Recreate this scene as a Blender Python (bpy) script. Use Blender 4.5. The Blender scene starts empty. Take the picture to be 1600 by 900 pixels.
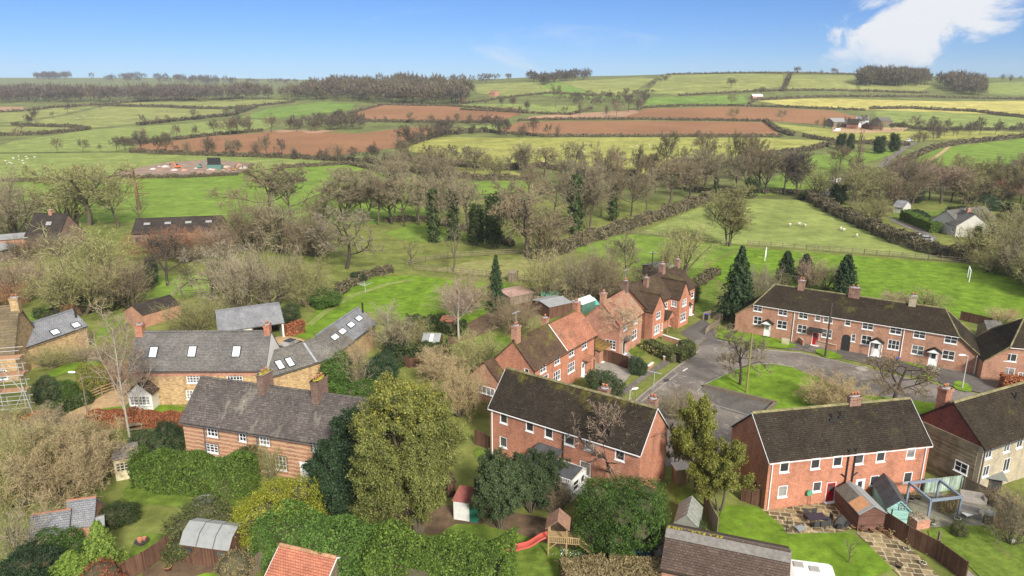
import bpy, bmesh, math, random
import numpy as np
from mathutils import Vector, Matrix

# ------------------------------------------------------------------ camera, sky, sun, exposure
S = bpy.context.scene
COL = S.collection
PI = math.pi
R = math.radians
FPX, YH, EYE = 1110.0, 130.0, 38.0          # focal length and horizon row on a 1600 px wide picture, eye height
PITCH = math.atan((450 - YH) / FPX)
cam = bpy.data.cameras.new('camera')
cam.sensor_width = 36.0
cam.lens = 36.0 * FPX / 1600.0
cam.clip_start, cam.clip_end = 0.5, 20000
cob = bpy.data.objects.new('camera', cam)
COL.objects.link(cob)
cob.location = (0, 0, EYE)
cob.rotation_euler = (PI / 2 - PITCH, 0, 0)
S.camera = cob

SUN_EL, SUN_AZ = R(34), R(158)               # azimuth clockwise from +Y (north): the sun stands behind and to the right
world = bpy.data.worlds.new('World')
S.world = world
world.use_nodes = True
nt = world.node_tree
nt.nodes.clear()
w_out = nt.nodes.new('ShaderNodeOutputWorld')
w_bg = nt.nodes.new('ShaderNodeBackground')
w_sky = nt.nodes.new('ShaderNodeTexSky')
w_sky.sky_type = 'NISHITA'
w_sky.sun_disc = False
w_sky.sun_elevation = SUN_EL
w_sky.sun_rotation = SUN_AZ
w_sky.air_density, w_sky.dust_density, w_sky.ozone_density = 0.8, 0.0, 4.0
w_sky.altitude = 300
w_bg.inputs['Strength'].default_value = 0.08
# clouds: soft noise over the sky directions, thick in the upper right, an added bright layer overhead for fill light
tc = nt.nodes.new('ShaderNodeTexCoord')
def wmath(op, a, b=None, c=None):
    n = nt.nodes.new('ShaderNodeMath'); n.operation = op
    for i, v in enumerate((a, b, c)):
        if v is None: continue
        if isinstance(v, (int, float)): n.inputs[i].default_value = v
        else: nt.links.new(v, n.inputs[i])
    return n.outputs[0]
def wsmooth(v, a, b):
    n = nt.nodes.new('ShaderNodeMapRange'); n.interpolation_type = 'SMOOTHSTEP'
    nt.links.new(v, n.inputs[0]); n.inputs[1].default_value = a; n.inputs[2].default_value = b
    return n.outputs[0]
sep = nt.nodes.new('ShaderNodeSeparateXYZ')
nt.links.new(tc.outputs['Generated'], sep.inputs[0])
sx, sy, sz = sep.outputs
az = wmath('ARCTAN2', sx, sy)
def wnoise(scale, detail, rough, dist=0.0, stretch=(1, 1, 1)):
    m = nt.nodes.new('ShaderNodeMapping'); m.inputs['Scale'].default_value = stretch
    nt.links.new(tc.outputs['Generated'], m.inputs[0])
    n = nt.nodes.new('ShaderNodeTexNoise'); nt.links.new(m.outputs[0], n.inputs['Vector'])
    n.inputs['Scale'].default_value = scale; n.inputs['Detail'].default_value = detail
    n.inputs['Roughness'].default_value = rough; n.inputs['Distortion'].default_value = dist
    return n.outputs[0]
nz1 = wnoise(13, 10, 0.62, 0.4, (1, 1, 1.5))
nz2 = wnoise(5, 6, 0.6, 0.5, (1, 1, 3.0))
# the big cloud: a slanting band rising to the right (azimuth 0.45..0.8, elevation 0..0.2)
wob = wmath('MULTIPLY', wmath('SUBTRACT', nz1, 0.5), 0.26)
band = wmath('SUBTRACT', az, wmath('ADD', wmath('MULTIPLY', sz, .75), 0.37))
b_lo = wsmooth(wmath('ADD', band, wob), -0.02, 0.02)
band2 = wmath('SUBTRACT', wmath('ADD', wmath('MULTIPLY', sz, 1.55), 0.462), az)
b_hi = wsmooth(wmath('ADD', band2, wob), -0.02, 0.025)
b_bot = wsmooth(wmath('ADD', sz, wmath('MULTIPLY', wob, .5)), -0.005, 0.055)
big = wmath('MULTIPLY', wmath('MULTIPLY', b_lo, b_hi), wmath('MULTIPLY', b_bot, 0.96))
wisp = wmath('MULTIPLY', wsmooth(nz2, 0.56, 0.80), 0.45)
high_fill = wmath('MULTIPLY', wsmooth(sz, 0.20, 0.45), 0.8)           # added cloud layer above the picture, brightened for soft fill light
cl = wmath('MAXIMUM', big, wisp)
mixc = nt.nodes.new('ShaderNodeMixRGB')
nt.links.new(cl, mixc.inputs[0])
w_t = nt.nodes.new('ShaderNodeMixRGB'); w_t.blend_type = 'MULTIPLY'; w_t.inputs[0].default_value = 1
nt.links.new(w_sky.outputs[0], w_t.inputs[1]); w_t.inputs[2].default_value = (.42, .58, .86, 1)
nt.links.new(w_t.outputs[0], mixc.inputs[1])
mixc.inputs[2].default_value = (7.2, 7.3, 7.5, 1)
mixh = nt.nodes.new('ShaderNodeMixRGB')
nt.links.new(high_fill, mixh.inputs[0]); nt.links.new(mixc.outputs[0], mixh.inputs[1]); mixh.inputs[2].default_value = (7.8, 7.7, 7.6, 1)
nt.links.new(mixh.outputs[0], w_bg.inputs[0])
nt.links.new(w_bg.outputs[0], w_out.inputs[0])

sun = bpy.data.lights.new('sun', 'SUN')
sun.energy = 4.0
sun.angle = R(11)
sun.color = (1.0, 0.95, 0.87)
sob = bpy.data.objects.new('sun', sun)
COL.objects.link(sob)
sob.rotation_euler = (PI / 2 - SUN_EL, 0, PI - SUN_AZ)
S.view_settings.view_transform = 'Standard'
S.view_settings.look = 'None'
S.view_settings.gamma = 1
S.view_settings.use_curve_mapping = False
S.view_settings.exposure = 0.62
S.cycles.max_bounces = 6
S.cycles.diffuse_bounces = 3
S.cycles.transparent_max_bounces = 8

# ------------------------------------------------------------------ terrain height and picking
CP, SP = math.cos(PITCH), math.sin(PITCH)
def ray(px, py):
    u = (px - 800) / FPX; v = (450 - py) / FPX
    return u, CP + v * SP, v * CP - SP       # world direction (x, y, z) for one metre along the view axis
YK = [0, 290, 400, 500, 600, 700, 800, 900, 1000, 1200, 1500, 2000, 2600, 3200, 4000]
COLS = [
 (-0.80, [0, 0, 0, 222, 205, 192, 182, 172, 165, 156, 149, 141, 129, 122, 122]),
 (-0.45, [0, 0, 0, 221, 204, 191, 180, 171, 163, 154, 148, 140, 127, 122, 122]),
 (-0.18, [0, 0, 0, 216, 197, 181, 169, 159, 151, 139, 132, 130, 128, 126, 126]),
 (0.09,  [0, 0, 0, 213, 191, 173, 158, 145, 135, 123, 119, 120, 121, 122, 122]),
 (0.36,  [0, 0, 0, 213, 191, 171, 153, 137, 123, 114, 112, 114, 115, 116, 117]),
 (0.63,  [0, 0, 0, 215, 194, 175, 161, 149, 137, 125, 121, 122, 122, 122, 122]),
 (0.90,  [0, 0, 0, 215, 194, 175, 161, 149, 138, 126, 122, 122, 122, 122, 122]),
]
def _h(y_img, Y):
    v = (450 - y_img) / FPX
    return EYE + Y * (v * CP - SP) / (CP + v * SP)
CT = []
for a_, ys_ in COLS:
    hs_ = [0.0 if y_ == 0 else _h(y_, Y_) for y_, Y_ in zip(ys_, YK)]
    CT.append((a_, hs_))
def _herm(hs, Y):
    if Y <= 290: return 0.0
    if Y >= YK[-1]: return hs[-1]
    i = 0
    while YK[i + 1] < Y: i += 1
    def slope(k):
        if k <= 1 or k >= len(YK) - 1: return 0.0
        return (hs[k + 1] - hs[k - 1]) / (YK[k + 1] - YK[k - 1])
    d = YK[i + 1] - YK[i]; t = (Y - YK[i]) / d
    return ((2*t**3 - 3*t*t + 1) * hs[i] + (t**3 - 2*t*t + t) * d * slope(i)
            + (-2*t**3 + 3*t*t) * hs[i + 1] + (t**3 - t*t) * d * slope(i + 1))
def height(X, Y):
    if Y <= 290: return 0.0
    a = max(-0.799, min(0.899, X / Y))
    j = 0
    while CT[j + 1][0] < a: j += 1
    t = (a - CT[j][0]) / (CT[j + 1][0] - CT[j][0]); t = t * t * (3 - 2 * t)
    return _herm(CT[j][1], Y) * (1 - t) + _herm(CT[j + 1][1], Y) * t
def P(px, py, z=0.0):
    """the point at height z seen at a photo pixel (near, flat land)"""
    dx, dy, dz = ray(px, py)
    t = (z - EYE) / dz
    return Vector((dx * t, dy * t, z))
def at(px, py):
    """the point of the terrain seen at a photo pixel"""
    dx, dy, dz = ray(px, py)
    t = 20.0
    prev = t
    while t < 4200:
        if EYE + dz * t <= height(dx * t, dy * t):
            lo, hi = prev, t
            for _ in range(30):
                m = (lo + hi) / 2
                if EYE + dz * m <= height(dx * m, dy * m): hi = m
                else: lo = m
            t = hi
            return Vector((dx * t, dy * t, height(dx * t, dy * t)))
        prev = t
        t *= 1.012
    t = 1150.0
    return Vector((dx * t, dy * t, height(dx * t, dy * t)))
def mpp(p):
    """metres per photo pixel at a world point"""
    return (p.y * CP - (p.z - EYE) * SP) / FPX

# ------------------------------------------------------------------ object helpers
def link(o):
    COL.objects.link(o); return o
def tag(o, label=None, cat=None, group=None, kind=None):
    if label: o['label'] = label
    if cat: o['category'] = cat
    if group: o['group'] = group
    if kind: o['kind'] = kind
    return o
def empty(name, loc, rz=0.0, label=None, cat=None, group=None):
    o = bpy.data.objects.new(name, None)
    o.empty_display_size = 0.5
    o.location = loc; o.rotation_euler = (0, 0, rz)
    link(o); return tag(o, label, cat, group)
class MB:
    """collects faces, links them as one mesh object"""
    def __init__(s): s.v = []; s.f = []; s.mi = []
    def face(s, pts, mi=0):
        n = len(s.v); s.v += [tuple(p) for p in pts]; s.f.append(tuple(range(n, n + len(pts)))); s.mi.append(mi)
    def box(s, x0, x1, y0, y1, z0, z1, mi=0, M=None):
        c = [Vector((x, y, z)) for z in (z0, z1) for y in (y0, y1) for x in (x0, x1)]
        if M is not None: c = [M @ p for p in c]
        n = len(s.v); s.v += [tuple(p) for p in c]
        for q in ((0, 2, 3, 1), (4, 5, 7, 6), (0, 1, 5, 4), (2, 6, 7, 3), (0, 4, 6, 2), (1, 3, 7, 5)):
            s.f.append(tuple(n + i for i in q)); s.mi.append(mi)
    def tube(s, p0, p1, r0, r1=None, n=6, mi=0, cap=True):
        p0 = Vector(p0); p1 = Vector(p1); r1 = r0 if r1 is None else r1
        d = (p1 - p0)
        if d.length < 1e-6: return
        d.normalize(); a = d.orthogonal().normalized(); b = d.cross(a)
        k = len(s.v)
        for p, r in ((p0, r0), (p1, r1)):
            for i in range(n):
                t = 2 * PI * i / n; s.v.append(tuple(p + (a * math.cos(t) + b * math.sin(t)) * r))
        for i in range(n):
            j = (i + 1) % n; s.f.append((k + i, k + j, k + n + j, k + n + i)); s.mi.append(mi)
        if cap:
            s.f.append(tuple(k + n + i for i in range(n))); s.mi.append(mi)
            s.f.append(tuple(k + n - 1 - i for i in range(n))); s.mi.append(mi)
    def lathe(s, prof, c=(0, 0, 0), n=12, mi=0, sx=1, sy=1):
        k = len(s.v); c = Vector(c)
        for r, z in prof:
            for i in range(n):
                t = 2 * PI * i / n; s.v.append((c.x + math.cos(t) * r * sx, c.y + math.sin(t) * r * sy, c.z + z))
        for j in range(len(prof) - 1):
            for i in range(n):
                i2 = (i + 1) % n
                s.f.append((k + j*n + i, k + j*n + i2, k + (j+1)*n + i2, k + (j+1)*n + i)); s.mi.append(mi)
        s.f.append(tuple(k + n - 1 - i for i in range(n))); s.mi.append(mi)
        s.f.append(tuple(k + (len(prof)-1)*n + i for i in range(n))); s.mi.append(mi)
    def prism(s, poly, z0, z1, mi=0):
        """vertical prism over an xy polygon (counter clockwise)"""
        n = len(poly)
        s.face([(p[0], p[1], z1) for p in poly], mi)
        s.face([(p[0], p[1], z0) for p in reversed(poly)], mi)
        for i in range(n):
            a, b = poly[i], poly[(i + 1) % n]
            s.face([(a[0], a[1], z0), (b[0], b[1], z0), (b[0], b[1], z1), (a[0], a[1], z1)], mi)
    def slab(s, quad, t, mi=0):
        """a quad thickened by t along its normal, downwards"""
        q = [Vector(p) for p in quad]
        nrm = (q[1] - q[0]).cross(q[2] - q[0]).normalized()
        if nrm.z < 0: q.reverse(); nrm = -nrm
        lo = [p - nrm * t for p in q]; n = len(q)
        s.face(q, mi); s.face(list(reversed(lo)), mi)
        for i in range(n):
            j = (i + 1) % n; s.face([q[j], q[i], lo[i], lo[j]], mi)
    def mesh(s, name, mats):
        me = bpy.data.meshes.new(name)
        me.from_pydata(s.v, [], s.f)
        if not isinstance(mats, (list, tuple)): mats = [mats]
        for m in mats: me.materials.append(m)
        me.polygons.foreach_set('material_index', s.mi)
        me.update(); return me
    def build(s, name, mats, parent=None, smooth=False):
        me = s.mesh(name, mats)
        if smooth: me.polygons.foreach_set('use_smooth', [True] * len(me.polygons))
        o = link(bpy.data.objects.new(name, me))
        if parent: o.parent = parent
        return o
def clone(o, parent=None):
    c = o.copy(); COL.objects.link(c); c.parent = parent; return c
def kids(o): return [c for c in COL.objects if c.parent == o]

# ------------------------------------------------------------------ materials
def newmat(name):
    m = bpy.data.materials.new(name); m.use_nodes = True
    n = m.node_tree; b = n.nodes['Principled BSDF']
    b.inputs['Roughness'].default_value = 0.85
    b.inputs['Specular IOR Level'].default_value = 0.25
    return m, n, b
class NB:
    """little node helper"""
    def __init__(s, nt): s.t = nt
    def n(s, typ, **kw):
        x = s.t.nodes.new(typ)
        for k, v in kw.items(): setattr(x, k, v)
        return x
    def l(s, a, b): s.t.links.new(a, b)
    def coord(s, which='Object', scale=(1, 1, 1), rot=(0, 0, 0)):
        c = s.n('ShaderNodeTexCoord'); m = s.n('ShaderNodeMapping')
        m.inputs['Scale'].default_value = scale; m.inputs['Rotation'].default_value = rot
        s.l(c.outputs[which], m.inputs[0]); return m.outputs[0]
    def noise(s, vec, scale, detail=5, rough=0.6, dist=0.0):
        x = s.n('ShaderNodeTexNoise'); s.l(vec, x.inputs['Vector'])
        x.inputs['Scale'].default_value = scale; x.inputs['Detail'].default_value = detail
        x.inputs['Roughness'].default_value = rough; x.inputs['Distortion'].default_value = dist
        return x.outputs[0]
    def ramp(s, fac, stops, interp='LINEAR'):
        x = s.n('ShaderNodeValToRGB'); x.color_ramp.interpolation = interp
        e = x.color_ramp.elements
        while len(e) < len(stops): e.new(0.5)
        for i, (p, c) in enumerate(stops):
            e[i].position = p; e[i].color = (*c, 1) if len(c) == 3 else c
        s.l(fac, x.inputs[0]); return x.outputs[0]
    def mix(s, fac, a, b, mode='MIX'):
        x = s.n('ShaderNodeMixRGB', blend_type=mode)
        for i, v in enumerate((fac, a, b)):
            if isinstance(v, (int, float)): x.inputs[i].default_value = v
            elif isinstance(v, tuple): x.inputs[i].default_value = (*v, 1) if len(v) == 3 else v
            else: s.l(v, x.inputs[i])
        return x.outputs[0]
    def math(s, op, a, b=None):
        x = s.n('ShaderNodeMath', operation=op)
        for i, v in enumerate((a, b)):
            if v is None: continue
            if isinstance(v, (int, float)): x.inputs[i].default_value = v
            else: s.l(v, x.inputs[i])
        return x.outputs[0]
    def bump(s, h, strength, dist, b):
        x = s.n('ShaderNodeBump'); x.inputs['Strength'].default_value = strength
        x.inputs['Distance'].default_value = dist
        s.l(h, x.inputs['Height']); s.l(x.outputs[0], b.inputs['Normal'])
def vary(c, k): return tuple(max(0, min(1, x * k)) for x in c)
def plain(name, c, rough=0.7, metal=0.0, var=0.12, scale=3.0, spec=0.3):
    m, t, b = newmat(name); N = NB(t)
    v = N.coord()
    f = N.noise(v, scale, 6, 0.65)
    N.l(N.ramp(f, [(0.3, vary(c, 1 - var)), (0.7, vary(c, 1 + var))]), b.inputs['Base Color'])
    b.inputs['Roughness'].default_value = rough; b.inputs['Metallic'].default_value = metal
    b.inputs['Specular IOR Level'].default_value = spec
    return m
def grass_mat(name, c, c2, patch=0.02, fine=0.8, bump=0.5, worn=None, streak=None):
    m, t, b = newmat(name); N = NB(t)
    v = N.coord()
    f1 = N.noise(v, patch, 6, 0.62, 0.4); f2 = N.noise(v, fine, 5, 0.75); f3 = N.noise(v, patch * 6, 5, 0.6)
    col = N.ramp(f1, [(0.32, c), (0.68, c2)])
    col = N.mix(0.55, col, N.ramp(f3, [(0.3, vary(c, 0.6)), (0.7, vary(c2, 1.25))]))
    col = N.mix(N.math('MULTIPLY', 0.62, 1.0), col, N.mix(1.0, col, N.ramp(f2, [(0.28, (.42, .42, .42)), (0.72, (1.5, 1.5, 1.5))]), 'MULTIPLY'))
    if worn:
        f4 = N.noise(v, worn[0], 5, 0.6)
        col = N.mix(N.ramp(f4, [(worn[1], (0, 0, 0)), (worn[1] + 0.12, (1, 1, 1))]), col, worn[2])
    if streak:
        w = N.n('ShaderNodeTexWave'); w.wave_type = 'BANDS'; w.bands_direction = 'X'
        N.l(N.coord('Object', (1, 1, 1), (0, 0, streak[0])), w.inputs['Vector'])
        w.inputs['Scale'].default_value = streak[1]; w.inputs['Distortion'].default_value = 6; w.inputs['Detail'].default_value = 2
        col = N.mix(streak[2], col, N.mix(1.0, col, N.ramp(w.outputs[1], [(0.2, (.62, .62, .62)), (0.8, (1.25, 1.25, 1.25))]), 'MULTIPLY'))
    N.l(col, b.inputs['Base Color'])
    b.inputs['Roughness'].default_value = 0.95; b.inputs['Specular IOR Level'].default_value = 0.1
    if bump: N.bump(f2, bump, 0.15, b)
    return m
def soil_mat(name, c, rot, sc=0.16):
    m, t, b = newmat(name); N = NB(t)
    v = N.coord()
    f1 = N.noise(v, 0.012, 5, 0.6); f2 = N.noise(v, 0.35, 5, 0.7)
    w = N.n('ShaderNodeTexWave'); w.bands_direction = 'X'
    N.l(N.coord('Object', (1, 1, 1), (0, 0, rot)), w.inputs['Vector'])
    w.inputs['Scale'].default_value = sc; w.inputs['Distortion'].default_value = 1.0; w.inputs['Detail'].default_value = 2
    col = N.ramp(f1, [(0.3, vary(c, 0.85)), (0.72, vary(c, 1.2))])
    col = N.mix(0.5, col, N.mix(1.0, col, N.ramp(f2, [(0.3, (.7, .7, .7)), (0.7, (1.25, 1.25, 1.25))]), 'MULTIPLY'))
    col = N.mix(0.35, col, N.mix(1.0, col, N.ramp(w.outputs[1], [(0.2, (.75, .75, .75)), (0.8, (1.2, 1.2, 1.2))]), 'MULTIPLY'))
    N.l(col, b.inputs['Base Color']); b.inputs['Roughness'].default_value = 1.0
    b.inputs['Specular IOR Level'].default_value = 0.05
    return m
def brick_mat(name, c, c2, mortar=(.42, .36, .3), bands=None, mott=.35):
    """brickwork in a house's own axes: x along, y back, z up"""
    m, t, b = newmat(name); N = NB(t)
    tcn = N.n('ShaderNodeTexCoord'); sp = N.n('ShaderNodeSeparateXYZ'); N.l(tcn.outputs['Object'], sp.inputs[0])
    uv = N.n('ShaderNodeCombineXYZ')
    N.l(N.math('ADD', sp.outputs[0], sp.outputs[1]), uv.inputs[0]); N.l(sp.outputs[2], uv.inputs[1])
    br = N.n('ShaderNodeTexBrick'); N.l(uv.outputs[0], br.inputs['Vector'])
    br.inputs['Scale'].default_value = 1.0
    br.inputs['Brick Width'].default_value = 0.34; br.inputs['Row Height'].default_value = 0.13
    br.inputs['Mortar Size'].default_value = 0.012; br.inputs['Bias'].default_value = -0.1
    br.inputs['Color1'].default_value = (*c, 1); br.inputs['Color2'].default_value = (*c2, 1); br.inputs['Mortar'].default_value = (*mortar, 1)
    f1 = N.noise(N.coord('Object', (1, 1, .55)), 0.6, 7, 0.7); f2 = N.noise(tcn.outputs['Object'], 7, 4, 0.7)
    col = N.mix(1.0, br.outputs[0], N.ramp(f1, [(0.28, (.58, .58, .60)), (0.5, (1, 1, 1)), (0.75, (1.25, 1.24, 1.2))]), 'MULTIPLY')
    col = N.mix(0.6, col, N.mix(1.0, col, N.ramp(f2, [(0.3, (.7, .68, .66)), (0.7, (1.3, 1.3, 1.3))]), 'MULTIPLY'))
    f3 = N.noise(N.coord('Object', (1, 1, 1.8)), 2.4, 5, 0.75)
    col = N.mix(mott, col, N.mix(1.0, col, N.ramp(f3, [(0.32, (.5, .48, .46)), (0.68, (1.45, 1.42, 1.36))]), 'MULTIPLY'))
    if bands:
        w = N.n('ShaderNodeTexWave'); w.bands_direction = 'Y'; N.l(uv.outputs[0], w.inputs['Vector'])
        w.inputs['Scale'].default_value = bands[0]; w.inputs['Distortion'].default_value = 2.5
        w.inputs['Detail'].default_value = 3; w.inputs['Detail Scale'].default_value = 2
        col = N.mix(N.ramp(w.outputs[1], [(bands[2], (0, 0, 0)), (bands[2] + .2, (.85, .85, .85))]), col, N.mix(1.0, bands[1], N.ramp(f2, [(0.3, (.7, .7, .7)), (0.7, (1.3, 1.3, 1.3))]), 'MULTIPLY'))
    N.l(col, b.inputs['Base Color']); b.inputs['Roughness'].default_value = 0.9
    N.bump(br.outputs[1], 0.25, 0.01, b)
    return m
def tile_mat(name, c, c2, course=0.13, width=0.3, moss=None, mossc=(.10, .11, .02), patch=None, contrast=1.0, top=None):
    """roof tiles: courses follow the height, joints the house's length; moss in ragged patches"""
    m, t, b = newmat(name); N = NB(t)
    tcn = N.n('ShaderNodeTexCoord'); sp = N.n('ShaderNodeSeparateXYZ'); N.l(tcn.outputs['Object'], sp.inputs[0])
    uv = N.n('ShaderNodeCombineXYZ'); N.l(sp.outputs[0], uv.inputs[0]); N.l(sp.outputs[2], uv.inputs[1])
    br = N.n('ShaderNodeTexBrick'); N.l(uv.outputs[0], br.inputs['Vector'])
    br.inputs['Scale'].default_value = 1.0
    br.inputs['Brick Width'].default_value = width; br.inputs['Row Height'].default_value = course
    br.inputs['Mortar Size'].default_value = 0.016; br.inputs['Mortar Smooth'].default_value = 0.3
    br.inputs['Color1'].default_value = (*c, 1); br.inputs['Color2'].default_value = (*c2, 1)
    br.inputs['Mortar'].default_value = (*vary(c, 0.45), 1)
    o = tcn.outputs['Object']
    f1 = N.noise(o, 0.5, 6, 0.7); f2 = N.noise(o, 5, 5, 0.75); f3 = N.noise(o, 14, 3, 0.7)
    col = N.mix(1.0, br.outputs[0], N.ramp(f1, [(0.3, (.72, .72, .72)), (0.7, (1.3, 1.28, 1.24))]), 'MULTIPLY')
    col = N.mix(0.75 * contrast, col, N.mix(1.0, col, N.ramp(f2, [(0.3, (.55, .55, .55)), (0.72, (1.55, 1.52, 1.45))]), 'MULTIPLY'))
    if patch:
        f4 = N.noise(N.coord('Object', patch[3] if len(patch) > 3 else (1, 1, 1)), patch[0], 5, 0.65)
        col = N.mix(N.ramp(f4, [(patch[1], (0, 0, 0)), (patch[1] + .14, (.8, .8, .8))]), col, N.mix(1.0, patch[2], N.ramp(f2, [(0.3, (.6, .6, .6)), (0.7, (1.35, 1.35, 1.35))]), 'MULTIPLY'))
    if moss is not None:
        fm = N.noise(o, 0.35, 7, 0.72)
        fac = N.math('ADD', fm, 0.0)
        if top: # moss grows thickest where the tiles stay wet under the ridge
            mr = N.n('ShaderNodeMapRange'); N.l(sp.outputs[2], mr.inputs[0])
            mr.inputs[1].default_value = top[0]; mr.inputs[2].default_value = top[1]; mr.inputs[3].default_value = 0; mr.inputs[4].default_value = top[2]
            fac = N.math('ADD', fm, mr.outputs[0])
        fac = N.math('ADD', fac, N.math('MULTIPLY', N.math('SUBTRACT', f3, 0.5), 0.25))
        col = N.mix(N.ramp(fac, [(moss, (0, 0, 0)), (moss + .16, (.92, .92, .92))]), col,
                    N.mix(f2, vary(mossc, 0.5), vary(mossc, 1.6)))
    # pale lichen spots
    vr = N.n('ShaderNodeTexVoronoi'); N.l(o, vr.inputs['Vector']); vr.inputs['Scale'].default_value = 1.6
    col = N.mix(N.ramp(vr.outputs['Distance'], [(0.04, (.4, .4, .4)), (0.10, (0, 0, 0))]), col, (.3, .29, .25))
    N.l(col, b.inputs['Base Color']); b.inputs['Roughness'].default_value = 0.9; b.inputs['Specular IOR Level'].default_value = 0.1
    N.bump(br.outputs[1], 0.5, -0.03, b)
    return m
def wood_mat(name, c, board=0.15, axis=2, dirt=0.5):
    """boards across one axis"""
    m, t, b = newmat(name); N = NB(t)
    tcn = N.n('ShaderNodeTexCoord'); sp = N.n('ShaderNodeSeparateXYZ'); N.l(tcn.outputs['Object'], sp.inputs[0])
    v = N.math('ADD', sp.outputs[0], sp.outputs[1]) if axis == 0 else sp.outputs[2]
    fr = N.math('FRACT', N.math('DIVIDE', v, board))
    wn = N.n('ShaderNodeTexWhiteNoise'); wn.noise_dimensions = '1D'
    N.l(N.math('FLOOR', N.math('DIVIDE', v, board)), wn.inputs['W'])
    st = (1, 1, 8) if axis == 2 else (8, 8, 1)
    f = N.noise(N.coord('Object', st), 1.2, 6, 0.7); f2 = N.noise(N.coord(), 0.9, 5, 0.65)
    col = N.ramp(wn.outputs[0], [(0, vary(c, 0.75)), (1, vary(c, 1.25))])
    col = N.mix(0.6, col, N.mix(1.0, col, N.ramp(f, [(0.3, (.6, .6, .6)), (0.7, (1.35, 1.35, 1.35))]), 'MULTIPLY'))
    col = N.mix(dirt, col, N.mix(1.0, col, N.ramp(f2, [(0.35, (.55, .53, .5)), (0.65, (1.2, 1.2, 1.2))]), 'MULTIPLY'))
    col = N.mix(N.ramp(fr, [(0.0, (.8, .8, .8)), (0.10, (0, 0, 0))]), col, vary(c, 0.35))
    N.l(col, b.inputs['Base Color']); b.inputs['Roughness'].default_value = 0.85
    return m
def road_mat(name, c, c2, pale=0.55):
    m, t, b = newmat(name); N = NB(t); v = N.coord()
    f1 = N.noise(v, 0.16, 7, 0.68, 0.6); f2 = N.noise(v, 2.5, 5, 0.7); f3 = N.noise(v, 0.5, 6, 0.7, 1.5)
    col = N.ramp(f1, [(0.36, c), (0.62, c2)])
    col = N.mix(N.ramp(f3, [(pale, (0, 0, 0)), (pale + .12, (.7, .7, .7))]), col, vary(c2, 1.85))
    col = N.mix(0.5, col, N.mix(1.0, col, N.ramp(f2, [(0.3, (.72, .72, .72)), (0.7, (1.25, 1.25, 1.25))]), 'MULTIPLY'))
    N.l(col, b.inputs['Base Color']); N.l(N.ramp(f1, [(0.35, (.45, .45, .45)), (0.6, (.9, .9, .9))]), b.inputs['Roughness'])
    return m
def slab_mat(name, c):
    """random stone flags with pale joints"""
    m, t, b = newmat(name); N = NB(t); v = N.coord('Object', (1, 1, 1), (0, 0, R(11)))
    br = N.n('ShaderNodeTexBrick'); N.l(v, br.inputs['Vector'])
    br.inputs['Scale'].default_value = 1.0; br.inputs['Brick Width'].default_value = 0.95; br.inputs['Row Height'].default_value = 0.62
    br.inputs['Mortar Size'].default_value = 0.055; br.offset_frequency = 2; br.squash = 0.7; br.squash_frequency = 3
    br.inputs['Color1'].default_value = (*vary(c, .32), 1); br.inputs['Color2'].default_value = (*vary(c, 1.1), 1)
    br.inputs['Mortar'].default_value = (.42, .36, .25, 1)
    f = N.noise(N.coord(), 1.3, 6, 0.7); f2 = N.noise(N.coord(), 9, 3, 0.7)
    col = N.mix(0.8, br.outputs[0], N.mix(1.0, br.outputs[0], N.ramp(f, [(0.35, (.5, .5, .5)), (0.65, (1.35, 1.3, 1.2))]), 'MULTIPLY'))
    col = N.mix(0.4, col, N.mix(1.0, col, N.ramp(f2, [(0.3, (.7, .7, .7)), (0.7, (1.3, 1.3, 1.3))]), 'MULTIPLY'))
    N.l(col, b.inputs['Base Color']); return m
def leaf_mat(name, c1, c2, spread=0.35, clump=0.6, trans=0.25):
    """foliage: each leaf its own shade, larger patches of yellower and bluer growth"""
    m, t, b = newmat(name); N = NB(t)
    g = N.n('ShaderNodeNewGeometry'); oi = N.n('ShaderNodeObjectInfo')
    f = N.noise(N.coord(), clump, 4, 0.6)
    a = N.math('ADD', N.math('MULTIPLY', g.outputs['Random Per Island'], 0.65), N.math('MULTIPLY', f, 0.7))
    a = N.math('SUBTRACT', a, 0.18)
    col = N.ramp(a, [(0.1, vary(c1, 1 - spread)), (0.5, c1), (0.78, c2), (1.0, vary(c2, 1 + spread))])
    k = N.math('ADD', N.math('MULTIPLY', oi.outputs['Random'], 0.35), 0.82)
    cc = N.n('ShaderNodeCombineXYZ')
    for i in range(3): N.l(k, cc.inputs[i])
    col = N.mix(1.0, col, cc.outputs[0], 'MULTIPLY')
    N.l(col, b.inputs['Base Color'])
    b.inputs['Roughness'].default_value = 0.6; b.inputs['Specular IOR Level'].default_value = 0.25
    if trans:
        tr = N.n('ShaderNodeBsdfTranslucent'); N.l(col, tr.inputs[0])
        mx = N.n('ShaderNodeMixShader'); mx.inputs[0].default_value = trans
        out = [x for x in t.nodes if x.type == 'OUTPUT_MATERIAL'][0]
        N.l(b.outputs[0], mx.inputs[1]); N.l(tr.outputs[0], mx.inputs[2]); N.l(mx.outputs[0], out.inputs[0])
    return m
def twig_mat(name, c1, c2): return leaf_mat(name, c1, c2, 0.3, 0.25, 0.0)
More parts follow.
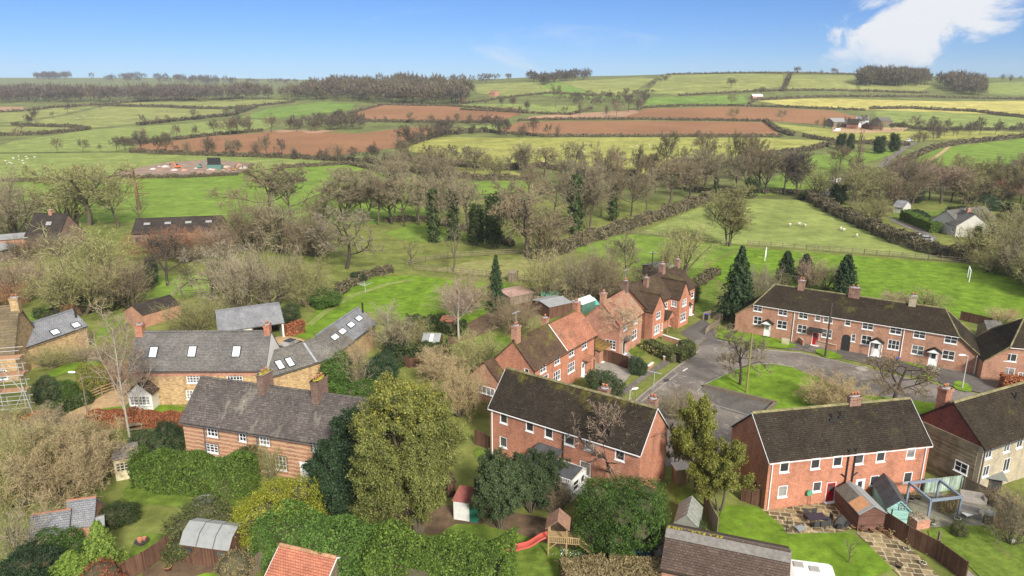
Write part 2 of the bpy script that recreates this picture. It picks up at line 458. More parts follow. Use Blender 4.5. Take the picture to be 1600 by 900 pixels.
# ------------------------------------------------------------------ setting: terrain, fields, roads
G_ROUGH = grass_mat('rough_grass', (.12, .155, .034), (.21, .22, .06), 0.03, 0.5, worn=(0.08, 0.62, (.14, .105, .06)))
G_FAR = grass_mat('far_grass', (.12, .14, .045), (.18, .195, .065), 0.006, 0.12, bump=0)
G_BRIGHT = grass_mat('bright_grass', (.14, .22, .034), (.195, .28, .045), 0.018, 0.35, streak=(0.3, .02, .12))
G_LAWN = grass_mat('lawn_grass', (.105, .19, .016), (.17, .265, .026), 0.07, 0.7, bump=0.7, worn=(0.13, 0.64, (.15, .16, .045)), streak=(.5, .06, .12))
G_LAWN2 = grass_mat('mossy_lawn', (.085, .155, .02), (.16, .21, .035), 0.14, 0.9, bump=0.8, worn=(0.22, 0.62, (.22, .19, .08)))
G_OLIVE = grass_mat('olive_pasture', (.18, .23, .06), (.26, .30, .085), 0.014, 0.35, streak=(1.2, .015, .12))
G_YELLOW = grass_mat('yellow_pasture', (.255, .265, .065), (.345, .335, .09), 0.012, 0.3, streak=(1.0, .015, .12))
G_HILL = grass_mat('hill_pasture', (.20, .225, .07), (.28, .29, .09), 0.006, 0.12, bump=0)
G_STRAW = grass_mat('straw_field', (.40, .36, .10), (.48, .42, .13), 0.006, 0.12, bump=0)
G_GREENFAR = grass_mat('green_far', (.14, .215, .045), (.19, .275, .055), 0.008, 0.15, bump=0)
G_PAD = grass_mat('paddock', (.30, .27, .11), (.24, .25, .08), 0.05, 0.5)
SOIL = soil_mat('ploughed_soil', (.265, .14, .072), 0.9)
SOIL2 = soil_mat('pale_soil', (.36, .225, .14), 0.4)
EARTH = plain('bare_earth', (.13, .085, .05), 0.95, var=.45, scale=0.8)
DIRT = plain('site_dirt', (.26, .185, .135), 0.95, var=.4, scale=0.25)
GRAVEL = plain('gravel', (.42, .285, .15), 0.95, var=.25, scale=1.2)
ROAD = road_mat('tarmac', (.12, .103, .09), (.205, .178, .152), .54)
ROAD2 = road_mat('tarmac_dark', (.085, .077, .07), (.135, .122, .108), .60)
PAVE = road_mat('pavement', (.125, .108, .092), (.19, .168, .142), .56)
CONC = plain('concrete', (.29, .26, .22), 0.9, var=.2, scale=1.0)
FLAGS = slab_mat('flagstones', (.30, .23, .125))
DECK = wood_mat('decking', (.21, .205, .155), 0.15, 0)
WHITE = plain('white_paint', (.78, .78, .76), 0.5, var=.05)

def terrain():
    xs = [x * 20.0 for x in range(-150, 181)]
    ys = [y * 20.0 for y in range(-3, 190)]
    v = [(x, y, height(x, y)) for y in ys for x in xs]
    w = len(xs)
    f = [(j*w+i, j*w+i+1, (j+1)*w+i+1, (j+1)*w+i) for j in range(len(ys)-1) for i in range(w-1)]
    me = bpy.data.meshes.new('terrain'); me.from_pydata(v, [], f); me.materials.append(G_ROUGH); me.materials.append(G_FAR)
    me.polygons.foreach_set('material_index', [0 if ys[k // (w-1)] < 240 else 1 for k in range(len(f))])
    me.polygons.foreach_set('use_smooth', [True] * len(f)); me.update()
    tag(link(bpy.data.objects.new('terrain', me)), kind='structure')
terrain()
LAYER = [0]
def smooth_poly(pts, n=1):
    for _ in range(n):
        q = []
        for i in range(len(pts)):
            a, b = pts[i], pts[(i + 1) % len(pts)]
            q += [(a[0]*.75+b[0]*.25, a[1]*.75+b[1]*.25), (a[0]*.25+b[0]*.75, a[1]*.25+b[1]*.75)]
        pts = q
    return pts
def sheet(name, pts, mat, off=0.02, world=False, smooth=0):
    """a surface laid on the land; pts are photo pixels (or metres)"""
    if smooth: pts = smooth_poly(pts, smooth)
    w = [Vector((p[0], p[1], 0)) for p in pts] if world else [at(*p) for p in pts]
    bm = bmesh.new()
    vs = [bm.verts.new((p.x, p.y, 0)) for p in w]
    bm.faces.new(vs)
    bmesh.ops.triangulate(bm, faces=bm.faces[:])
    y1 = max(p.y for p in w)
    if y1 > 280:
        for axis in (0, 1):
            lo = min(p[axis] for p in w); hi = max(p[axis] for p in w)
            k = math.floor(lo / 20) + 1
            while k * 20 < hi:
                co = [0, 0, 0]; no = [0, 0, 0]; co[axis] = k * 20.0; no[axis] = 1
                bmesh.ops.bisect_plane(bm, geom=bm.verts[:] + bm.edges[:] + bm.faces[:], dist=1e-4, plane_co=co, plane_no=no)
                k += 1
    if off < 0.14: LAYER[0] += 1; off += LAYER[0] * 0.0009
    for v in bm.verts: v.co.z = height(v.co.x, v.co.y) + off
    bm.normal_update()
    for f in bm.faces:
        if f.normal.z < 0: f.normal_flip()
    me = bpy.data.meshes.new(name); bm.to_mesh(me); bm.free(); me.materials.append(mat)
    return tag(link(bpy.data.objects.new(name, me)), kind='structure')

FO = 0.16
FIELDS = [
 # left half, near to far
 (G_BRIGHT, [(45,283),(200,278),(285,277),(370,273),(440,262),(545,257),(600,270),(660,282),(710,300),(700,340),(600,350),(330,350),(40,345),(-60,335),(-60,285)]),
 (G_OLIVE, [(-60,242),(0,241),(190,239),(300,243),(430,246),(535,252),(545,256),(440,261),(370,272),(285,276),(200,277),(45,282),(-60,284)]),
 (SOIL, [(208,239),(216,226),(330,213),(430,206),(560,209),(640,199),(690,200),(660,220),(630,230),(565,238),(500,246),(300,241)]),
 (G_OLIVE, [(-40,240),(20,221),(140,203),(215,198),(330,190),(400,186),(432,195),(410,204),(320,211),(214,223),(200,237),(0,239)]),
 (G_HILL, [(-20,196),(20,193),(105,180),(165,166),(350,171),(362,178),(290,187),(215,193),(140,201),(100,197),(40,196)]),
 (G_HILL, [(-40,199),(40,198),(112,200),(130,203),(60,211),(0,213),(-60,216)]),
 (SOIL2, [(-40,167),(0,167),(36,167),(40,172),(0,176),(-40,176)]),
 (G_HILL, [(165,163),(250,158),(380,154),(462,158),(390,167),(250,166)]),
 (G_HILL, [(-40,178),(36,174),(80,169),(150,166),(95,180),(20,191),(-40,194)]),
 (G_GREENFAR, [(372,184),(420,170),(500,160),(556,162),(548,172),(480,180),(430,185)]),
 (SOIL, [(545,180),(600,163),(700,165),(800,168),(826,175),(775,190),(680,191),(575,189)]),
 (SOIL2, [(408,206),(440,203),(530,204),(500,208),(430,209)]),
 (G_YELLOW, [(575,252),(600,250),(700,261),(800,268),(835,279),(740,279),(640,268)]),
 (G_BRIGHT, [(740,285),(830,282),(822,301),(750,304)]),
 (G_BRIGHT, [(600,366),(640,350),(700,352),(735,372),(650,379)]),
 # right half
 (G_YELLOW, [(625,234),(680,214),(800,216),(1060,215),(1200,216),(1302,221),(1296,228),(1260,236),(1190,246),(1100,266),(1000,272),(930,272),(830,259),(700,250)]),
 (SOIL, [(765,206),(812,191),(1000,189),(1195,191),(1222,213),(1000,213),(850,213)]),
 (SOIL, [(962,186),(1010,170),(1150,167),(1300,173),(1352,185),(1296,196),(1200,189),(1000,187)]),
 (SOIL2, [(806,189),(832,182),(990,172),(1002,175),(962,186)]),
 (G_STRAW, [(1182,158),(1290,154),(1660,157),(1660,186),(1600,180),(1372,172),(1250,168)]),
 (G_OLIVE, [(1366,174),(1420,171),(1600,184),(1600,201),(1450,202),(1372,191)]),
 (G_YELLOW, [(1206,193),(1290,201),(1360,206),(1500,204),(1600,207),(1590,213),(1420,221),(1310,219),(1232,202)]),
 (G_BRIGHT, [(1415,253),(1470,231),(1600,216),(1680,210),(1680,275),(1560,276),(1420,263)]),
 (G_BRIGHT, [(1160,308),(1180,300),(1262,244),(1330,238),(1420,233),(1330,262),(1300,300)]),
 (G_HILL, [(1012,145),(1042,117),(1223,117),(1224,135),(1150,144),(1060,149)]),
 (G_HILL, [(1238,118),(1334,118),(1338,142),(1230,141)]),
 (G_HILL, [(1342,131),(1460,133),(1440,143),(1345,142)]),
 (G_OLIVE, [(1540,130),(1640,127),(1640,150),(1546,147)]),
 (G_HILL, [(872,128),(1000,121),(1022,123),(985,149),(930,148)]),
 (G_GREENFAR, [(1000,153),(1160,149),(1172,162),(1000,168)]),
 (G_GREENFAR, [(842,135),(870,128),(930,149),(985,150),(960,155),(850,150)]),
 (G_HILL, [(742,132),(842,128),(862,145),(800,152),(745,146)]),
 (G_OLIVE, [(720,163),(900,166),(920,171),(890,179),(820,176),(720,172)]),
 (G_OLIVE, [(800,200),(760,204),(690,203),(775,192)]),
 # near right pastures
 (G_OLIVE, [(1000,364),(1110,316),(1180,310),(1262,314),(1320,345),(1400,380),(1520,400),(1532,411),(1170,384),(1100,376)]),
 (G_LAWN, [(1110,412),(1168,388),(1535,415),(1620,445),(1640,530),(1480,492),(1200,472),(1110,432)]),
 (G_BRIGHT, [(885,388),(950,366),(1000,366),(1100,378),(1165,386),(1100,412),(1090,430),(1000,420)]),
 (G_LAWN, [(462,528),(500,480),(555,434),(640,430),(740,440),(812,447),(800,470),(740,500),(700,520),(640,508),(590,492),(562,486),(492,528)]),
 (G_PAD, [(672,424),(740,407),(850,404),(884,418),(835,441),(760,432)]),
 (G_BRIGHT, [(230,432),(330,430),(400,440),(330,462),(200,470),(150,480),(100,485),(20,510),(20,500),(100,470)]),
 (G_LAWN2, [(1392,332),(1480,330),(1475,352),(1440,350),(1400,345)]),
]
for m_, p_ in FIELDS: sheet('field', p_, m_, FO if max(y for x, y in p_) < 345 else 0.03)
sheet('building_site_ground', [(175,277),(190,268),(262,254),(330,250),(400,256),(378,270),(300,276)], DIRT, 0.26)
sheet('farm_track', [(1430,262),(1437,262),(1470,243),(1490,226),(1484,226),(1464,242)], GRAVEL, 0.24)
sheet('lane', [(1385,338),(1400,343),(1440,357),(1464,372),(1462,376),(1440,366),(1396,348)], PAVE, 0.06)
sheet('lane', [(1284,305),(1302,285),(1318,272),(1330,272),(1316,285),(1300,308)], PAVE, 0.2)
sheet('farm_road', [(1370,262),(1384,248),(1412,230),(1428,222),(1436,224),(1418,232),(1394,250),(1380,263)], PAVE, 0.3)
sheet('farm_yard', [(1300,199),(1420,200),(1410,206),(1350,209),(1300,207)], GRAVEL, 0.3)

# village: soil and garden ground, then the road, kerbs and greens on it
sheet('garden_ground', [(700,475),(800,455),(900,440),(1010,440),(1010,470),(880,480),(760,520),(700,540)], EARTH, 0.012)
sheet('road', [(905,720),(985,634),(1093,541),(1112,529),(1180,546),(1250,552),(1300,563),(1400,588),(1462,600),(1530,616),(1640,640),(1680,700),(1500,700),(1300,700),(1140,710),(1040,730)], ROAD, 0.02)
sheet('forecourt', [(1062,520),(1100,497),(1122,522),(1148,533),(1096,541),(1080,532)], ROAD2, 0.026)
sheet('pavement', [(930,655),(1012,590),(1080,548),(1105,530),(1098,527),(1060,548),(1000,590),(905,655)], PAVE, 0.12)
sheet('pavement', [(1118,528),(1180,541),(1255,549),(1310,559),(1345,567),(1400,582),(1460,596),(1510,606),(1560,621),(1600,632),(1600,622),(1530,606),(1470,575),(1350,545),(1245,532),(1120,521)], PAVE, 0.06)
sheet('driveway', [(1238,546),(1256,549),(1282,534),(1262,528),(1240,536)], ROAD2, 0.09)
sheet('driveway', [(1318,542),(1340,532),(1400,552),(1440,566),(1455,594),(1400,580),(1335,562),(1300,556)], ROAD2, 0.10)
sheet('driveway', [(1450,577),(1470,560),(1512,570),(1600,590),(1640,610),(1640,640),(1560,622),(1470,600)], ROAD2, 0.10)
sheet('puddle', [(1335,575),(1352,571),(1362,579),(1345,581)], CONC, 0.028, smooth=2)
for pts in ([(1115,523),(1140,514),(1180,522),(1247,538),(1237,547),(1180,541),(1120,530)],
            [(1270,549),(1285,545),(1319,557),(1308,562),(1290,561)],
            [(1411,568),(1445,578),(1447,573),(1412,566)],
            [(1441,585),(1462,590),(1453,598),(1440,594)],
            [(1491,594),(1519,603),(1517,615),(1489,609)]):
    sheet('grass_verge', pts, G_LAWN, 0.14, smooth=1)
GREEN = [(1097,604),(1120,592),(1145,580),(1175,571),(1205,570),(1235,574),(1275,590),(1310,606),(1350,618),(1420,626),(1478,633),(1462,668),(1400,675),(1195,675),(1185,668),(1212,632),(1150,617)]
sheet('green', GREEN, G_LAWN, 0.14)
sheet('parking_bay', [(1094,606),(1100,606),(1150,618),(1210,633),(1186,655),(1130,640),(1108,625)], ROAD2, 0.055)
def kerb(name, pts, w=0.14, h=0.13, m=None, z0=0.0):
    q = [P(*p) for p in pts]
    mb = MB()
    for a, b in zip(q, q[1:]):
        d = (b - a).normalized(); n = Vector((-d.y, d.x, 0)) * w / 2
        mb.face([a + n + Vector((0,0,h)), a - n + Vector((0,0,h)), b - n + Vector((0,0,h)), b + n + Vector((0,0,h))])
        mb.face([a + n, a + n + Vector((0,0,h)), b + n + Vector((0,0,h)), b + n]); mb.face([a - n, b - n, b - n + Vector((0,0,h)), a - n + Vector((0,0,h))])
    return tag(mb.build(name, m or CONC), kind='structure')
kerb('kerb', [(975,642),(1010,612),(1050,580),(1094,547)], h=.14)
kerb('kerb', [(1120,532),(1180,546),(1250,552),(1300,563),(1345,574),(1400,588),(1462,601)], h=.14)
kerb('kerb', [(1095,606),(1090,611),(1091,618),(1100,626),(1118,634),(1150,643),(1186,655)], .14, .08, CONC)
kerb('kerb', [(1097,604),(1120,593),(1145,580),(1175,571),(1205,569),(1240,575)], .16, .17)
kerb('low_kerb_wall', [(1100,605),(1150,617),(1212,632),(1190,654)], .35, .45, plain('dark_kerb', (.16, .13, .09), .9, var=.3))
sheet('road_marking', [(1000,628),(1003,628.6),(1061,584),(1059,583)], CONC, 0.028)
sheet('road_marking', [(1066,580),(1068,580.6),(1075,576),(1073.5,575.5)], WHITE, 0.028)
sheet('manhole_cover', [(1037,593),(1044,592),(1047,595),(1041,598),(1036,596)], plain('iron', (.05, .045, .04)), 0.03, smooth=1)
# lawns and yards of the nearer gardens
for m_, n_, p_ in [
 (GRAVEL, 'gravel_drive', [(60,672),(100,650),(150,625),(190,600),(206,600),(206,632),(170,640),(150,645),(110,665),(80,690)]),
 (G_LAWN, 'lawn', [(148,640),(205,633),(290,634),(290,648),(220,650),(150,652)]),
 (G_LAWN, 'lawn', [(72,584),(110,566),(150,563),(160,572),(110,580),(80,592)]),
 (G_LAWN, 'lawn', [(25,506),(60,497),(110,490),(100,500),(40,516)]),
 (G_BRIGHT, 'lawn', [(165,502),(180,490),(240,484),(250,490),(215,498),(180,512),(160,530),(145,530)]),
 (G_OLIVE, 'paddock_grass', [(172,493),(240,481),(245,490),(200,500),(180,503)]),
 (GRAVEL, 'gravel_courtyard', [(405,556),(420,532),(440,524),(476,530),(474,540),(450,556),(410,572)]),
 (G_LAWN2, 'lawn', [(190,762),(225,752),(290,760),(375,782),(380,800),(330,805),(270,790),(195,790)]),
 (G_LAWN2, 'lawn', [(205,850),(230,830),(292,845),(270,868),(225,885),(200,890)]),
 (G_LAWN2, 'lawn', [(690,830),(720,816),(800,830),(880,860),(1000,870),(1020,905),(820,930),(780,905),(690,850)]),
 (G_LAWN2, 'lawn', [(740,700),(765,705),(765,722),(740,716)]),
 (G_LAWN2, 'lawn', [(1052,768),(1082,762),(1092,785),(1060,790)]),
 (G_LAWN2, 'lawn', [(690,560),(740,530),(790,520),(815,550),(790,585),(720,580)]),
 (G_LAWN2, 'lawn', [(1000,440),(1100,412),(1125,440),(1110,500),(1060,470)]),
 (EARTH, 'vegetable_bed', [(1092,452),(1118,440),(1120,455),(1096,468)]),
 (EARTH, 'flower_bed', [(745,790),(880,815),(940,820),(1030,835),(1030,870),(960,872),(850,850),(740,815)]),
 (EARTH, 'flower_bed', [(560,790),(760,790),(760,820),(700,840),(600,820)]),
 (G_LAWN, 'lawn', [(1114,790),(1180,791),(1195,800),(1225,822),(1230,834),(1300,832),(1340,836),(1420,905),(1130,920)]),
 (FLAGS, 'patio', [(1188,795),(1206,797),(1330,778),(1440,770),(1445,795),(1370,815),(1310,833),(1230,835),(1222,822)]),
 (FLAGS, 'patio_path', [(1338,833),(1390,822),(1480,915),(1425,920)]),
 (DECK, 'deck', [(1405,795),(1450,770),(1520,772),(1560,795),(1548,822),(1420,826)]),
 (CONC, 'garden_path', [(1415,825),(1430,824),(1540,915),(1515,918)]),
 (G_LAWN2, 'lawn', [(1440,833),(1480,822),(1545,822),(1640,850),(1680,950),(1560,930),(1490,862)]),
 (EARTH, 'flower_bed', [(1545,822),(1560,790),(1640,800),(1660,850),(1600,845)]),
 (G_ROUGH, 'garden_ground', [(1445,770),(1530,740),(1640,760),(1640,800),(1560,790)]),
 (CONC, 'forecourt', [(905,578),(975,545),(1000,560),(990,580),(965,612),(940,600)]),
 (G_LAWN2, 'lawn', [(978,545),(1010,532),(1025,540),(1015,552),(990,560)]),
 (G_LAWN, 'lawn', [(295,905),(330,893),(360,905),(330,920)]),
 (EARTH, 'flower_bed', [(200,905),(285,862),(400,880),(390,905),(300,920)]),
]: sheet(n_, p_, m_, 0.016 if m_ in (EARTH, G_ROUGH) else 0.03, smooth=0 if m_ in (FLAGS, DECK, CONC) else 1)
sheet('courtyard', [(1020,870),(1040,830),(1235,880),(1240,930),(1000,930)], PAVE, 0.024)
# paths worn across the big lawn
for k in range(2):
    o = 6 * k
    sheet('mown_track', [(478+o,508),(500+o,490),(545+o,462),(600+o,444),(640+o,437),(640+o,438.5),(602+o,446),(548+o,464),(503+o,492),(481+o,510)], G_OLIVE, 0.045)
# ------------------------------------------------------------------ buildings
BR_RED = brick_mat('red_brick', (.49, .17, .08), (.41, .13, .062))
BR_RED2 = brick_mat('red_brick_old', (.45, .155, .075), (.36, .115, .058))
BR_PINK = brick_mat('brick_pink', (.48, .205, .125), (.40, .16, .10))
BR_BROWN = brick_mat('brick_brown', (.43, .195, .11), (.34, .145, .08))
BR_STONE = brick_mat('ironstone', (.50, .35, .185), (.36, .235, .115), (.45, .35, .22), mott=.9)
BR_BAND = brick_mat('banded_brick', (.43, .17, .09), (.36, .13, .07), bands=(0.72, (.53, .37, .215), .5))
BR_DARK = brick_mat('sooty_brick', (.16, .075, .05), (.11, .055, .04))
T_DARK = tile_mat('dark_tiles', (.046, .037, .028), (.032, .026, .02), moss=0.66, mossc=(.13, .115, .018), top=(6.6, 8.6, .19))
T_DARK2 = tile_mat('dark_tiles_old', (.047, .037, .026), (.033, .026, .019), moss=0.63, mossc=(.13, .12, .02), top=(5.2, 8, .08))
T_MOSS = tile_mat('mossy_brown_tiles', (.115, .075, .05), (.08, .052, .037), moss=0.57, mossc=(.14, .14, .02), top=(5, 8.2, .12))
T_BROWN = tile_mat('brown_tiles', (.09, .063, .043), (.065, .045, .032), moss=0.62, mossc=(.12, .12, .025), top=(5, 7.8, .1))
T_RED = tile_mat('red_tiles', (.42, .19, .12), (.34, .145, .095), moss=.72, patch=(0.45, .55, (.14, .10, .07)))
T_RED2 = tile_mat('faded_red_tiles', (.38, .19, .13), (.31, .15, .10), moss=.70, patch=(0.5, .5, (.28, .22, .14)))
T_SLATE = tile_mat('grey_slate', (.17, .162, .155), (.125, .12, .115), course=.15, moss=.72, mossc=(.26, .25, .18))
T_SLATE2 = tile_mat('blue_slate', (.25, .255, .27), (.205, .21, .225), course=.13, contrast=.5)
T_SLATE3 = tile_mat('weathered_slate', (.19, .18, .165), (.14, .13, .12), moss=.6, mossc=(.17, .15, .09), patch=(.6, .55, (.11, .10, .09)))
T_STONE = tile_mat('stone_tiles', (.135, .118, .11), (.085, .073, .07), course=.16, moss=.68, mossc=(.22, .20, .06), patch=(0.75, .57, (.27, .25, .19), (1, .3, .3)))
T_BARN = tile_mat('barn_sheets', (.055, .045, .038), (.042, .035, .03), course=.4, width=1.0, moss=.75)
T_TERRA = tile_mat('terracotta_tiles', (.50, .20, .125), (.42, .155, .10), course=.115, width=.22, contrast=.6)
T_GARAGE = tile_mat('garage_tiles', (.125, .092, .075), (.088, .062, .052), course=.1, width=.24, moss=.9, contrast=.9)
RIDGE = plain('mossy_ridge', (.20, .175, .085), .95, var=.55, scale=1.6)
FELT = plain('grey_felt', (.27, .275, .27), .9, var=.14, scale=1.5)
FELT_D = plain('dark_felt', (.075, .075, .08), .85, var=.3, scale=1.2)
RENDER = plain('white_render', (.68, .66, .60), .85, var=.1, scale=.9)
CREAM = plain('cream_render', (.62, .55, .40), .85, var=.14, scale=.9)
PVC = plain('white_pvc', (.80, .80, .79), .4, var=.03)
GREYPVC = plain('grey_gutter', (.12, .115, .11), .6, var=.1)
BLACKP = plain('black_iron', (.03, .03, .03), .5, var=.2)
LEAD = plain('lead', (.30, .31, .32), .6, var=.2)
TERRA = plain('terracotta', (.42, .18, .10), .8, var=.2)
BR_OLD = brick_mat('weathered_brick', (.27, .125, .08), (.20, .09, .06))
MOSSY = plain('mossy_top', (.30, .27, .03), .95, var=.5, scale=3)
REDHANG = brick_mat('hung_tiles', (.22, .07, .055), (.18, .055, .045), (.12, .04, .035))
BOARD = wood_mat('weatherboard', (.30, .24, .155), .2, 2, .8)
STONEB = brick_mat('pale_block', (.42, .36, .25), (.36, .30, .21), (.46, .41, .31))
W_BROWN = wood_mat('brown_boards', (.135, .07, .045), .14, 0)
W_BROWNH = wood_mat('brown_shiplap', (.15, .075, .055), .12, 2)
W_GREY = wood_mat('grey_boards', (.23, .185, .13), .15, 0)
W_GREYH = wood_mat('grey_shiplap', (.24, .19, .13), .14, 2)
W_TAN = wood_mat('tan_boards', (.36, .25, .13), .16, 0)
W_AQUA = wood_mat('aqua_boards', (.28, .48, .43), .12, 2, .3)
W_AQUA2 = wood_mat('faded_aqua', (.33, .42, .34), .16, 0, .8)
def glass_mat():
    m, t, b = newmat('window_glass'); N = NB(t)
    f = N.noise(N.coord(), 0.9, 4, 0.6); oi = N.n('ShaderNodeObjectInfo')
    c = N.ramp(oi.outputs['Random'], [(0, (.02, .022, .025)), (.55, (.06, .06, .058)), (.8, (.2, .195, .18)), (1, (.42, .40, .36))])
    N.l(N.mix(N.ramp(f, [(.4, (0, 0, 0)), (.6, (.6, .6, .6))]), c, (.03, .032, .035)), b.inputs['Base Color'])
    b.inputs['Roughness'].default_value = 0.06; b.inputs['Specular IOR Level'].default_value = 0.6
    return m
GLASS = glass_mat()
SKYGL = plain('skylight_glass', (.62, .66, .70), .15, var=.15, spec=.6)

class Frame:
    def __init__(s, q):
        X, Y, th, s.L, s.W, s.he, s.hr = q
        s.o = Vector((X, Y, 0)); s.th = R(th)
        s.d = Vector((math.cos(s.th), math.sin(s.th), 0)); s.n = Vector((-s.d.y, s.d.x, 0))
    def loc(s, w): w = w - s.o; return Vector((w.dot(s.d), w.dot(s.n), w.z))
    def pick(s, px, py, p0, nrm):
        """photo pixel on a local plane -> local point"""
        rd = Vector(ray(px, py)); eye = Vector((0, 0, EYE)) - s.o
        e = Vector((eye.dot(s.d), eye.dot(s.n), eye.z)); r = Vector((rd.dot(s.d), rd.dot(s.n), rd.z))
        p0 = Vector(p0); nrm = Vector(nrm)
        return e + r * ((p0 - e).dot(nrm) / r.dot(nrm))
    def wall(s, px, py, face='front', off=0.0):
        if face == 'front': p = s.pick(px, py, (0, off, 0), (0, 1, 0)); return p.x, p.z
        if face == 'left': p = s.pick(px, py, (off, 0, 0), (1, 0, 0)); return p.y, p.z
        p = s.pick(px, py, (s.L + off, 0, 0), (1, 0, 0)); return p.y, p.z
    def roof(s, px, py):
        k = (s.hr - s.he) / (s.W / 2)
        return s.pick(px, py, (0, 0, s.he), (0, -k, 1))
def mapper(face, L, W, off=0.0):
    if face == 'front': return lambda u, z, d: (u, off + d, z)
    if face == 'back': return lambda u, z, d: (u, W - d, z)
    if face == 'left': return lambda u, z, d: (off + d, u, z)
    return lambda u, z, d: (L + off - d, u, z)
def panel(mb, mp, u0, u1, z0, z1, ops, dep=0.14, mi=0):
    """a wall face with real recessed openings; ops = [(u0,u1,z0,z1)]"""
    ops = [(max(a, u0 + .05), min(b, u1 - .05), max(c, z0), min(d, z1 - .02)) for a, b, c, d in ops]
    us = sorted({u0, u1, *[x for o in ops for x in o[:2]]}); zs = sorted({z0, z1, *[x for o in ops for x in o[2:]]})
    for i in range(len(us) - 1):
        for j in range(len(zs) - 1):
            cu, cz = (us[i] + us[i+1]) / 2, (zs[j] + zs[j+1]) / 2
            if any(a < cu < b and c < cz < d for a, b, c, d in ops): continue
            mb.face([mp(us[i], zs[j], 0), mp(us[i+1], zs[j], 0), mp(us[i+1], zs[j+1], 0), mp(us[i], zs[j+1], 0)], mi)
    for a, b, c, d in ops:
        for q in (((a, c), (a, d)), ((b, c), (b, d)), ((a, c), (b, c)), ((a, d), (b, d))):
            (p, r), (t, w) = q
            mb.face([mp(p, r, 0), mp(t, w, 0), mp(t, w, dep), mp(p, r, dep)], mi)
def bars(mb, mp, u0, u1, z0, z1, d0, d1, mi=0):
    a = [mp(u0, z0, d0), mp(u1, z1, d1)]
    lo = [min(a[0][i], a[1][i]) for i in range(3)]; hi = [max(a[0][i], a[1][i]) for i in range(3)]
    mb.box(lo[0], hi[0], lo[1], hi[1], lo[2], hi[2], mi)
def window(par, mp, op, cols=2, rows=1, m=None, sill=True, fr=.085, gl=None, sur=None):
    a, b, c, d = op
    mb = MB(); f = fr
    bars(mb, mp, a, a+f, c, d, .015, .10); bars(mb, mp, b-f, b, c, d, .015, .10)
    bars(mb, mp, a+f, b-f, c, c+f, .015, .10); bars(mb, mp, a+f, b-f, d-f, d, .015, .10)
    for i in range(1, cols):
        u = a + (b - a) * i / cols; bars(mb, mp, u-.03, u+.03, c+f, d-f, .025, .09)
    for j in range(1, rows):
        z = c + (d - c) * j / rows; bars(mb, mp, a+f, b-f, z-.022, z+.022, .03, .085)
    w = mb.build('window', m or PVC, par)
    g = MB(); g.face([mp(a+f, c+f, .075), mp(b-f, c+f, .075), mp(b-f, d-f, .075), mp(a+f, d-f, .075)])
    g.build('pane', gl or GLASS, w)
    if sur:
        q = MB()
        for j in range(int((d - c + .3) / .14)):
            k = .2 if j % 2 else .1; z = c - .15 + j*.14
            bars(q, mp, a - k, a - .001, z, z + .139, -.02, -.001); bars(q, mp, b + .001, b + k, z, z + .139, -.02, -.001)
        bars(q, mp, a - .15, b + .15, d + .001, d + .16, -.025, -.001); q.build('surround', sur, w)
    if sill:
        sb = MB(); bars(sb, mp, a-.06, b+.06, c-.09, c, -.07, .06); sb.build('sill', m or PVC, w)
    return w
def door(par, mp, op, m, glass=True, fm=None):
    a, b, c, d = op
    fb = MB(); f = .07
    bars(fb, mp, a, a+f, c, d, .01, .1); bars(fb, mp, b-f, b, c, d, .01, .1); bars(fb, mp, a+f, b-f, d-f, d, .01, .1)
    bars(fb, mp, a-.1, b+.1, c, c+.08, -.35, -.001)
    fo = fb.build('door_frame', fm or PVC, par)
    mb = MB(); bars(mb, mp, a+f, b-f, c, d-f, .04, .09)
    o = mb.build('door', m, par)
    if glass:
        g = MB(); w = (b - a); bars(g, mp, a+f+w*.2, b-f-w*.2, c+1.15, d-f-.2, .034, .0395); g.build('pane', GLASS, o)
    h = MB(); bars(h, mp, b-f-.14, b-f-.08, c+.95, c+1.1, .0, .039); h.build('handle', LEAD, o)
    return o
def chimney(par, x, y, w, d, z0, z1, m, pots=2, top=None, along=True):
    mb = MB()
    mb.box(x-w/2, x+w/2, y-d/2, y+d/2, z0, z1)
    mb.box(x-w/2-.05, x+w/2+.05, y-d/2-.05, y+d/2+.05, z1-.32, z1-.2); mb.box(x-w/2-.07, x+w/2+.07, y-d/2-.07, y+d/2+.07, z1-.14, z1)
    c = mb.build('chimney', m, par)
    t = MB(); t.lathe([(min(w, d)*.5, 0), (min(w, d)*.42, .08), (.05, .1)], (x, y, z1 + .001), 8, sx=max(1, w/d), sy=max(1, d/w)); t.build('flaunching', top or LEAD, c)
    for i in range(pots):
        o = (i - (pots-1)/2) * (max(w, d) / max(pots, 1)) * .8
        p = MB(); p.lathe([(.14, 0), (.12, .3), (.15, .34), (.15, .38), (.1, .385)], (x + (o if w >= d else 0), y + (0 if w >= d else o), z1+.03), 10)
        p.build('chimney_pot', TERRA, c, True)
    fl = MB(); fl.box(x-w/2-.12, x+w/2+.12, y-d/2-.2, y-d/2-.02, z0+.0, z0+.06); 
    return c
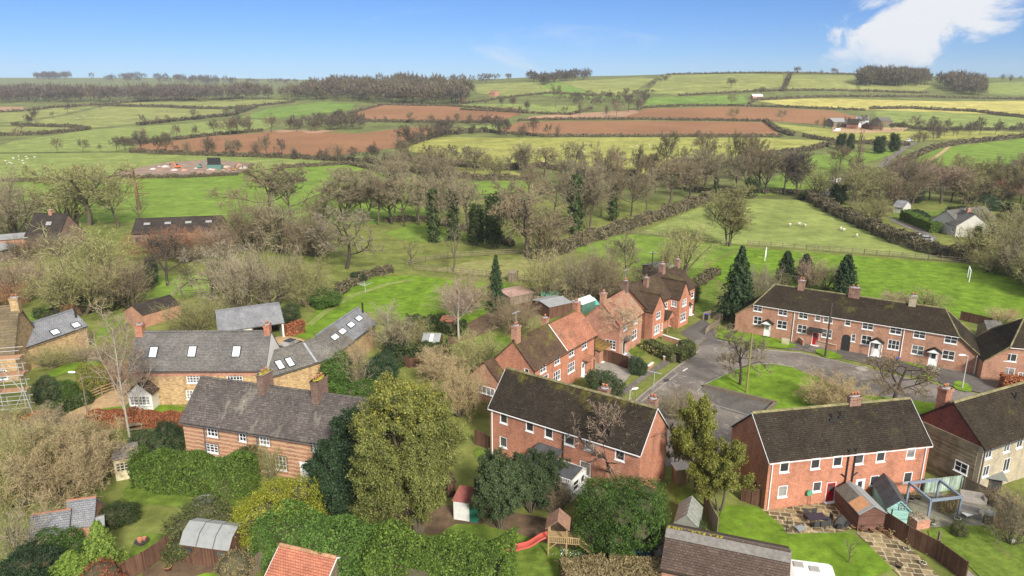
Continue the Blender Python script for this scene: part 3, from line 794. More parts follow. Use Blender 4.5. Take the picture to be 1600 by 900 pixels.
def gable_roof(par, L, W, he, hr, m, oh=.28, vg=.12, t=.14, ridge=None, bb=None, name='roof', x0=0.0, ymap=None):
    """two slopes with real thickness, ridge tiles and barge boards"""
    k = (hr - he) / (W / 2); mb = MB(); e = oh
    lo = he - k * e
    for sgn in (0, 1):
        y0, yr = (-e, W/2) if sgn == 0 else (W + e, W/2)
        q = [(x0-vg, y0, lo+t), (x0+L+vg, y0, lo+t), (x0+L+vg, yr, hr+t), (x0-vg, yr, hr+t)]
        mb.slab(q, t)
    r = mb.build(name, m, par)
    rb = MB(); n = max(2, int(L / .45))
    for i in range(n):
        a = x0 - vg + (L + 2*vg) * i / n; b = x0 - vg + (L + 2*vg) * (i+1) / n - .015
        pr = [(-.17, -.06), (-.12, .06), (0, .11), (.12, .06), (.17, -.06)]
        for (ya, za), (yb, zb) in zip(pr, pr[1:]):
            rb.face([(a, W/2+ya, hr+t+za), (b, W/2+ya, hr+t+za), (b, W/2+yb, hr+t+zb), (a, W/2+yb, hr+t+zb)])
    rb.build('ridge_tiles', ridge or m, r)
    if bb:
        for xx in (x0-vg-.03, x0+L+vg):
            b_ = MB()
            for y0, yr in ((-e, W/2), (W+e, W/2)):
                b_.face([(xx, y0, lo+t+.02), (xx, yr, hr+t+.02), (xx, yr, hr+t-.11), (xx, y0, lo+t-.11)])
                b_.face([(xx+.03, y0, lo+t+.02), (xx+.03, yr, hr+t+.02), (xx+.03, yr, hr+t-.11), (xx+.03, y0, lo+t-.11)])
                b_.face([(xx, y0, lo+t+.02), (xx, yr, hr+t+.02), (xx+.03, yr, hr+t+.02), (xx+.03, y0, lo+t+.02)])
                b_.face([(xx, y0, lo+t-.11), (xx+.03, y0, lo+t-.11), (xx+.03, y0, lo+t+.02), (xx, y0, lo+t+.02)])
            b_.build('bargeboard', bb, r)
    return r
def shell(par, L, W, he, hr, m, ops=None, gm=None, gl=True, gr=True, x0=0.0):
    ops = ops or {}; mb = MB()
    for face, u1 in (('front', L), ('back', L), ('left', W), ('right', W)):
        mp0 = mapper(face, L, W)
        mp = lambda u, z, d, mp0=mp0: tuple(a + b for a, b in zip(mp0(u, z, d), (x0, 0, 0)))
        panel(mb, mp, 0, u1, -.3, he, ops.get(face, []))
        if face in ('left', 'right'):
            mb.face([mp(0, he, 0), mp(W, he, 0), mp(W/2, hr, 0)], 1 if gm else 0)
    return mb.build('wall', [m, gm] if gm else m, par)
def gutter(par, x0, x1, y, z, m):
    mb = MB(); mb.box(x0, x1, y-.10, y, z, z+.06); return mb.build('gutter', m, par)
def downpipe(par, x, y, z1, m, z0=0.0):
    mb = MB(); mb.tube((x, y, z0), (x, y, z1), .06, n=6); return mb.build('downpipe', m, par)
def oprect(u, z, w, h): return (u - w/2, u + w/2, z - h/2, z + h/2)
def house(q, name, label, wallm, roofm, wins=(), doors=(), lights=(), chim=(), bb=None, gut=PVC, pipes=(), gm=None, cat='house', ridge=None, oh=.28, group=None, ground=0.0, wm=None, sur=None):
    """wins: (face, px, py, w, h, cols, rows); doors: (face, px, w, h, material); positions are read off the photo on the wall's own plane"""
    F = Frame(q); L, W, he, hr = F.L, F.W, F.he, F.hr
    par = empty(name, F.o, F.th, label, cat, group)
    ops = {'front': [], 'left': [], 'right': []}; todo = []
    for face, px, py, w, h, c, r in wins:
        u, z = F.wall(px, py, face)
        z = min(max(z, h/2 + .45), he - h/2 - .18); U = L if face == 'front' else W
        u = min(max(u, w/2 + .2), U - w/2 - .2)
        op = oprect(u, z, w, h); ops[face].append(op); todo.append(('w', face, op, c, r))
    for face, px, py, w, h, m in doors:
        u, z = F.wall(px, py, face); U = L if face == 'front' else W
        u = min(max(u, w/2 + .1), U - w/2 - .1)
        op = (u - w/2, u + w/2, 0.06, h); ops[face].append(op); todo.append(('d', face, op, m, 0))
    shell(par, L, W, he, hr, wallm, ops, gm)
    for kd, face, op, a, b in todo:
        mp = mapper(face, L, W)
        if kd == 'w': window(par, mp, op, a, b, wm, sur=sur)
        else: door(par, mp, op, a)
    ro = gable_roof(par, L, W, he, hr, roofm, oh=oh, ridge=ridge, bb=bb)
    k = (hr - he) / (W / 2)
    if gut: gutter(par, -.1, L+.1, -oh - .002, he - k*oh - .02, gut)
    for x in pipes: downpipe(par, x, -.08, he - .2, gut or PVC)
    for px, py, w, h in lights:
        p = F.roof(px, py); rooflight(ro, p, w, h, math.atan(k))
    for x, y, w, d, up, m, pots in chim:
        yy = W/2 if y is None else y
        zr = hr - abs(yy - W/2) * k
        chimney(ro, x, yy, w, d, zr - .8, zr + up, m, pots, top=None)
    return par, F, ro
def rooflight(ro, p, w, h, ang, gm=None):
    M = Matrix.Translation(p) @ Matrix.Rotation(ang, 4, 'X')
    mb = MB(); f = .08; z0, z1 = .10, .24
    mb.box(-w/2-f, w/2+f, -h/2-f, -h/2, z0, z1, M=M); mb.box(-w/2-f, w/2+f, h/2, h/2+f, z0, z1, M=M)
    mb.box(-w/2-f, -w/2, -h/2, h/2, z0, z1, M=M); mb.box(w/2, w/2+f, -h/2, h/2, z0, z1, M=M)
    fo = mb.build('rooflight', BLACKP, ro)
    g = MB(); g.face([M @ Vector(c) for c in ((-w/2, -h/2, .2), (w/2, -h/2, .2), (w/2, h/2, .2), (-w/2, h/2, .2))]); g.build('pane', gm or SKYGL, fo)
def wing(par, x0, x1, y0, y1, he, hr, wallm, roofm, ops=(), left_ops=(), bb=None, nm='wing', t=.12):
    """cross wing: ridge runs front to back, its gable faces forward; local coordinates of the parent"""
    mb = MB(); mp = lambda u, z, d: (u, y0 + d, z)
    panel(mb, mp, x0, x1, -.3, he, list(ops)); mb.face([mp(x0, he, 0), mp(x1, he, 0), mp((x0+x1)/2, hr, 0)])
    mpl = lambda u, z, d: (x0 + d, u, z); panel(mb, mpl, y0, y1, -.3, he, list(left_ops))
    mpr = lambda u, z, d: (x1 - d, u, z); panel(mb, mpr, y0, y1, -.3, he, [])
    mb.build('wing_wall', wallm, par)
    xm = (x0 + x1) / 2; k = (hr - he) / ((x1 - x0) / 2); e = .2; r = MB()
    for a, s in ((x0 - e, 1), (x1 + e, -1)):
        r.slab([(a, y0 - .12, he - k*e + t), (a, y1, he - k*e + t), (xm, y1, hr + t), (xm, y0 - .12, hr + t)], t)
    ro = r.build('wing_roof', roofm, par)
    rb = MB(); rb.tube((xm, y0 - .12, hr + t), (xm, y1, hr + t), .12, n=6); rb.build('ridge_tiles', roofm, ro)
    return mp, mpl
def porch(par, x, w, d, z, m, post=None, rm=None, rise=.55):
    """little gabled porch hood on brackets or posts, standing out from the front wall"""
    mb = MB(); t = .08
    for s in (-1, 1):
        mb.slab([(x, -d, z + rise), (x, 0, z + rise), (x + s*(w/2+.12), 0, z - .06), (x + s*(w/2+.12), -d, z - .06)], t)
    o = mb.build('porch_roof', rm, par)
    f = MB(); f.face([(x-w/2, -d+.06, z), (x+w/2, -d+.06, z), (x, -d+.06, z+rise-.06)]); f.face([(x+w/2, -d+.09, z), (x-w/2, -d+.09, z), (x, -d+.09, z+rise-.06)])
    f.box(x-w/2, x+w/2, -d+.061, -d+.14, z-.12, z)
    f.build('porch_gable', m, o)
    if post:
        for s in (-1, 1):
            p = MB(); p.box(x+s*(w/2-.06)-.05, x+s*(w/2-.06)+.05, -d+.08, -d+.18, 0, z-.12); p.build('post', post, o)

RED_D = plain('red_door', (.36, .012, .015), .4, var=.06)
WHITE_D = plain('white_door', (.80, .80, .79), .4, var=.03)
TEAL_D = plain('teal_door', (.20, .30, .25), .5, var=.06)
GREY_D = plain('grey_door', (.30, .27, .24), .5, var=.06)

def Z(o, s, x, y): return (o[0] + x/s, o[1] + y/s)
# --- L: red brick semi in the right foreground
o_, s_ = (1120, 610), 3.104
wl = [('front', *Z(o_, s_, x, y), w, h, 1, 1) for x, y, w, h in [(330,363,.95,1.15),(480,348,.95,1.15),(588,335,.95,1.15),(693,325,.95,1.15),(797,313,.95,1.15),(943,298,.95,1.15),(320,490,.95,1.2),(487,467,.9,1.05),(765,437,.95,1.05),(927,422,.95,1.15)]]
dl = [('front', *Z(o_, s_, 553, 485), 1.0, 2.15, RED_D), ('front', *Z(o_, s_, 695, 460), 1.0, 2.15, WHITE_D), ('left', *Z(o_, s_, 186, 455), .95, 2.1, RED_D)]
hL, fL, rL = house((23.3, 57.5, 11.0, 16.7, 6.9, 5.1, 8.15), 'brick_house', 'red brick pair of houses with red and white back doors behind the flagstone patio', BR_RED, T_DARK, wl, dl, bb=PVC, pipes=(.35, 16.3), ridge=RIDGE, chim=[(10.6, None, 1.2, .5, .9, BR_OLD, 3)], oh=.2)
for px, py in [(1299, 656), (1313, 652)]:
    p = fL.roof(px, py); mb = MB(); mb.tube((p.x, p.y, p.z), (p.x, p.y, p.z + .6), .06); mb.tube((p.x, p.y, p.z+.55), (p.x, p.y, p.z+.68), .1)
    mb.box(p.x-.3, p.x+.3, p.y-.25, p.y-.05, p.z-.05, p.z+.19); mb.build('vent_pipe', BLACKP, rL)
for x in (8.05, 8.75):
    mb = MB(); mb.tube((x, -.12, .1), (x, -.12, 5.6), .065); mb.tube((x, -.12, 2.6), (x+(-.5 if x < 8.4 else .5), -.12, 3.0), .05)
    mb.build('soil_pipe', BLACKP, hL)
# --- K: red brick semi in the middle foreground
o_, s_ = (740, 560), 4.09
wk = [('front', *Z(o_, s_, x, y), w, h, 1, 1) for x, y, w, h in [(192,382,.95,1.2),(358,432,.95,1.2),(480,470,.95,1.25),(612,508,1.15,1.3),(740,548,1.05,1.2),(935,600,1.0,1.2),(190,535,.95,1.2),(712,705,1.2,1.5)]]
hK, fK, rK = house((-2.3, 67.9, -34.8, 17.1, 6.2, 5.5, 8.7), 'brick_house', 'red brick pair of houses with mossy dark roof and lean-to behind the bare pink tree', BR_RED2, T_DARK, wk, [], bb=PVC, pipes=(.3,), ridge=RIDGE, chim=[(10.9, 4.6, .9, .8, 1.6, BR_OLD, 2), (16.2, 4.3, .8, .8, 1.7, BR_OLD, 2)], oh=.2)
mb = MB(); mb.tube((9.0, -.12, .1), (9.0, -.12, 5.6), .06); mb.build('soil_pipe', BLACKP, hK)
# lean-to and rear porch of K
mb = MB(); mb.box(6.3, 8.9, -4.3, -.003, -.2, 2.25); mb.box(8.92, 11.6, -3.0, -.003, -.2, 2.2); mb.build('lean_to_wall', RENDER, hK)
mb = MB(); mb.slab([(6.1, -4.5, 2.3), (9.0, -4.5, 2.3), (9.0, -.01, 3.3), (6.1, -.01, 3.3)], .12); mb.build('lean_to_roof', FELT_D, hK)
mb = MB(); mb.slab([(9.06, -3.3, 2.45), (11.7, -3.3, 2.45), (11.7, -1.0, 2.75), (9.06, -1.0, 2.75)], .1); mb.build('porch_flat_roof', FELT_D, hK)
mb = MB()
for i in range(11): mb.box(9.2 + i*.24, 9.3 + i*.24, -3.36, -3.31, 2.16, 2.5)
mb.box(9.06, 11.8, -3.36, -3.31, 2.06, 2.14); mb.box(9.06, 11.8, -3.36, -3.31, 2.5, 2.58); mb.build('fascia', PVC, hK)
mpk = lambda u, z, d: (u, -3.0 + d - .12, z)
window(hK, mpk, (9.5, 10.0, 1.0, 1.7), 1, 1)
mpk = lambda u, z, d: (11.6 - d + .12, u, z)
window(hK, mpk, (-2.7, -1.6, .9, 2.0), 1, 2); door(hK, mpk, (-1.4, -.4, .05, 2.1), WHITE_D)
# --- cottage with banded brick
o_, s_ = (270, 560), 4.09
wc = [('front', *Z(o_, s_, x, y), w, h, c, 3) for x, y, w, h, c in [(250,455,1.3,1.4,3),(443,485,.85,1.4,2),(583,505,1.2,1.4,3),(915,550,.9,1.3,2),(250,575,1.5,1.0,3),(690,670,1.3,1.5,3),(605,690,.9,1.9,2)]]
hCt, fCt, rCt = house((-34.0, 66.6, -16.6, 20.2, 7.0, 4.85, 7.9), 'banded_brick_cottage', 'cottage of banded brick and ironstone with two big chimneys and a lichened stone roof', BR_BAND, T_STONE, wc, [('front', *Z(o_, s_, 838, 690), .95, 2.1, WHITE_D)], bb=None, gut=GREYPVC, oh=.45, sur=BR_DARK,
   chim=[(7.9, 3.5, .75, 1.7, 1.6, BR_DARK, 2), (14.2, 3.5, .8, 1.9, 1.7, BR_DARK, 3)])
for c in [c for c in rCt.children if c.name.startswith('chimney')]:
    for f in c.children:
        if f.name.startswith('flaunching'): f.data.materials[0] = MOSSY
for x in (2.6, 8.9, 16.6): downpipe(hCt, x, -.08, 4.6, GREYPVC)
# --- F: the semi with half dark, half red roof
o_, s_ = (720, 470), 5.454
qF = (2.5, 79.0, 54.3, 15.2, 5.7, 5.15, 8.05); fF = Frame(qF)
wf = [('front', *Z(o_, s_, x, y), w, h, c, 2) for x, y, w, h, c in [(703,560,1.35,1.05,2),(823,492,1.3,1.05,2),(945,415,1.3,1.05,2),(1055,355,1.3,1.05,2),(820,640,1.7,1.4,3),(942,565,1.7,1.4,3),(725,665,1.2,1.1,1)]]
wf.append(('left', *Z(o_, s_, 560, 600), .7, 1.1, 1, 2))
hF, fF, rF = house(qF, 'brick_house', 'brick pair of houses whose roof is half mossy brown and half pink-red tiles', BR_RED, T_MOSS, wf, [('front', *Z(o_, s_, 1045, 540), 1.0, 2.1, WHITE_D)], pipes=(.2, 15.0), gut=BLACKP,
   chim=[(.5, None, .85, .85, 1.9, BR_BROWN, 2), (7.5, 3.2, .7, .7, 1.3, BR_PINK, 1), (14.8, None, .8, .8, 1.3, BR_RED, 2)])
k = (8.05-5.15)/2.85; mb = MB()
for s in (0, 1):
    a, b = (-.285, 2.85) if s == 0 else (5.985, 2.85)
    mb.slab([(7.6, a, 5.15-k*.285+.19), (15.36, a, 5.15-k*.285+.19), (15.36, b, 8.05+.19), (7.6, b, 8.05+.19)], .05)
pr = mb.build('red_roof', T_RED, hF); pr['label'] = 'pink-red tiled half of the roof'
mb = MB(); mb.slab([(7.5, -.28, 5.14), (7.62, -.28, 5.14), (7.62, 2.85, 8.3), (7.5, 2.85, 8.3)], .06); mb.build('party_verge', RENDER, pr)
x = fF.wall(*Z(o_, s_, 1068, 460))[0]; porch(hF, x, 1.7, 1.1, 2.45, BR_RED, W_TAN, T_RED2)
# rear wing on F's left gable
p2 = empty('house', fF.o, fF.th)
p2.parent = None
bpy.data.objects.remove(p2)
mb = MB(); mb.box(-1.9, 0, 3.4, 8.3, -.2, 2.95); mb.face([(-1.9, 3.4, 2.95), (-1.9, 8.3, 2.95), (-1.9, 5.85, 5.2)]); mb.build('annexe_wall', BR_BROWN, hF)
mb = MB()
for a, b in ((3.1, 5.85), (8.6, 5.85)): mb.slab([(-2.0, a, 2.75), (-.005 if a < 5 else 2.5, a, 2.75), (-.005 if a < 5 else 2.5, b, 5.3), (-2.0, b, 5.3)], .12)
mb.build('annexe_roof', T_MOSS, hF)
window(hF, mapper('left', 0, 0, -2.0), (4.3, 6.9, 1.1, 2.1), 4, 1)
# --- G
o_, s_ = (890, 420), 6.0
qG = (15.3, 95.4, 55.5, 7.6, 5.8, 5.0, 7.75)
wg = [('front', *Z(o_, s_, x, y), w, h, 2, 2) for x, y, w, h in [(525,515,1.2,1.1),(620,465,1.3,1.1),(610,615,1.6,1.5)]] + [('left', *Z(o_, s_, 385, 710), 1.7, 1.4, 3, 3)]
hG, fG, rG = house(qG, 'brick_house', 'brick house with faded patchy red roof between the half red house and the gabled one', BR_PINK, T_RED2, wg, [('front', *Z(o_, s_, 510, 700), .95, 2.1, BLACKP)], gut=BLACKP,
   chim=[(.3, None, .75, .75, 1.5, BR_BROWN, 2), (7.4, None, .75, .75, 1.7, BR_DARK, 2)])
x = fG.wall(*Z(o_, s_, 530, 640))[0]; porch(hG, x, 1.5, .9, 2.35, W_GREY, None, T_SLATE)
# small lean-to between F and G
lp = P(931, 552)
le = empty('lean_to_shed', fG.o + fG.d * -3.6 + fG.n * 1.2, fG.th, 'low brick shed with mossy golden roof squeezed between two brick houses', 'shed')
mb = MB(); mb.box(0, 3.4, 0, 4.2, 0, 2.1); mb.build('wall', BR_BROWN, le)
mb = MB(); mb.slab([(-.2, -.3, 2.05), (3.45, -.3, 2.05), (3.45, 4.4, 3.1), (-.2, 4.4, 3.1)], .12)
mb.build('roof', tile_mat('golden_moss_tiles', (.20, .13, .06), (.15, .10, .05), moss=.45, mossc=(.30, .19, .03)), le)
door(le, mapper('front', 3.4, 4.2), (.5, 1.5, .05, 1.9), WHITE_D, False)
# --- H with two front gables
o_, s_ = (890, 420), 6.0
qH = (20.4, 103.3, 49.5, 16.6, 7.0, 5.1, 7.75); fH = Frame(qH)
wh = [('front', *Z(o_, s_, 900, 350), 1.3, 1.1, 2, 2), ('front', *Z(o_, s_, 1152, 245), 1.0, 1.1, 1, 2), ('front', *Z(o_, s_, 1000, 482), 1.0, 1.4, 2, 1)]
hH, fH, rH = house(qH, 'brick_house', 'brick pair of houses with brown roof, two front gables and a teal front door', BR_RED, T_BROWN, wh, [('front', *Z(o_, s_, 945, 520), 1.05, 2.2, TEAL_D), ('front', *Z(o_, s_, 1135, 405), 1.0, 2.1, WHITE_D)], gut=BLACKP, pipes=(16.4,),
   chim=[(4.3, 2.6, .7, .7, 1.5, BR_OLD, 1), (11.0, None, .8, .8, 1.6, BR_OLD, 2), (16.3, None, .7, .7, 1.4, BR_OLD, 1)])
u1, z1 = fH.wall(*Z(o_, s_, 805, 478), 'front', -1.3); u2, z2 = fH.wall(*Z(o_, s_, 798, 622), 'front', -1.3)
a, b = oprect(1.7, 3.75, 1.3, 1.15), oprect(1.5, 1.5, 1.7, 1.4)
mp, mpl = wing(hH, 0.0, 3.6, -1.3, 3.4, 4.7, 6.9, BR_RED, T_BROWN, [a, b, oprect(3.05, 1.5, .45, 1.2)])
window(hH, mp, a, 2, 2); window(hH, mp, b, 3, 2); window(hH, mp, oprect(3.05, 1.5, .45, 1.2), 1, 2)
a, b = oprect(9.6, 4.0, 1.4, 1.15), oprect(9.5, 1.55, 1.9, 1.4); c = oprect(-.6, 4.0, 1.0, 1.0)
mp, mpl = wing(hH, 7.9, 11.2, -1.6, 3.4, 5.0, 7.35, BR_RED, T_BROWN, [a, b], [c])
window(hH, mp, a, 2, 2); window(hH, mp, b, 3, 2); window(hH, mpl, c, 2, 2)
porch(hH, 5.7, 2.2, 1.6, 2.5, BR_RED2, BR_RED2, T_BROWN, 1.0); porch(hH, 13.4, 1.4, .9, 2.4, W_BROWN, None, T_BROWN)
# --- M on the right edge
o_, s_ = (1420, 590), 5.0
wm_ = [('front', *Z(o_, s_, x, y), w, h, 2, 1) for x, y, w, h in [(632,567,1.0,1.15),(775,515,1.0,1.15),(875,480,1.0,1.15),(605,730,.95,1.2),(765,682,1.05,1.5)]] + [('left', *Z(o_, s_, 410, 700), 1.3, 1.1, 2, 2)]
hM, fM, rM = house((44.3, 59.9, 25.3, 17.0, 7.0, 5.1, 8.2), 'weatherboarded_house', 'pale block house with tile-hung maroon gable over brown weatherboard', STONEB, T_DARK2, wm_, [], gm=REDHANG, gut=GREYPVC, ridge=RIDGE, pipes=(.2,), chim=[(.8, 5.0, .9, .9, 2.2, BR_RED2, 2)])
mb = MB(); mb.box(-.06, -.002, 0.45, 6.9, -.2, 5.05); w_ = mb.build('weatherboarding', BOARD, hM)
u, z = fM.wall(*Z(o_, s_, 410, 700), 'left', -.06); z = max(z, 1.0)
window(hM, mapper('left', 0, 0, -.15), oprect(u, z, 1.3, 1.1), 2, 2)
p = fM.roof(1586, 625); mb = MB(); mb.tube((p.x, p.y, p.z), (p.x, p.y, p.z+.9), .1); mb.build('vent_pipe', BLACKP, rM)
# white and brick outhouse in front of M
oe = empty('outhouse', P(1567, 750), R(25), 'white walled outhouse with flat grey roof against the pale block house', 'outhouse')
mb = MB(); mb.box(0, 3, 0, 2.6, 0, 2.6, 0); mb.build('wall', [RENDER], oe)
mb = MB(); mb.slab([(-.2, -.2, 2.75), (4, -.2, 2.75), (4, 2.8, 3.0), (-.2, 2.8, 3.0)], .14); mb.build('roof', FELT, oe)
mb = MB(); mb.box(-.04, -.002, .5, 1.4, .05, 2.0); mb.build('door', WHITE_D, oe)
mb = MB(); mb.box(1.2, 3.01, -.02, -.002, 0, 2.4); mb.build('brick_front', BR_RED, oe)
# --- C, the long slate farmhouse, and its wings
o_, s_ = (0, 450), 4.0
wcc = [('front', *Z(o_, s_, x, y), w, h, c, 3) for x, y, w, h, c in [(1215,568,1.9,1.1,5),(1467,565,1.9,1.1,5),(1195,668,1.2,1.2,3)]]
hC, fC, rC = house((-46.4, 80.0, 1.0, 16.4, 6.2, 4.7, 8.3), 'slate_farmhouse', 'long ironstone and brick farmhouse with three rooflights in a grey slate roof', BR_STONE, T_SLATE, wcc, [], gut=GREYPVC, lights=[(240.5, 551, .9, 1.3), (301, 550, .9, 1.3), (370, 550, .9, 1.3)],
   chim=[(.4, None, .9, 1.0, 1.1, BR_RED, 1), (16.1, None, .7, .9, 1.0, BR_RED, 2)])
mb = MB(); mb.box(0, 16.4, -.05, -.002, 3.75, 4.55); mb.box(-.0, 16.4, -.05, -.002, 4.55, 4.6); mb.build('brick_course', BR_PINK, hC)
mb = MB(); mb.box(16.402, 16.48, 0, 6.2, 0, 4.7); mb.face([(16.48, 0, 4.7), (16.48, 6.2, 4.7), (16.48, 3.1, 8.3)]); mb.build('rendered_gable', RENDER, hC)
ux = fC.wall(229, 615)[0]
mb = MB(); mb.box(ux-1.4, ux+1.4, -1.6, -.003, 0, 2.3); mb.face([(ux-1.4, -1.6, 2.3), (ux+1.4, -1.6, 2.3), (ux, -1.6, 3.6)]); mb.build('porch_wall', RENDER, hC)
mb = MB()
for s in (-1, 1): mb.slab([(ux, -1.85, 3.75), (ux, -.01, 3.75), (ux+s*1.7, -.01, 2.15), (ux+s*1.7, -1.85, 2.15)], .12)
mb.build('porch_roof', T_BROWN, hC)
window(hC, mapper('front', 0, 0, -1.72), (ux-1.2, ux+1.2, .7, 1.9), 5, 3)
o_, s_ = (400, 450), 4.0
hW, fW, rW = house((-23.4, 88.3, 76.4, 12.6, 5.4, 3.7, 5.7), 'stone_barn', 'long converted stone barn with five rooflights and a black flue', BR_STONE, T_SLATE2, [], [], gut=GREYPVC, cat='barn',
   lights=[(*Z(o_, s_, x, y), 1.5, .75) for x, y in [(640,195),(590,235),(537,277),(490,312),(445,355)]])
p = fW.roof(567, 490); mb = MB(); mb.tube((p.x, p.y, p.z), (p.x, p.y, p.z+1.7), .13); mb.build('flue', BLACKP, rW)
mb = MB(); kk = 2.0/2.7; mb.slab([(-.3, -.4, 3.7-kk*.4+.19), (4.6, -.4, 3.7-kk*.4+.19), (4.6, 2.7, 5.89), (-.3, 2.7, 5.89)], .05); mb.build('old_slates', T_SLATE3, rW)
hV, fV, rV = house((-30.3, 79.6, 46, 10.8, 5.4, 3.7, 5.5), 'stone_barn', 'low slate wing with two rooflights joining the farmhouse to the long barn', BR_STONE, T_SLATE3, [], [], gut=GREYPVC, cat='barn',
   lights=[(*Z(o_, s_, x, y), .75, 1.3) for x, y in [(147,485),(210,468)]])
mb = MB(); mb.slab([(7.2, -.3, 3.75), (7.5, -.3, 3.75), (7.5, 2.7, 5.72), (7.2, 2.7, 5.72)], .04); mb.build('lead_valley', LEAD, rV)
# car port garage
qg = (-43.6, 100.0, 27, 9.2, 6.0, 2.5, 4.7); fg = Frame(qg)
ge = empty('car_port', fg.o, fg.th, 'slate roofed car port with an open front facing the gravel yard', 'garage')
mb = MB(); mb.box(0, .25, 0, 6, 0, 2.5); mb.box(8.95, 9.2, 0, 6, 0, 2.5); mb.box(0.26, 8.94, 5.8, 6, 0, 2.5); mb.box(0.26, 4.5, 0, .2, 0, 2.5)
mb.face([(0, 0, 2.5), (0, 6, 2.5), (0, 3, 4.7)]); mb.face([(9.2, 0, 2.5), (9.2, 6, 2.5), (9.2, 3, 4.7)]); mb.build('wall', RENDER, ge)
mb = MB(); mb.box(4.5, 8.94, -.02, .18, 2.2, 2.5); mb.box(4.52, 4.7, 0.01, .19, 0, 2.2); mb.build('timber_frame', W_TAN, ge)
gable_roof(ge, 9.2, 6, 2.5, 4.7, T_SLATE2, oh=.3)
# --- B stone outbuilding
o_, s_ = (0, 450), 4.0
hB, fB, rB = house((-66.6, 90.6, 70, 9.8, 4.8, 3.5, 5.5), 'stone_outbuilding', 'honey stone outbuilding with slate roof, two rooflights and a black flue', BR_STONE, T_SLATE2, [], [], gut=BLACKP, cat='outbuilding',
   lights=[(*Z(o_, s_, 342, 280), 1.1, .8), (*Z(o_, s_, 472, 236), 1.1, .8)])
p = fB.roof(119, 497); mb = MB(); mb.tube((p.x, p.y, p.z), (p.x, p.y, p.z+1.6), .14); mb.build('flue', BLACKP, rB)
# --- A scaffolded house at the left edge
qa = (-76.0, 84.5, 14, 11.0, 8.0, 4.0, 9.2); fa = Frame(qa)
hA, fA, rA = house(qa, 'stone_house', 'stone house with steep mossy roof standing behind scaffolding', BR_STONE, tile_mat('old_thatch', (.17, .135, .085), (.13, .10, .065), course=.3, width=2, moss=.56, mossc=(.15, .12, .05)), [('front', 12, 630, 1.2, 1.3, 2, 2)], [], gut=None, chim=[(10.7, None, 1.0, 1.0, 1.3, BR_STONE, 2)], oh=.35)
# --- J, right edge, and I the terrace: sweeping end slopes
def sweep_house(q, low, name, label, wins, doors, roofm, wallm, ends=(1, 1), ridge_in=2.2, out=2.6):
    """a row whose end slopes sweep down past the eaves to a low corner: front wall has raking ends"""
    F = Frame(q); L, W, he, hr = F.L, F.W, F.he, F.hr
    par = empty(name, F.o, F.th, label, 'house')
    xl, xr = (-out if ends[0] else 0), (L + out if ends[1] else L)
    ops = []
    for px, py, w, h, c, r in wins:
        u, z = F.wall(px, py); z = min(max(z, h/2+.5), he - h/2 - .15); ops.append((oprect(u, z, w, h), c, r))
    dops = []
    for px, py, w, h, m in doors:
        u, z = F.wall(px, py); dops.append(((u-w/2, u+w/2, .06, h), m))
    mb = MB()
    for y, oo in ((0, [o[0] for o in ops] + [o[0] for o in dops]), (W, [])):
        mp = (lambda u, z, d: (u, d, z)) if y == 0 else (lambda u, z, d: (u, W - d, z))
        panel(mb, mp, 0, L, -.3, he, oo)
        if ends[0]: mb.face([mp(0, -.3, 0), mp(0, he, 0), mp(xl, low, 0), mp(xl, -.3, 0)])
        if ends[1]: mb.face([mp(L, -.3, 0), mp(L, he, 0), mp(xr, low, 0), mp(xr, -.3, 0)])
    mb.face([(xl, 0, -.3), (xl, W, -.3), (xl, W, low), (xl, 0, low)]); mb.face([(xr, 0, -.3), (xr, W, -.3), (xr, W, low), (xr, 0, low)])
    mb.build('wall', wallm, par)
    k = (hr - he) / (W/2); e = .25; t = .14; lo = he - k*e
    rl = ridge_in if ends[0] else 0; rr = L - ridge_in if ends[1] else L
    r = MB()
    r.slab([(0, -e, lo+t), (L, -e, lo+t), (rr, W/2, hr+t), (rl, W/2, hr+t)], t); r.slab([(L, W+e, lo+t), (0, W+e, lo+t), (rl, W/2, hr+t), (rr, W/2, hr+t)], t)
    for s, xo, x0, xr_ in ((0, xl - .2, 0, rl), (1, xr + .2, L, rr)):
        if not ends[s]: continue
        zl = low - .15
        r.slab([(x0, -e, lo+t), (xr_, W/2, hr+t), (x0, W+e, lo+t)], t); r.slab([(x0, -e, lo+t), (x0, W+e, lo+t), (xo, W+e, zl+t), (xo, -e, zl+t)], t)
    ro = r.build('roof', roofm, par)
    rb = MB(); rb.tube((rl, W/2, hr+t), (rr, W/2, hr+t), .13, n=6)
    for s, xo, x0, xr_ in ((0, xl, 0, rl), (1, xr, L, rr)):
        if ends[s]:
            for yy in (-e, W+e): rb.tube((xr_, W/2, hr+t), (x0, yy, lo+t), .11, n=6); rb.tube((x0, yy, lo+t), (xo, yy, low+t-.1), .09, n=6)
    rb.build('ridge_tiles', RIDGE, ro)
    mp = mapper('front', L, W)
    for op, c, rr_ in ops: window(par, mp, op, c, rr_)
    for op, m in dops: door(par, mp, op, m)
    gutter(par, 0, L, -e - .003, lo - .02, PVC)
    return par, F, ro
o_, s_ = (1100, 410), 3.2
wi = [(*Z(o_, s_, x, y), w, h, c, 2) for x, y, w, h, c in [(270,222,1.35,1.05,2),(395,243,1.35,1.05,2),(497,260,1.35,1.05,2),(570,270,.8,1.0,1),(622,278,1.35,1.05,2),(720,295,.8,1.0,1),(820,312,1.5,1.1,2),(960,332,1.5,1.1,2),(1078,360,1.5,1.15,2),(1235,386,1.55,1.15,2),
      (268,290,1.3,1.3,2),(390,312,1.5,1.3,2),(490,333,1.4,1.3,2),(614,355,1.45,1.35,2),(747,377,.6,1.2,1),(812,388,1.4,1.4,2),(948,412,1.5,1.45,3),(1068,438,1.5,1.35,2),(1222,464,1.5,1.35,2)]]
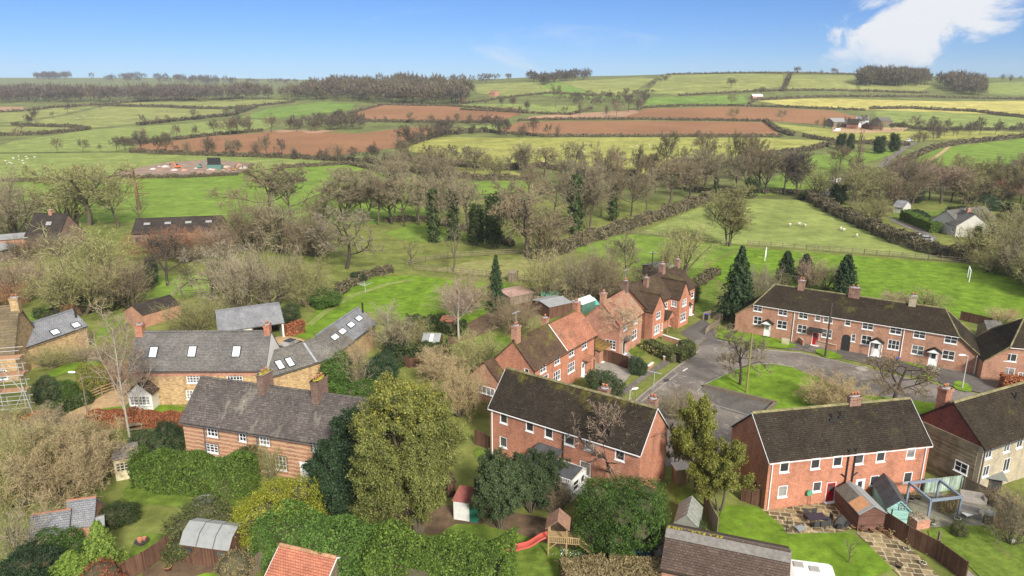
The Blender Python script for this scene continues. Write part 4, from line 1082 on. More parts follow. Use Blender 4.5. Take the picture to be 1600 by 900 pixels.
di = [(*Z(o_, s_, 320, 300), 1.0, 2.15, WHITE_D), (*Z(o_, s_, 865, 400), 1.1, 2.2, WHITE_D), (*Z(o_, s_, 1148, 470), 1.1, 2.2, WHITE_D), (*Z(o_, s_, 562, 345), 1.0, 2.1, RED_D)]
hI, fI, rI = sweep_house((37.6, 105.5, -32.6, 27.4, 6.4, 5.1, 7.6), 2.9, 'terraced_houses', 'long brick terrace with one mossy dark roof and three chimneys facing the green', wi, di, T_DARK2, BR_BROWN)
for px, m, w in ((1250, BR_OLD, .9), (1334, BR_OLD, 1.5), (1427, STONEB, .9)):
    u = fI.pick(px, 466, (0, 3.2, 7.6), (0, 1, 0)).x; chimney(rI, u, 3.2, w, .8, 7.2, 9.0, m, 2)
for x_, y_, pm in ((320, 300, PVC), (865, 400, PVC), (1148, 465, PVC)):
    u = fI.wall(*Z(o_, s_, x_, y_))[0]; porch(hI, u, 1.7, 1.0, 2.45, PVC, PVC if x_ == 865 else None, T_DARK)
u = fI.wall(*Z(o_, s_, 562, 320))[0]; mb = MB(); mb.slab([(u-1.1, -.9, 2.5), (u+1.1, -.9, 2.5), (u+.9, -.003, 2.85), (u-.9, -.003, 2.85)], .1); mb.build('flat_hood', BLACKP, hI)
u = fI.wall(*Z(o_, s_, 712, 380))[0]; mb = MB()
pts = [(u-.6, .05), (u+.6, .05)] + [(u + .6*math.cos(a*PI/8), 2.0 + .6*math.sin(a*PI/8)) for a in range(0, 9)]
mb.face([(a, -.012, b) for a, b in pts]); mb.build('archway', BLACKP, hI)['label'] = 'dark arched passage'
for x_ in (448, 1008): u = fI.wall(*Z(o_, s_, x_, 300))[0]; downpipe(hI, u, -.08, 4.9, PVC)
downpipe(hI, 29.8, -.08, 2.8, PVC)
o_, s_ = (1440, 500), 7.5
hJ, fJ, rJ = sweep_house((64.9, 86.9, -17, 14, 7.0, 5.1, 7.8), 2.7, 'brick_house', 'brick house at the right edge with sweeping end roof beside the beech hedge',
   [(*Z(o_, s_, 1045, 440), 1.4, 1.1, 2, 1), (*Z(o_, s_, 1018, 612), 1.4, 1.3, 2, 1), (*Z(o_, s_, 1175, 680), 1.0, 1.1, 2, 1)], [], T_DARK2, BR_BROWN, (1, 0))
# --- bottom edge roofs
hN, fN, rN = house((11.5, 46.4, -20, 9.0, 5.7, 2.4, 3.9), 'garage_block', 'long low outbuilding with worn brown tiles and yellow moss on its grey ridge', BR_PINK, T_GARAGE, [], [], gut=BLACKP, cat='garage', oh=.3)
mb = MB(); kk = 1.5/2.85
mb.slab([(-.15, 2.0, 3.9-kk*.85+.2), (9.15, 2.0, 3.9-kk*.85+.2), (9.15, 2.85, 4.13), (-.15, 2.85, 4.13)], .04); mb.slab([(-.15, 3.8, 3.62), (9.15, 3.8, 3.62), (9.15, 2.85, 4.13), (-.15, 2.85, 4.13)], .04); mb.build('ridge_felt', plain('ridge_grey', (.19, .175, .155), .9, var=.3), rN)
rng = random.Random(4); mb = MB()
for i in range(60):
    x = rng.uniform(0, 1) ** 1.4 * 4.2; a = rng.uniform(.05, .13); yy = 2.85 + rng.uniform(-.1, .35)
    mb.lathe([(a, 0), (a*.7, .05), (.01, .07)], (x, yy, 4.1 - max(0, yy-2.85)*.52), 6)
mb.build('moss_cushions', plain('yellow_moss', (.27, .24, .02), .95, var=.3), rN)
hO, fO, rO = house((-18.5, 44.9, -18.4, 4.8, 4.6, 2.2, 3.75), 'outbuilding', 'small outbuilding with bright orange clay tiles at the bottom of the picture', W_GREYH, T_TERRA, [], [], gut=None, bb=PVC, cat='outbuilding', oh=.2, ridge=plain('ridge_clay', (.40, .22, .12), .9, var=.35, scale=2))
# ------------------------------------------------------------------ vegetation builders
def np_mesh(name, V, F4, mats, mi=None):
    """mesh from an (N,3) vertex array and an (M,4) quad array"""
    me = bpy.data.meshes.new(name)
    me.vertices.add(len(V)); me.vertices.foreach_set('co', np.asarray(V, np.float32).ravel())
    m = len(F4); me.loops.add(m * 4); me.loops.foreach_set('vertex_index', np.asarray(F4, np.int32).ravel())
    me.polygons.add(m); me.polygons.foreach_set('loop_start', np.arange(0, m * 4, 4, dtype=np.int32))
    for x in (mats if isinstance(mats, (list, tuple)) else [mats]): me.materials.append(x)
    if mi is not None: me.polygons.foreach_set('material_index', np.asarray(mi, np.int32))
    me.update(calc_edges=True); me.validate(); return me
def unit(a): return a / np.maximum(np.linalg.norm(a, axis=-1, keepdims=True), 1e-9)
def leaves(rg, C, Nrm, size, asp=0.55, tilt=0.6):
    """diamond leaves at C facing roughly Nrm"""
    n = len(C); size = np.broadcast_to(np.asarray(size, float), (n,))[:, None] * rg.uniform(.65, 1.35, (n, 1))
    N = unit(Nrm + rg.normal(0, tilt, (n, 3)))
    T = unit(np.cross(N, rg.normal(0, 1, (n, 3)))); B = np.cross(N, T)
    V = np.stack([C - T*size, C - B*size*asp, C + T*size, C + B*size*asp], 1).reshape(-1, 3)
    return V, np.arange(n * 4).reshape(-1, 4)
def ribbons(rg, A, B, wa, wb):
    n = len(A); d = unit(B - A); s = unit(np.cross(d, rg.normal(0, 1, (n, 3))))
    V = np.stack([A - s*wa[:, None], A + s*wa[:, None], B + s*wb[:, None], B - s*wb[:, None]], 1).reshape(-1, 3)
    return V, np.arange(n * 4).reshape(-1, 4)
def join(parts):
    V, F, k = [], [], 0
    for v, f in parts: V.append(v); F.append(f + k); k += len(v)
    return np.concatenate(V), np.concatenate(F)
ZV = Vector((0, 0, 1))
def skeleton(seed, stems, cfg):
    """branching skeleton; returns thick segments and twig ribbons"""
    rng = random.Random(seed); thick, rib = [], []
    nl = len(cfg['n'])
    def grow(p, d, L, r, lv):
        ns = cfg.get('seg', [5, 4, 3, 2, 2])[lv]; pts = [(p, d)]
        for i in range(ns):
            w = cfg['wander'][lv]
            d = (d + Vector((rng.gauss(0, w), rng.gauss(0, w), rng.gauss(0, w))) + ZV * cfg['up'][lv]).normalized()
            q = p + d * (L / ns); ra, rb = r * (1 - .62*i/ns), r * (1 - .62*(i+1)/ns)
            (thick if lv <= cfg['thick'] else rib).append((p, q, ra, rb))
            p = q; pts.append((p, d))
        if lv < nl:
            n = cfg['n'][lv]; t0 = cfg['t0'][lv]; az0 = rng.uniform(0, 6.28)
            for k in range(n):
                t = t0 + (1 - t0) * (k + rng.random()) / n
                x = t * ns; i = min(int(x), ns - 1); u = x - i
                pos = pts[i][0].lerp(pts[i+1][0], u); dd = pts[i+1][1]
                a = dd.orthogonal().normalized(); a.rotate(Matrix.Rotation(az0 + k * 2.4 + rng.uniform(-.5, .5), 3, dd))
                an = R(cfg['ang'][lv]) * rng.uniform(.7, 1.3)
                cd = dd * math.cos(an) + a * math.sin(an)
                prof = cfg.get('prof')
                ln = L * cfg['ratio'][lv] * rng.uniform(.7, 1.2) * (prof(t) if (prof and lv == 0) else (1 - .45*t))
                grow(pos, cd, ln, max(r * (1 - .62*t) * cfg['rr'][lv], cfg['rmin']), lv + 1)
    for p, d, L, r in stems(rng): grow(Vector(p), Vector(d).normalized(), L, r, 0)
    return thick, rib
def bare_mesh(nm, seed, stems, cfg, trunk_mat, twig_m, sides=5):
    thick, rib = skeleton(seed, stems, cfg)
    rg = np.random.default_rng(seed)
    A = np.array([tuple(r[0]) for r in rib]); B = np.array([tuple(r[1]) for r in rib])
    wa = np.array([r[2] for r in rib]); wb = np.array([r[3] for r in rib])
    top = max(np.quantile(B[:, 2], .995), 1e-6); wid = np.quantile(np.hypot(B[:, 0], B[:, 1]), .95) * 2
    k = 1.0 / top
    mb = MB()
    for p, q, ra, rb in thick: mb.tube(p * k, q * k, ra * k, rb * k, sides, cap=False)
    tr = mb.mesh(nm + '_trunk', trunk_mat)
    tr.polygons.foreach_set('use_smooth', [True] * len(tr.polygons))
    V, F = ribbons(rg, A * k, B * k, wa * k, wb * k)
    cr = np_mesh(nm + '_crown', V, F, twig_m)
    return dict(trunk=tr, crown=cr, w=wid * k)
BARK = plain('grey_bark', (.13, .105, .07), .95, var=.4, scale=2)
BARK_D = plain('dark_bark', (.075, .058, .045), .95, var=.4, scale=2)
BARK_W = plain('birch_bark', (.38, .335, .27), .8, var=.3, scale=3)
BARK_R = plain('dead_wood', (.23, .13, .075), .95, var=.4, scale=2)
TW_GREY = twig_mat('grey_twigs', (.235, .195, .115), (.33, .28, .17))
TW_OLIVE = twig_mat('lichened_twigs', (.265, .245, .10), (.37, .335, .145))
TW_BROWN = twig_mat('brown_twigs', (.20, .155, .088), (.29, .225, .13))
TW_PALE = twig_mat('pale_twigs', (.28, .235, .15), (.37, .31, .205))
TW_STRAW = twig_mat('straw_twigs', (.38, .29, .15), (.52, .41, .23))
TW_RED = twig_mat('russet_twigs', (.28, .14, .075), (.40, .20, .105))
TW_PINK = twig_mat('pinkish_twigs', (.31, .22, .15), (.42, .31, .22))
TW_WOOD = twig_mat('wood_twigs', (.105, .08, .052), (.155, .12, .08))
TW_WOOD2 = twig_mat('wood_twigs_olive', (.12, .102, .055), (.175, .15, .08))
TW_DARK = twig_mat('dark_twigs', (.10, .08, .06), (.16, .125, .09))
TW_YEL = twig_mat('yellow_twigs', (.38, .34, .10), (.48, .42, .15))
L_LAUREL = leaf_mat('laurel_leaves', (.07, .135, .024), (.135, .225, .04), .45)
L_HEDGE = leaf_mat('hedge_leaves', (.085, .145, .022), (.17, .25, .04), .45)
L_DARK = leaf_mat('holly_leaves', (.03, .062, .024), (.075, .12, .05))
L_BAY = leaf_mat('bay_leaves', (.055, .085, .032), (.115, .155, .06))
L_EUC = leaf_mat('olive_leaves', (.145, .16, .038), (.255, .262, .072), clump=.45)
L_GOLD = leaf_mat('golden_leaves', (.25, .27, .028), (.41, .395, .045))
L_GOLDTIP = leaf_mat('golden_tips', (.25, .245, .045), (.36, .33, .06))
L_CON = leaf_mat('conifer_needles', (.035, .065, .025), (.075, .11, .042), trans=.1)
L_CONG = leaf_mat('bright_conifer', (.18, .27, .045), (.31, .42, .075))
L_IVY = leaf_mat('ivy_leaves', (.05, .075, .022), (.10, .13, .04))
L_BEECH = leaf_mat('beech_leaves', (.33, .115, .05), (.48, .20, .095))
L_OLIVE2 = leaf_mat('yellowish_leaves', (.18, .19, .035), (.31, .30, .06))
L_TAN = leaf_mat('clipped_twigs', (.27, .21, .10), (.38, .31, .16))
L_RED = leaf_mat('russet_leaves', (.27, .085, .045), (.36, .13, .07))
L_BUSH = leaf_mat('garden_shrub', (.085, .10, .032), (.15, .165, .055))
TW_HEDGE = leaf_mat('hedge_twigs', (.13, .108, .06), (.205, .17, .095), trans=0)
UPR = lambda t: 1.15 - .55*t
def one(r=.022, L=.62, lean=.05):
    return lambda g: [((0, 0, 0), (g.gauss(0, lean), g.gauss(0, lean), 1), L, r)]
def many(n, spread, L=.62, r=.012, base=.05):
    def f(g):
        o = []
        for i in range(n):
            a = 6.283 * i / n + g.uniform(-.4, .4); s = spread * g.uniform(.25, 1.1)
            o.append(((math.cos(a)*base, math.sin(a)*base, 0), (math.cos(a)*s, math.sin(a)*s, 1), L * g.uniform(.7, 1.1), r * g.uniform(.6, 1.1)))
        return o
    return f
OAK = dict(n=[10, 7, 7, 14], t0=[.34, .25, .2, .1], ang=[58, 48, 45, 42], ratio=[.85, .62, .6, .6], rr=[.6, .55, .55, .6], up=[.03, .10, .08, .05, .03], wander=[.09, .17, .2, .22, .2], thick=2, rmin=.0021, prof=lambda t: .92 - .42*t)
TALL = dict(n=[13, 7, 7, 12], t0=[.25, .2, .2, .1], ang=[40, 40, 40, 38], ratio=[.62, .6, .58, .6], rr=[.55, .55, .55, .6], up=[.05, .16, .12, .1, .05], wander=[.07, .12, .15, .18, .2], thick=2, rmin=.0019, prof=UPR)
SHRUB = dict(n=[6, 6, 5], t0=[.15, .15, .1], ang=[40, 42, 42], ratio=[.62, .62, .65], rr=[.6, .6, .65], up=[.06, .08, .06, .03], wander=[.15, .18, .2, .22], thick=0, rmin=.0022, seg=[4, 3, 2, 2])
SHRUBD = dict(SHRUB, n=[8, 7, 6], rmin=.0018)
BRUSH = dict(n=[8, 8, 7, 5], t0=[.12, .12, .1, .1], ang=[38, 42, 45, 45], ratio=[.6, .6, .6, .65], rr=[.6, .6, .65, .7], up=[.05, .08, .06, .03, .02], wander=[.14, .18, .22, .25, .25], thick=0, rmin=.0014, seg=[4, 3, 2, 2, 2])
BIRCH = dict(n=[14, 7, 6, 5], t0=[.25, .15, .15, .1], ang=[38, 38, 40, 45], ratio=[.52, .55, .55, .6], rr=[.42, .5, .5, .6], up=[.03, .08, .0, -.06, -.1], wander=[.05, .09, .14, .18, .2], thick=2, rmin=.0015, prof=lambda t: 1.15 - .7*t)
POPLAR = dict(n=[30, 6, 5], t0=[.08, .1, .1], ang=[24, 22, 22], ratio=[.33, .5, .6], rr=[.3, .5, .6], up=[.02, .25, .2, .1], wander=[.02, .08, .1, .12], thick=0, rmin=.0022, prof=lambda t: 1.0 - .6*t)
SNAG = dict(n=[16, 5], t0=[.3, .25], ang=[75, 55], ratio=[.36, .45], rr=[.42, .55], up=[.0, .05, .05], wander=[.02, .22, .25], thick=1, rmin=.006, prof=lambda t: 1.0 - .4*t)
GNARL = dict(OAK, n=[8, 7, 7, 13], t0=[.22, .25, .2, .1], ang=[68, 50, 48, 45], wander=[.14, .26, .28, .28, .25], ratio=[1.1, .6, .6, .6])
V = {}
for nm, seed, st, cf, tm, wm in [
    ('oak0', 1, one(.019, .7), OAK, BARK, TW_GREY), ('oak1', 2, one(.021, .66), OAK, BARK, TW_GREY), ('oak2', 13, one(.018, .7), dict(OAK, ang=[50, 45, 45, 42]), BARK_D, TW_BROWN),
    ('tall0', 3, one(.018, .75), TALL, BARK, TW_GREY), ('tall1', 4, one(.02, .72), TALL, BARK_D, TW_BROWN), ('tall2', 5, many(3, .22, .74, .014, .012), TALL, BARK, TW_GREY),
    ('ash0', 6, one(.02, .6), dict(TALL, ang=[48, 45, 42, 40], t0=[.4, .2, .2, .1], ratio=[.75, .62, .6, .6]), BARK, TW_GREY),
    ('shrub0', 7, many(13, .55), SHRUB, BARK, TW_GREY), ('shrub1', 8, many(16, .8), SHRUBD, BARK, TW_GREY), ('shrub2', 9, many(10, .3, .75), SHRUB, BARK, TW_GREY),
    ('mound0', 10, many(18, 1.15, .66), SHRUBD, BARK, TW_GREY), ('mound1', 20, many(20, 1.3, .7), SHRUBD, BARK, TW_GREY),
    ('brush0', 61, many(15, 1.0, .62), BRUSH, BARK, TW_STRAW), ('brush1', 62, many(15, .75, .6), BRUSH, BARK, TW_STRAW),
    ('birch0', 11, one(.012, .9, .03), BIRCH, BARK_W, TW_PINK), ('birch1', 12, many(2, .2, .85, .011, .02), BIRCH, BARK_W, TW_PINK),
    ('poplar', 14, one(.014, .95, .0), POPLAR, BARK, TW_BROWN), ('snag', 15, one(.036, 1.0, .01), SNAG, BARK_R, BARK_R),
    ('gnarl0', 16, one(.02, .5), GNARL, BARK_D, TW_GREY), ('gnarl1', 17, one(.022, .46), GNARL, BARK_D, TW_GREY), ('cherry', 18, one(.03, .5), dict(OAK, n=[9, 7, 6, 4], ang=[50, 42, 40, 40], rmin=.0013, prof=lambda t: 1.0 - .3*t, t0=[.3, .15, .15, .1]), BARK_D, TW_PINK),
    ('sap0', 19, one(.016, .7), dict(TALL, n=[9, 5, 4], seg=[5, 3, 2, 2]), BARK, TW_GREY), ]:
    V[nm] = bare_mesh(nm, seed, st, cf, tm, wm)

INNER = plain('inner_shade_and_twigs', (.075, .068, .035), .95, var=.4, scale=3)  # dark cores paint the shade inside crowns and hedges; leafy twigs are real bark
# leafy crowns ------------------------------------------------------
def core(lobes, k=.72, seg=10):
    mb = MB()
    for c, r in lobes:
        pr = [(max(.001, math.sin(PI*i/6)) , -math.cos(PI*i/6)) for i in range(7)]
        n = len(mb.v); mb.lathe([(a * r[0] * k, b * r[2] * k) for a, b in pr], c, seg, sy=r[1]/r[0])
    return mb
def lobed(nm, seed, lobes, n, size, mat, clus=26, spread=.09, asp=.55, tilt=.6, trunk=None, tip=None, corek=.52):
    """leaf clumps on a set of overlapping lobes, unit height; returns trunk and crown meshes"""
    rg = np.random.default_rng(seed); C, N = [], []
    m = max(8, n // clus); cs, cn = [], []
    wt = np.array([r[0]*r[1] + r[0]*r[2] + r[1]*r[2] for c, r in lobes]); wt = wt / wt.sum()
    while len(cs) < m:
        i = rg.choice(len(lobes), p=wt); c, r = map(np.array, lobes[i])
        d = unit(rg.normal(0, 1, 3)); p = c + d * r * rg.uniform(.78, 1.08)
        if any(np.sum(((p - np.array(c2)) / np.array(r2))**2) < .62 for j, (c2, r2) in enumerate(lobes) if j != i): continue
        if p[2] < .02: continue
        cs.append(p); cn.append(unit(d / r))
    cs = np.array(cs); cn = np.array(cn); idx = rg.integers(0, m, n)
    s = spread * rg.uniform(.6, 1.4, (m, 1))[idx]
    C = cs[idx] + rg.normal(0, 1, (n, 3)) * s * np.array([1, 1, .8]); Nn = unit(cn[idx] + np.array([0, 0, .35]))
    Vv, F = leaves(rg, C, Nn, size, asp, tilt)
    mats = [mat]; mi = np.zeros(len(F), int)
    if tip is not None:
        mats.append(tip[0]); mi = (rg.random(m) < tip[1] * np.clip((cs[:, 2] - tip[2]) / .3, 0, 1)).astype(int)[idx]
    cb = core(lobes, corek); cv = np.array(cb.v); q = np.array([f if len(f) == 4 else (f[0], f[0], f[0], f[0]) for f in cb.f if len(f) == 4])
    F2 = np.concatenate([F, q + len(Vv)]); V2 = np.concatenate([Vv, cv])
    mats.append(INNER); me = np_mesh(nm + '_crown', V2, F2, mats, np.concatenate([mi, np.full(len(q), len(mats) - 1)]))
    w = 2 * max(max(abs(c[0]) + r[0], abs(c[1]) + r[1]) for c, r in lobes)
    tb = MB(); rr = random.Random(seed)
    for p0, p1, r0, r1 in (trunk or [((0, 0, 0), (0, 0, .55), .035, .015)]): tb.tube(p0, p1, r0, r1, 6)
    for i in range(7):
        a = rr.uniform(0, 6.28); z = rr.uniform(.15, .4); tb.tube((0, 0, z), (math.cos(a)*w*.3, math.sin(a)*w*.3, z + .25), .012, .005, 5)
    return dict(trunk=tb.mesh(nm + '_trunk', BARK), crown=me, w=w)
def leafy(nm, seed, stems, cfg, mat, per, size, spread, asp=.45, tilt=.6, tip=None, sides=5):
    """evergreen grown on a branching skeleton: leaf sprays round the twig ends, gaps between the boughs"""
    thick, rib = skeleton(seed, stems, cfg); rg = np.random.default_rng(seed)
    A = np.array([tuple(r[0]) for r in rib]); B = np.array([tuple(r[1]) for r in rib])
    k = 1 / np.quantile(B[:, 2], .995); wid = np.quantile(np.hypot(B[:, 0], B[:, 1]), .95) * 2 * k
    mb = MB()
    for p, q, ra, rb in thick: mb.tube(p*k, q*k, ra*k, rb*k, sides, cap=False)
    A, B = A*k, B*k; i = np.repeat(np.arange(len(A)), per); n = len(i); t = rg.random((n, 1)) ** .6
    cen = np.array([0, 0, .5]); C = A[i] + (B[i]-A[i])*t + rg.normal(0, spread, (n, 3)) * np.array([1, 1, .8])
    Nn = unit(unit(C - cen) * .8 + unit(B[i]-A[i]) * .3 + np.array([0, 0, .5]))
    Vv, F = leaves(rg, C, Nn, size, asp, tilt); m2 = [mat]; mi = np.zeros(len(F), int)
    if tip is not None: m2.append(tip[0]); mi = (rg.random(len(A)) < tip[1] * np.clip((B[:, 2] - tip[2]) / .25, 0, 1)).astype(int)[i]
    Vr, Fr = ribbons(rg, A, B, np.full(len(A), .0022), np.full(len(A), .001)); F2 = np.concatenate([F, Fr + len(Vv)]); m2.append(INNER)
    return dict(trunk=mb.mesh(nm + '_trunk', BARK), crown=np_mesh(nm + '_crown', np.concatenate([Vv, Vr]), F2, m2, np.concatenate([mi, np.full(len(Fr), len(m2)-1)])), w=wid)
EVG = dict(n=[22, 7, 6], t0=[.1, .25, .2], ang=[52, 45, 48], ratio=[.42, .5, .55], rr=[.5, .5, .6], up=[.03, .16, .1, .06], wander=[.07, .14, .18, .2], thick=1, rmin=.002, seg=[6, 3, 2, 2], prof=lambda t: .62 + .62*math.sin(PI*min(1, .12 + .8*t)))
def rnd_lobes(seed, n, w, z0=.25, z1=.8, r=.26, top=True):
    g = random.Random(seed); o = [((0, 0, (z0+z1)/2), (w*.36, w*.36, (z1-z0)*.55))]
    for i in range(n):
        a = 2.4 * i + g.uniform(-.3, .3); z = z0 + (z1 - z0) * ((i + g.random()) / n)
        rad = w * .5 * math.sqrt(max(0.05, 1 - ((z - (z0*.75+z1*.25)) / (1.15*(z1 - z0)))**2)) * g.uniform(.4, .75)
        rr = r * g.uniform(.7, 1.15)
        o.append(((math.cos(a)*rad, math.sin(a)*rad, z), (rr*w*.9, rr*w*.9, rr*.85)))
    return o
V['euc'] = leafy('olive_tree', 31, many(4, .2, .82, .022, .02), EVG, L_EUC, 22, .0072, .0135, tip=(L_GOLDTIP, .55, .74))
V['euc2'] = leafy('olive_tree_small', 32, many(2, .22, .85, .02, .02), dict(EVG, n=[15, 6, 5], t0=[.3, .25, .2]), L_OLIVE2, 13, .013, .018)
V['laurel0'] = lobed('laurel', 33, rnd_lobes(9, 9, 1.0, .16, .78, .3), 16000, .02, L_LAUREL, 14, .04)
V['laurel1'] = lobed('laurel_b', 34, rnd_lobes(12, 8, 1.25, .2, .72, .32), 16000, .019, L_LAUREL, 14, .04)
V['big_laurel'] = lobed('big_laurel', 35, rnd_lobes(15, 16, 1.5, .2, .74, .27), 40000, .0145, L_LAUREL, 16, .03, .42, .5)
V['holly'] = leafy('holly', 36, many(4, .25, .74, .02, .02), dict(EVG, n=[18, 7, 5], t0=[.06, .2, .2], ang=[62, 48, 48]), L_DARK, 13, .0135, .018, .5)
V['bay'] = leafy('bay', 37, many(6, .38, .76, .016, .03), dict(EVG, n=[12, 6, 5], t0=[.2, .2, .2]), L_BAY, 13, .014, .018)
V['ivycol'] = lobed('ivy_column', 45, rnd_lobes(33, 13, .34, .14, .88, .2), 7000, .02, L_IVY, 18, .035, .6, .8, corek=.75)
V['bush'] = lobed('bush', 38, rnd_lobes(24, 8, 1.3, .15, .72, .34), 14000, .021, L_BUSH, 14, .045)
V['ball'] = lobed('ball', 39, [((0, 0, .5), (.55, .55, .48))], 5000, .03, L_TAN, 12, .03, .3, .9, corek=.9)
V['gold'] = lobed('golden', 40, rnd_lobes(27, 10, 1.5, .2, .72, .32), 24000, .018, L_GOLD, 24, .05, .35)
def conifer(nm, seed, w, n, size, mat, tiers=26, droop=.25, power=.85, z0=.06, gap=.0):
    """needle sprays on drooping whorled boughs"""
    rg = np.random.default_rng(seed); C, N, S_ = [], [], []; tb = MB()
    tb.tube((0, 0, 0), (0, 0, .98), .018, .003, 6)
    for t in range(tiers):
        z = z0 + (1 - z0) * (t / tiers); R_ = w/2 * (1 - (z - z0) / (1 - z0)) ** power
        nb = max(4, int(11 * (1 - z) + 4)); a0 = rg.uniform(0, 6.28)
        for b in range(nb):
            a = a0 + 6.283 * b / nb + rg.uniform(-.25, .25); L = R_ * rg.uniform(.7, 1.15) + .01
            k = max(6, int(n / (tiers * nb) * (L / (w*.33) + .3)))
            u = rg.uniform(.15, 1, k) ** .7
            x = np.cos(a) * L * u; y = np.sin(a) * L * u; zz = z + .03 - droop * L * u**1.6 + .05*L*u**4
            side = rg.normal(0, 1, k) * L * .2 * (1.1 - u) 
            C.append(np.stack([x - np.sin(a)*side, y + np.cos(a)*side, zz + rg.normal(0, .012, k)], 1))
            N.append(np.stack([np.cos(a)*np.ones(k)*.6, np.sin(a)*np.ones(k)*.6, np.ones(k)], 1))
    C = np.concatenate(C); N = np.concatenate(N)
    Vv, F = leaves(rg, C, unit(N), size, .4, .5)
    return dict(trunk=tb.mesh(nm + '_trunk', BARK_D), crown=np_mesh(nm + '_crown', Vv, F, mat), w=w)
V['spruce'] = conifer('spruce', 41, .55, 11000, .017, L_CON)
V['spire'] = conifer('spire', 42, .36, 9000, .015, L_CON, 30, .5, .7)
V['leyland'] = conifer('leyland', 43, .6, 16000, .02, L_CON, 34, -.25, .55)
V['feather'] = conifer('feathery', 44, .8, 8000, .02, L_CONG, 20, .05, .75)
def ivy_mesh(seed, h, r, n):
    rg = np.random.default_rng(seed); z = rg.random(n)**.8 * h; a = rg.uniform(0, 6.28, n)
    rad = r * (1 - .45*z/h) * rg.uniform(.45, 1.15, n) * (1 + .35*np.sin(z*40 + 3*a))
    C = np.stack([np.cos(a)*rad, np.sin(a)*rad, z], 1)
    Vv, F = leaves(rg, C, unit(C * np.array([1, 1, 0]) + np.array([0, 0, .01])), .016, .7, .5)
    return np_mesh('ivy', Vv, F, L_IVY)
IVY = [ivy_mesh(51, .62, .07, 1800), ivy_mesh(52, .8, .1, 3000), ivy_mesh(53, .45, .06, 1200)]

# placing -----------------------------------------------------------
PLANT_N = [0]
NAMES = {'oak': 'bare_tree', 'tal': 'bare_tree', 'ash': 'bare_tree', 'gna': 'bare_tree', 'che': 'bare_tree', 'sap': 'bare_tree', 'shr': 'bare_shrub', 'mou': 'bare_shrub', 'bru': 'bare_shrub', 'bir': 'birch_tree', 'pop': 'poplar_tree', 'ivy': 'ivy_clad_tree', 'sna': 'dead_tree',
         'euc': 'evergreen_tree', 'lau': 'laurel_bush', 'big': 'laurel_bush', 'hol': 'holly_tree', 'bay': 'evergreen_bush', 'bus': 'garden_bush', 'bal': 'clipped_bush', 'gol': 'golden_bush', 'spr': 'conifer_tree', 'spi': 'conifer_tree', 'ley': 'conifer_tree', 'fea': 'conifer_tree'}
CATS = {'bare_shrub': 'shrub', 'laurel_bush': 'bush', 'evergreen_bush': 'bush', 'garden_bush': 'bush', 'clipped_bush': 'bush', 'golden_bush': 'bush'}
def htop(base, ty):
    dx, dy, dz = ray(800, ty)
    return max(.4, EYE + base.y * dz / dy - base.z)
def plant_at(var, base, h, w, label, crown=None, trunk=None, ivy=None, group=None, rot=None, name=None):
    PLANT_N[0] += 1; g = random.Random(PLANT_N[0] * 7 + 1); v = V[var]
    nm = name or NAMES[var[:3]]
    e = empty(nm, base, rot if rot is not None else g.uniform(0, 6.28), label, CATS.get(nm, 'tree'), group)
    sc = w / v['w']; e.scale = (sc * g.uniform(.95, 1.05), sc * g.uniform(.95, 1.05), h)
    for part, m in (('trunk', trunk), ('crown', crown)):
        o = link(bpy.data.objects.new(part, v[part])); o.parent = e
        if m is not None: o.material_slots[0].link = 'OBJECT'; o.material_slots[0].material = m
    if ivy is not None:
        o = link(bpy.data.objects.new('ivy', IVY[ivy])); o.parent = e; o.scale = (h / e.scale.x, h / e.scale.y, 1)
    return e
def plant(var, x, by, ty, wpx, label, crown=None, **kw):
    b = at(x, by); return plant_at(var, b, htop(b, ty), wpx * mpp(b), label, crown, **kw)
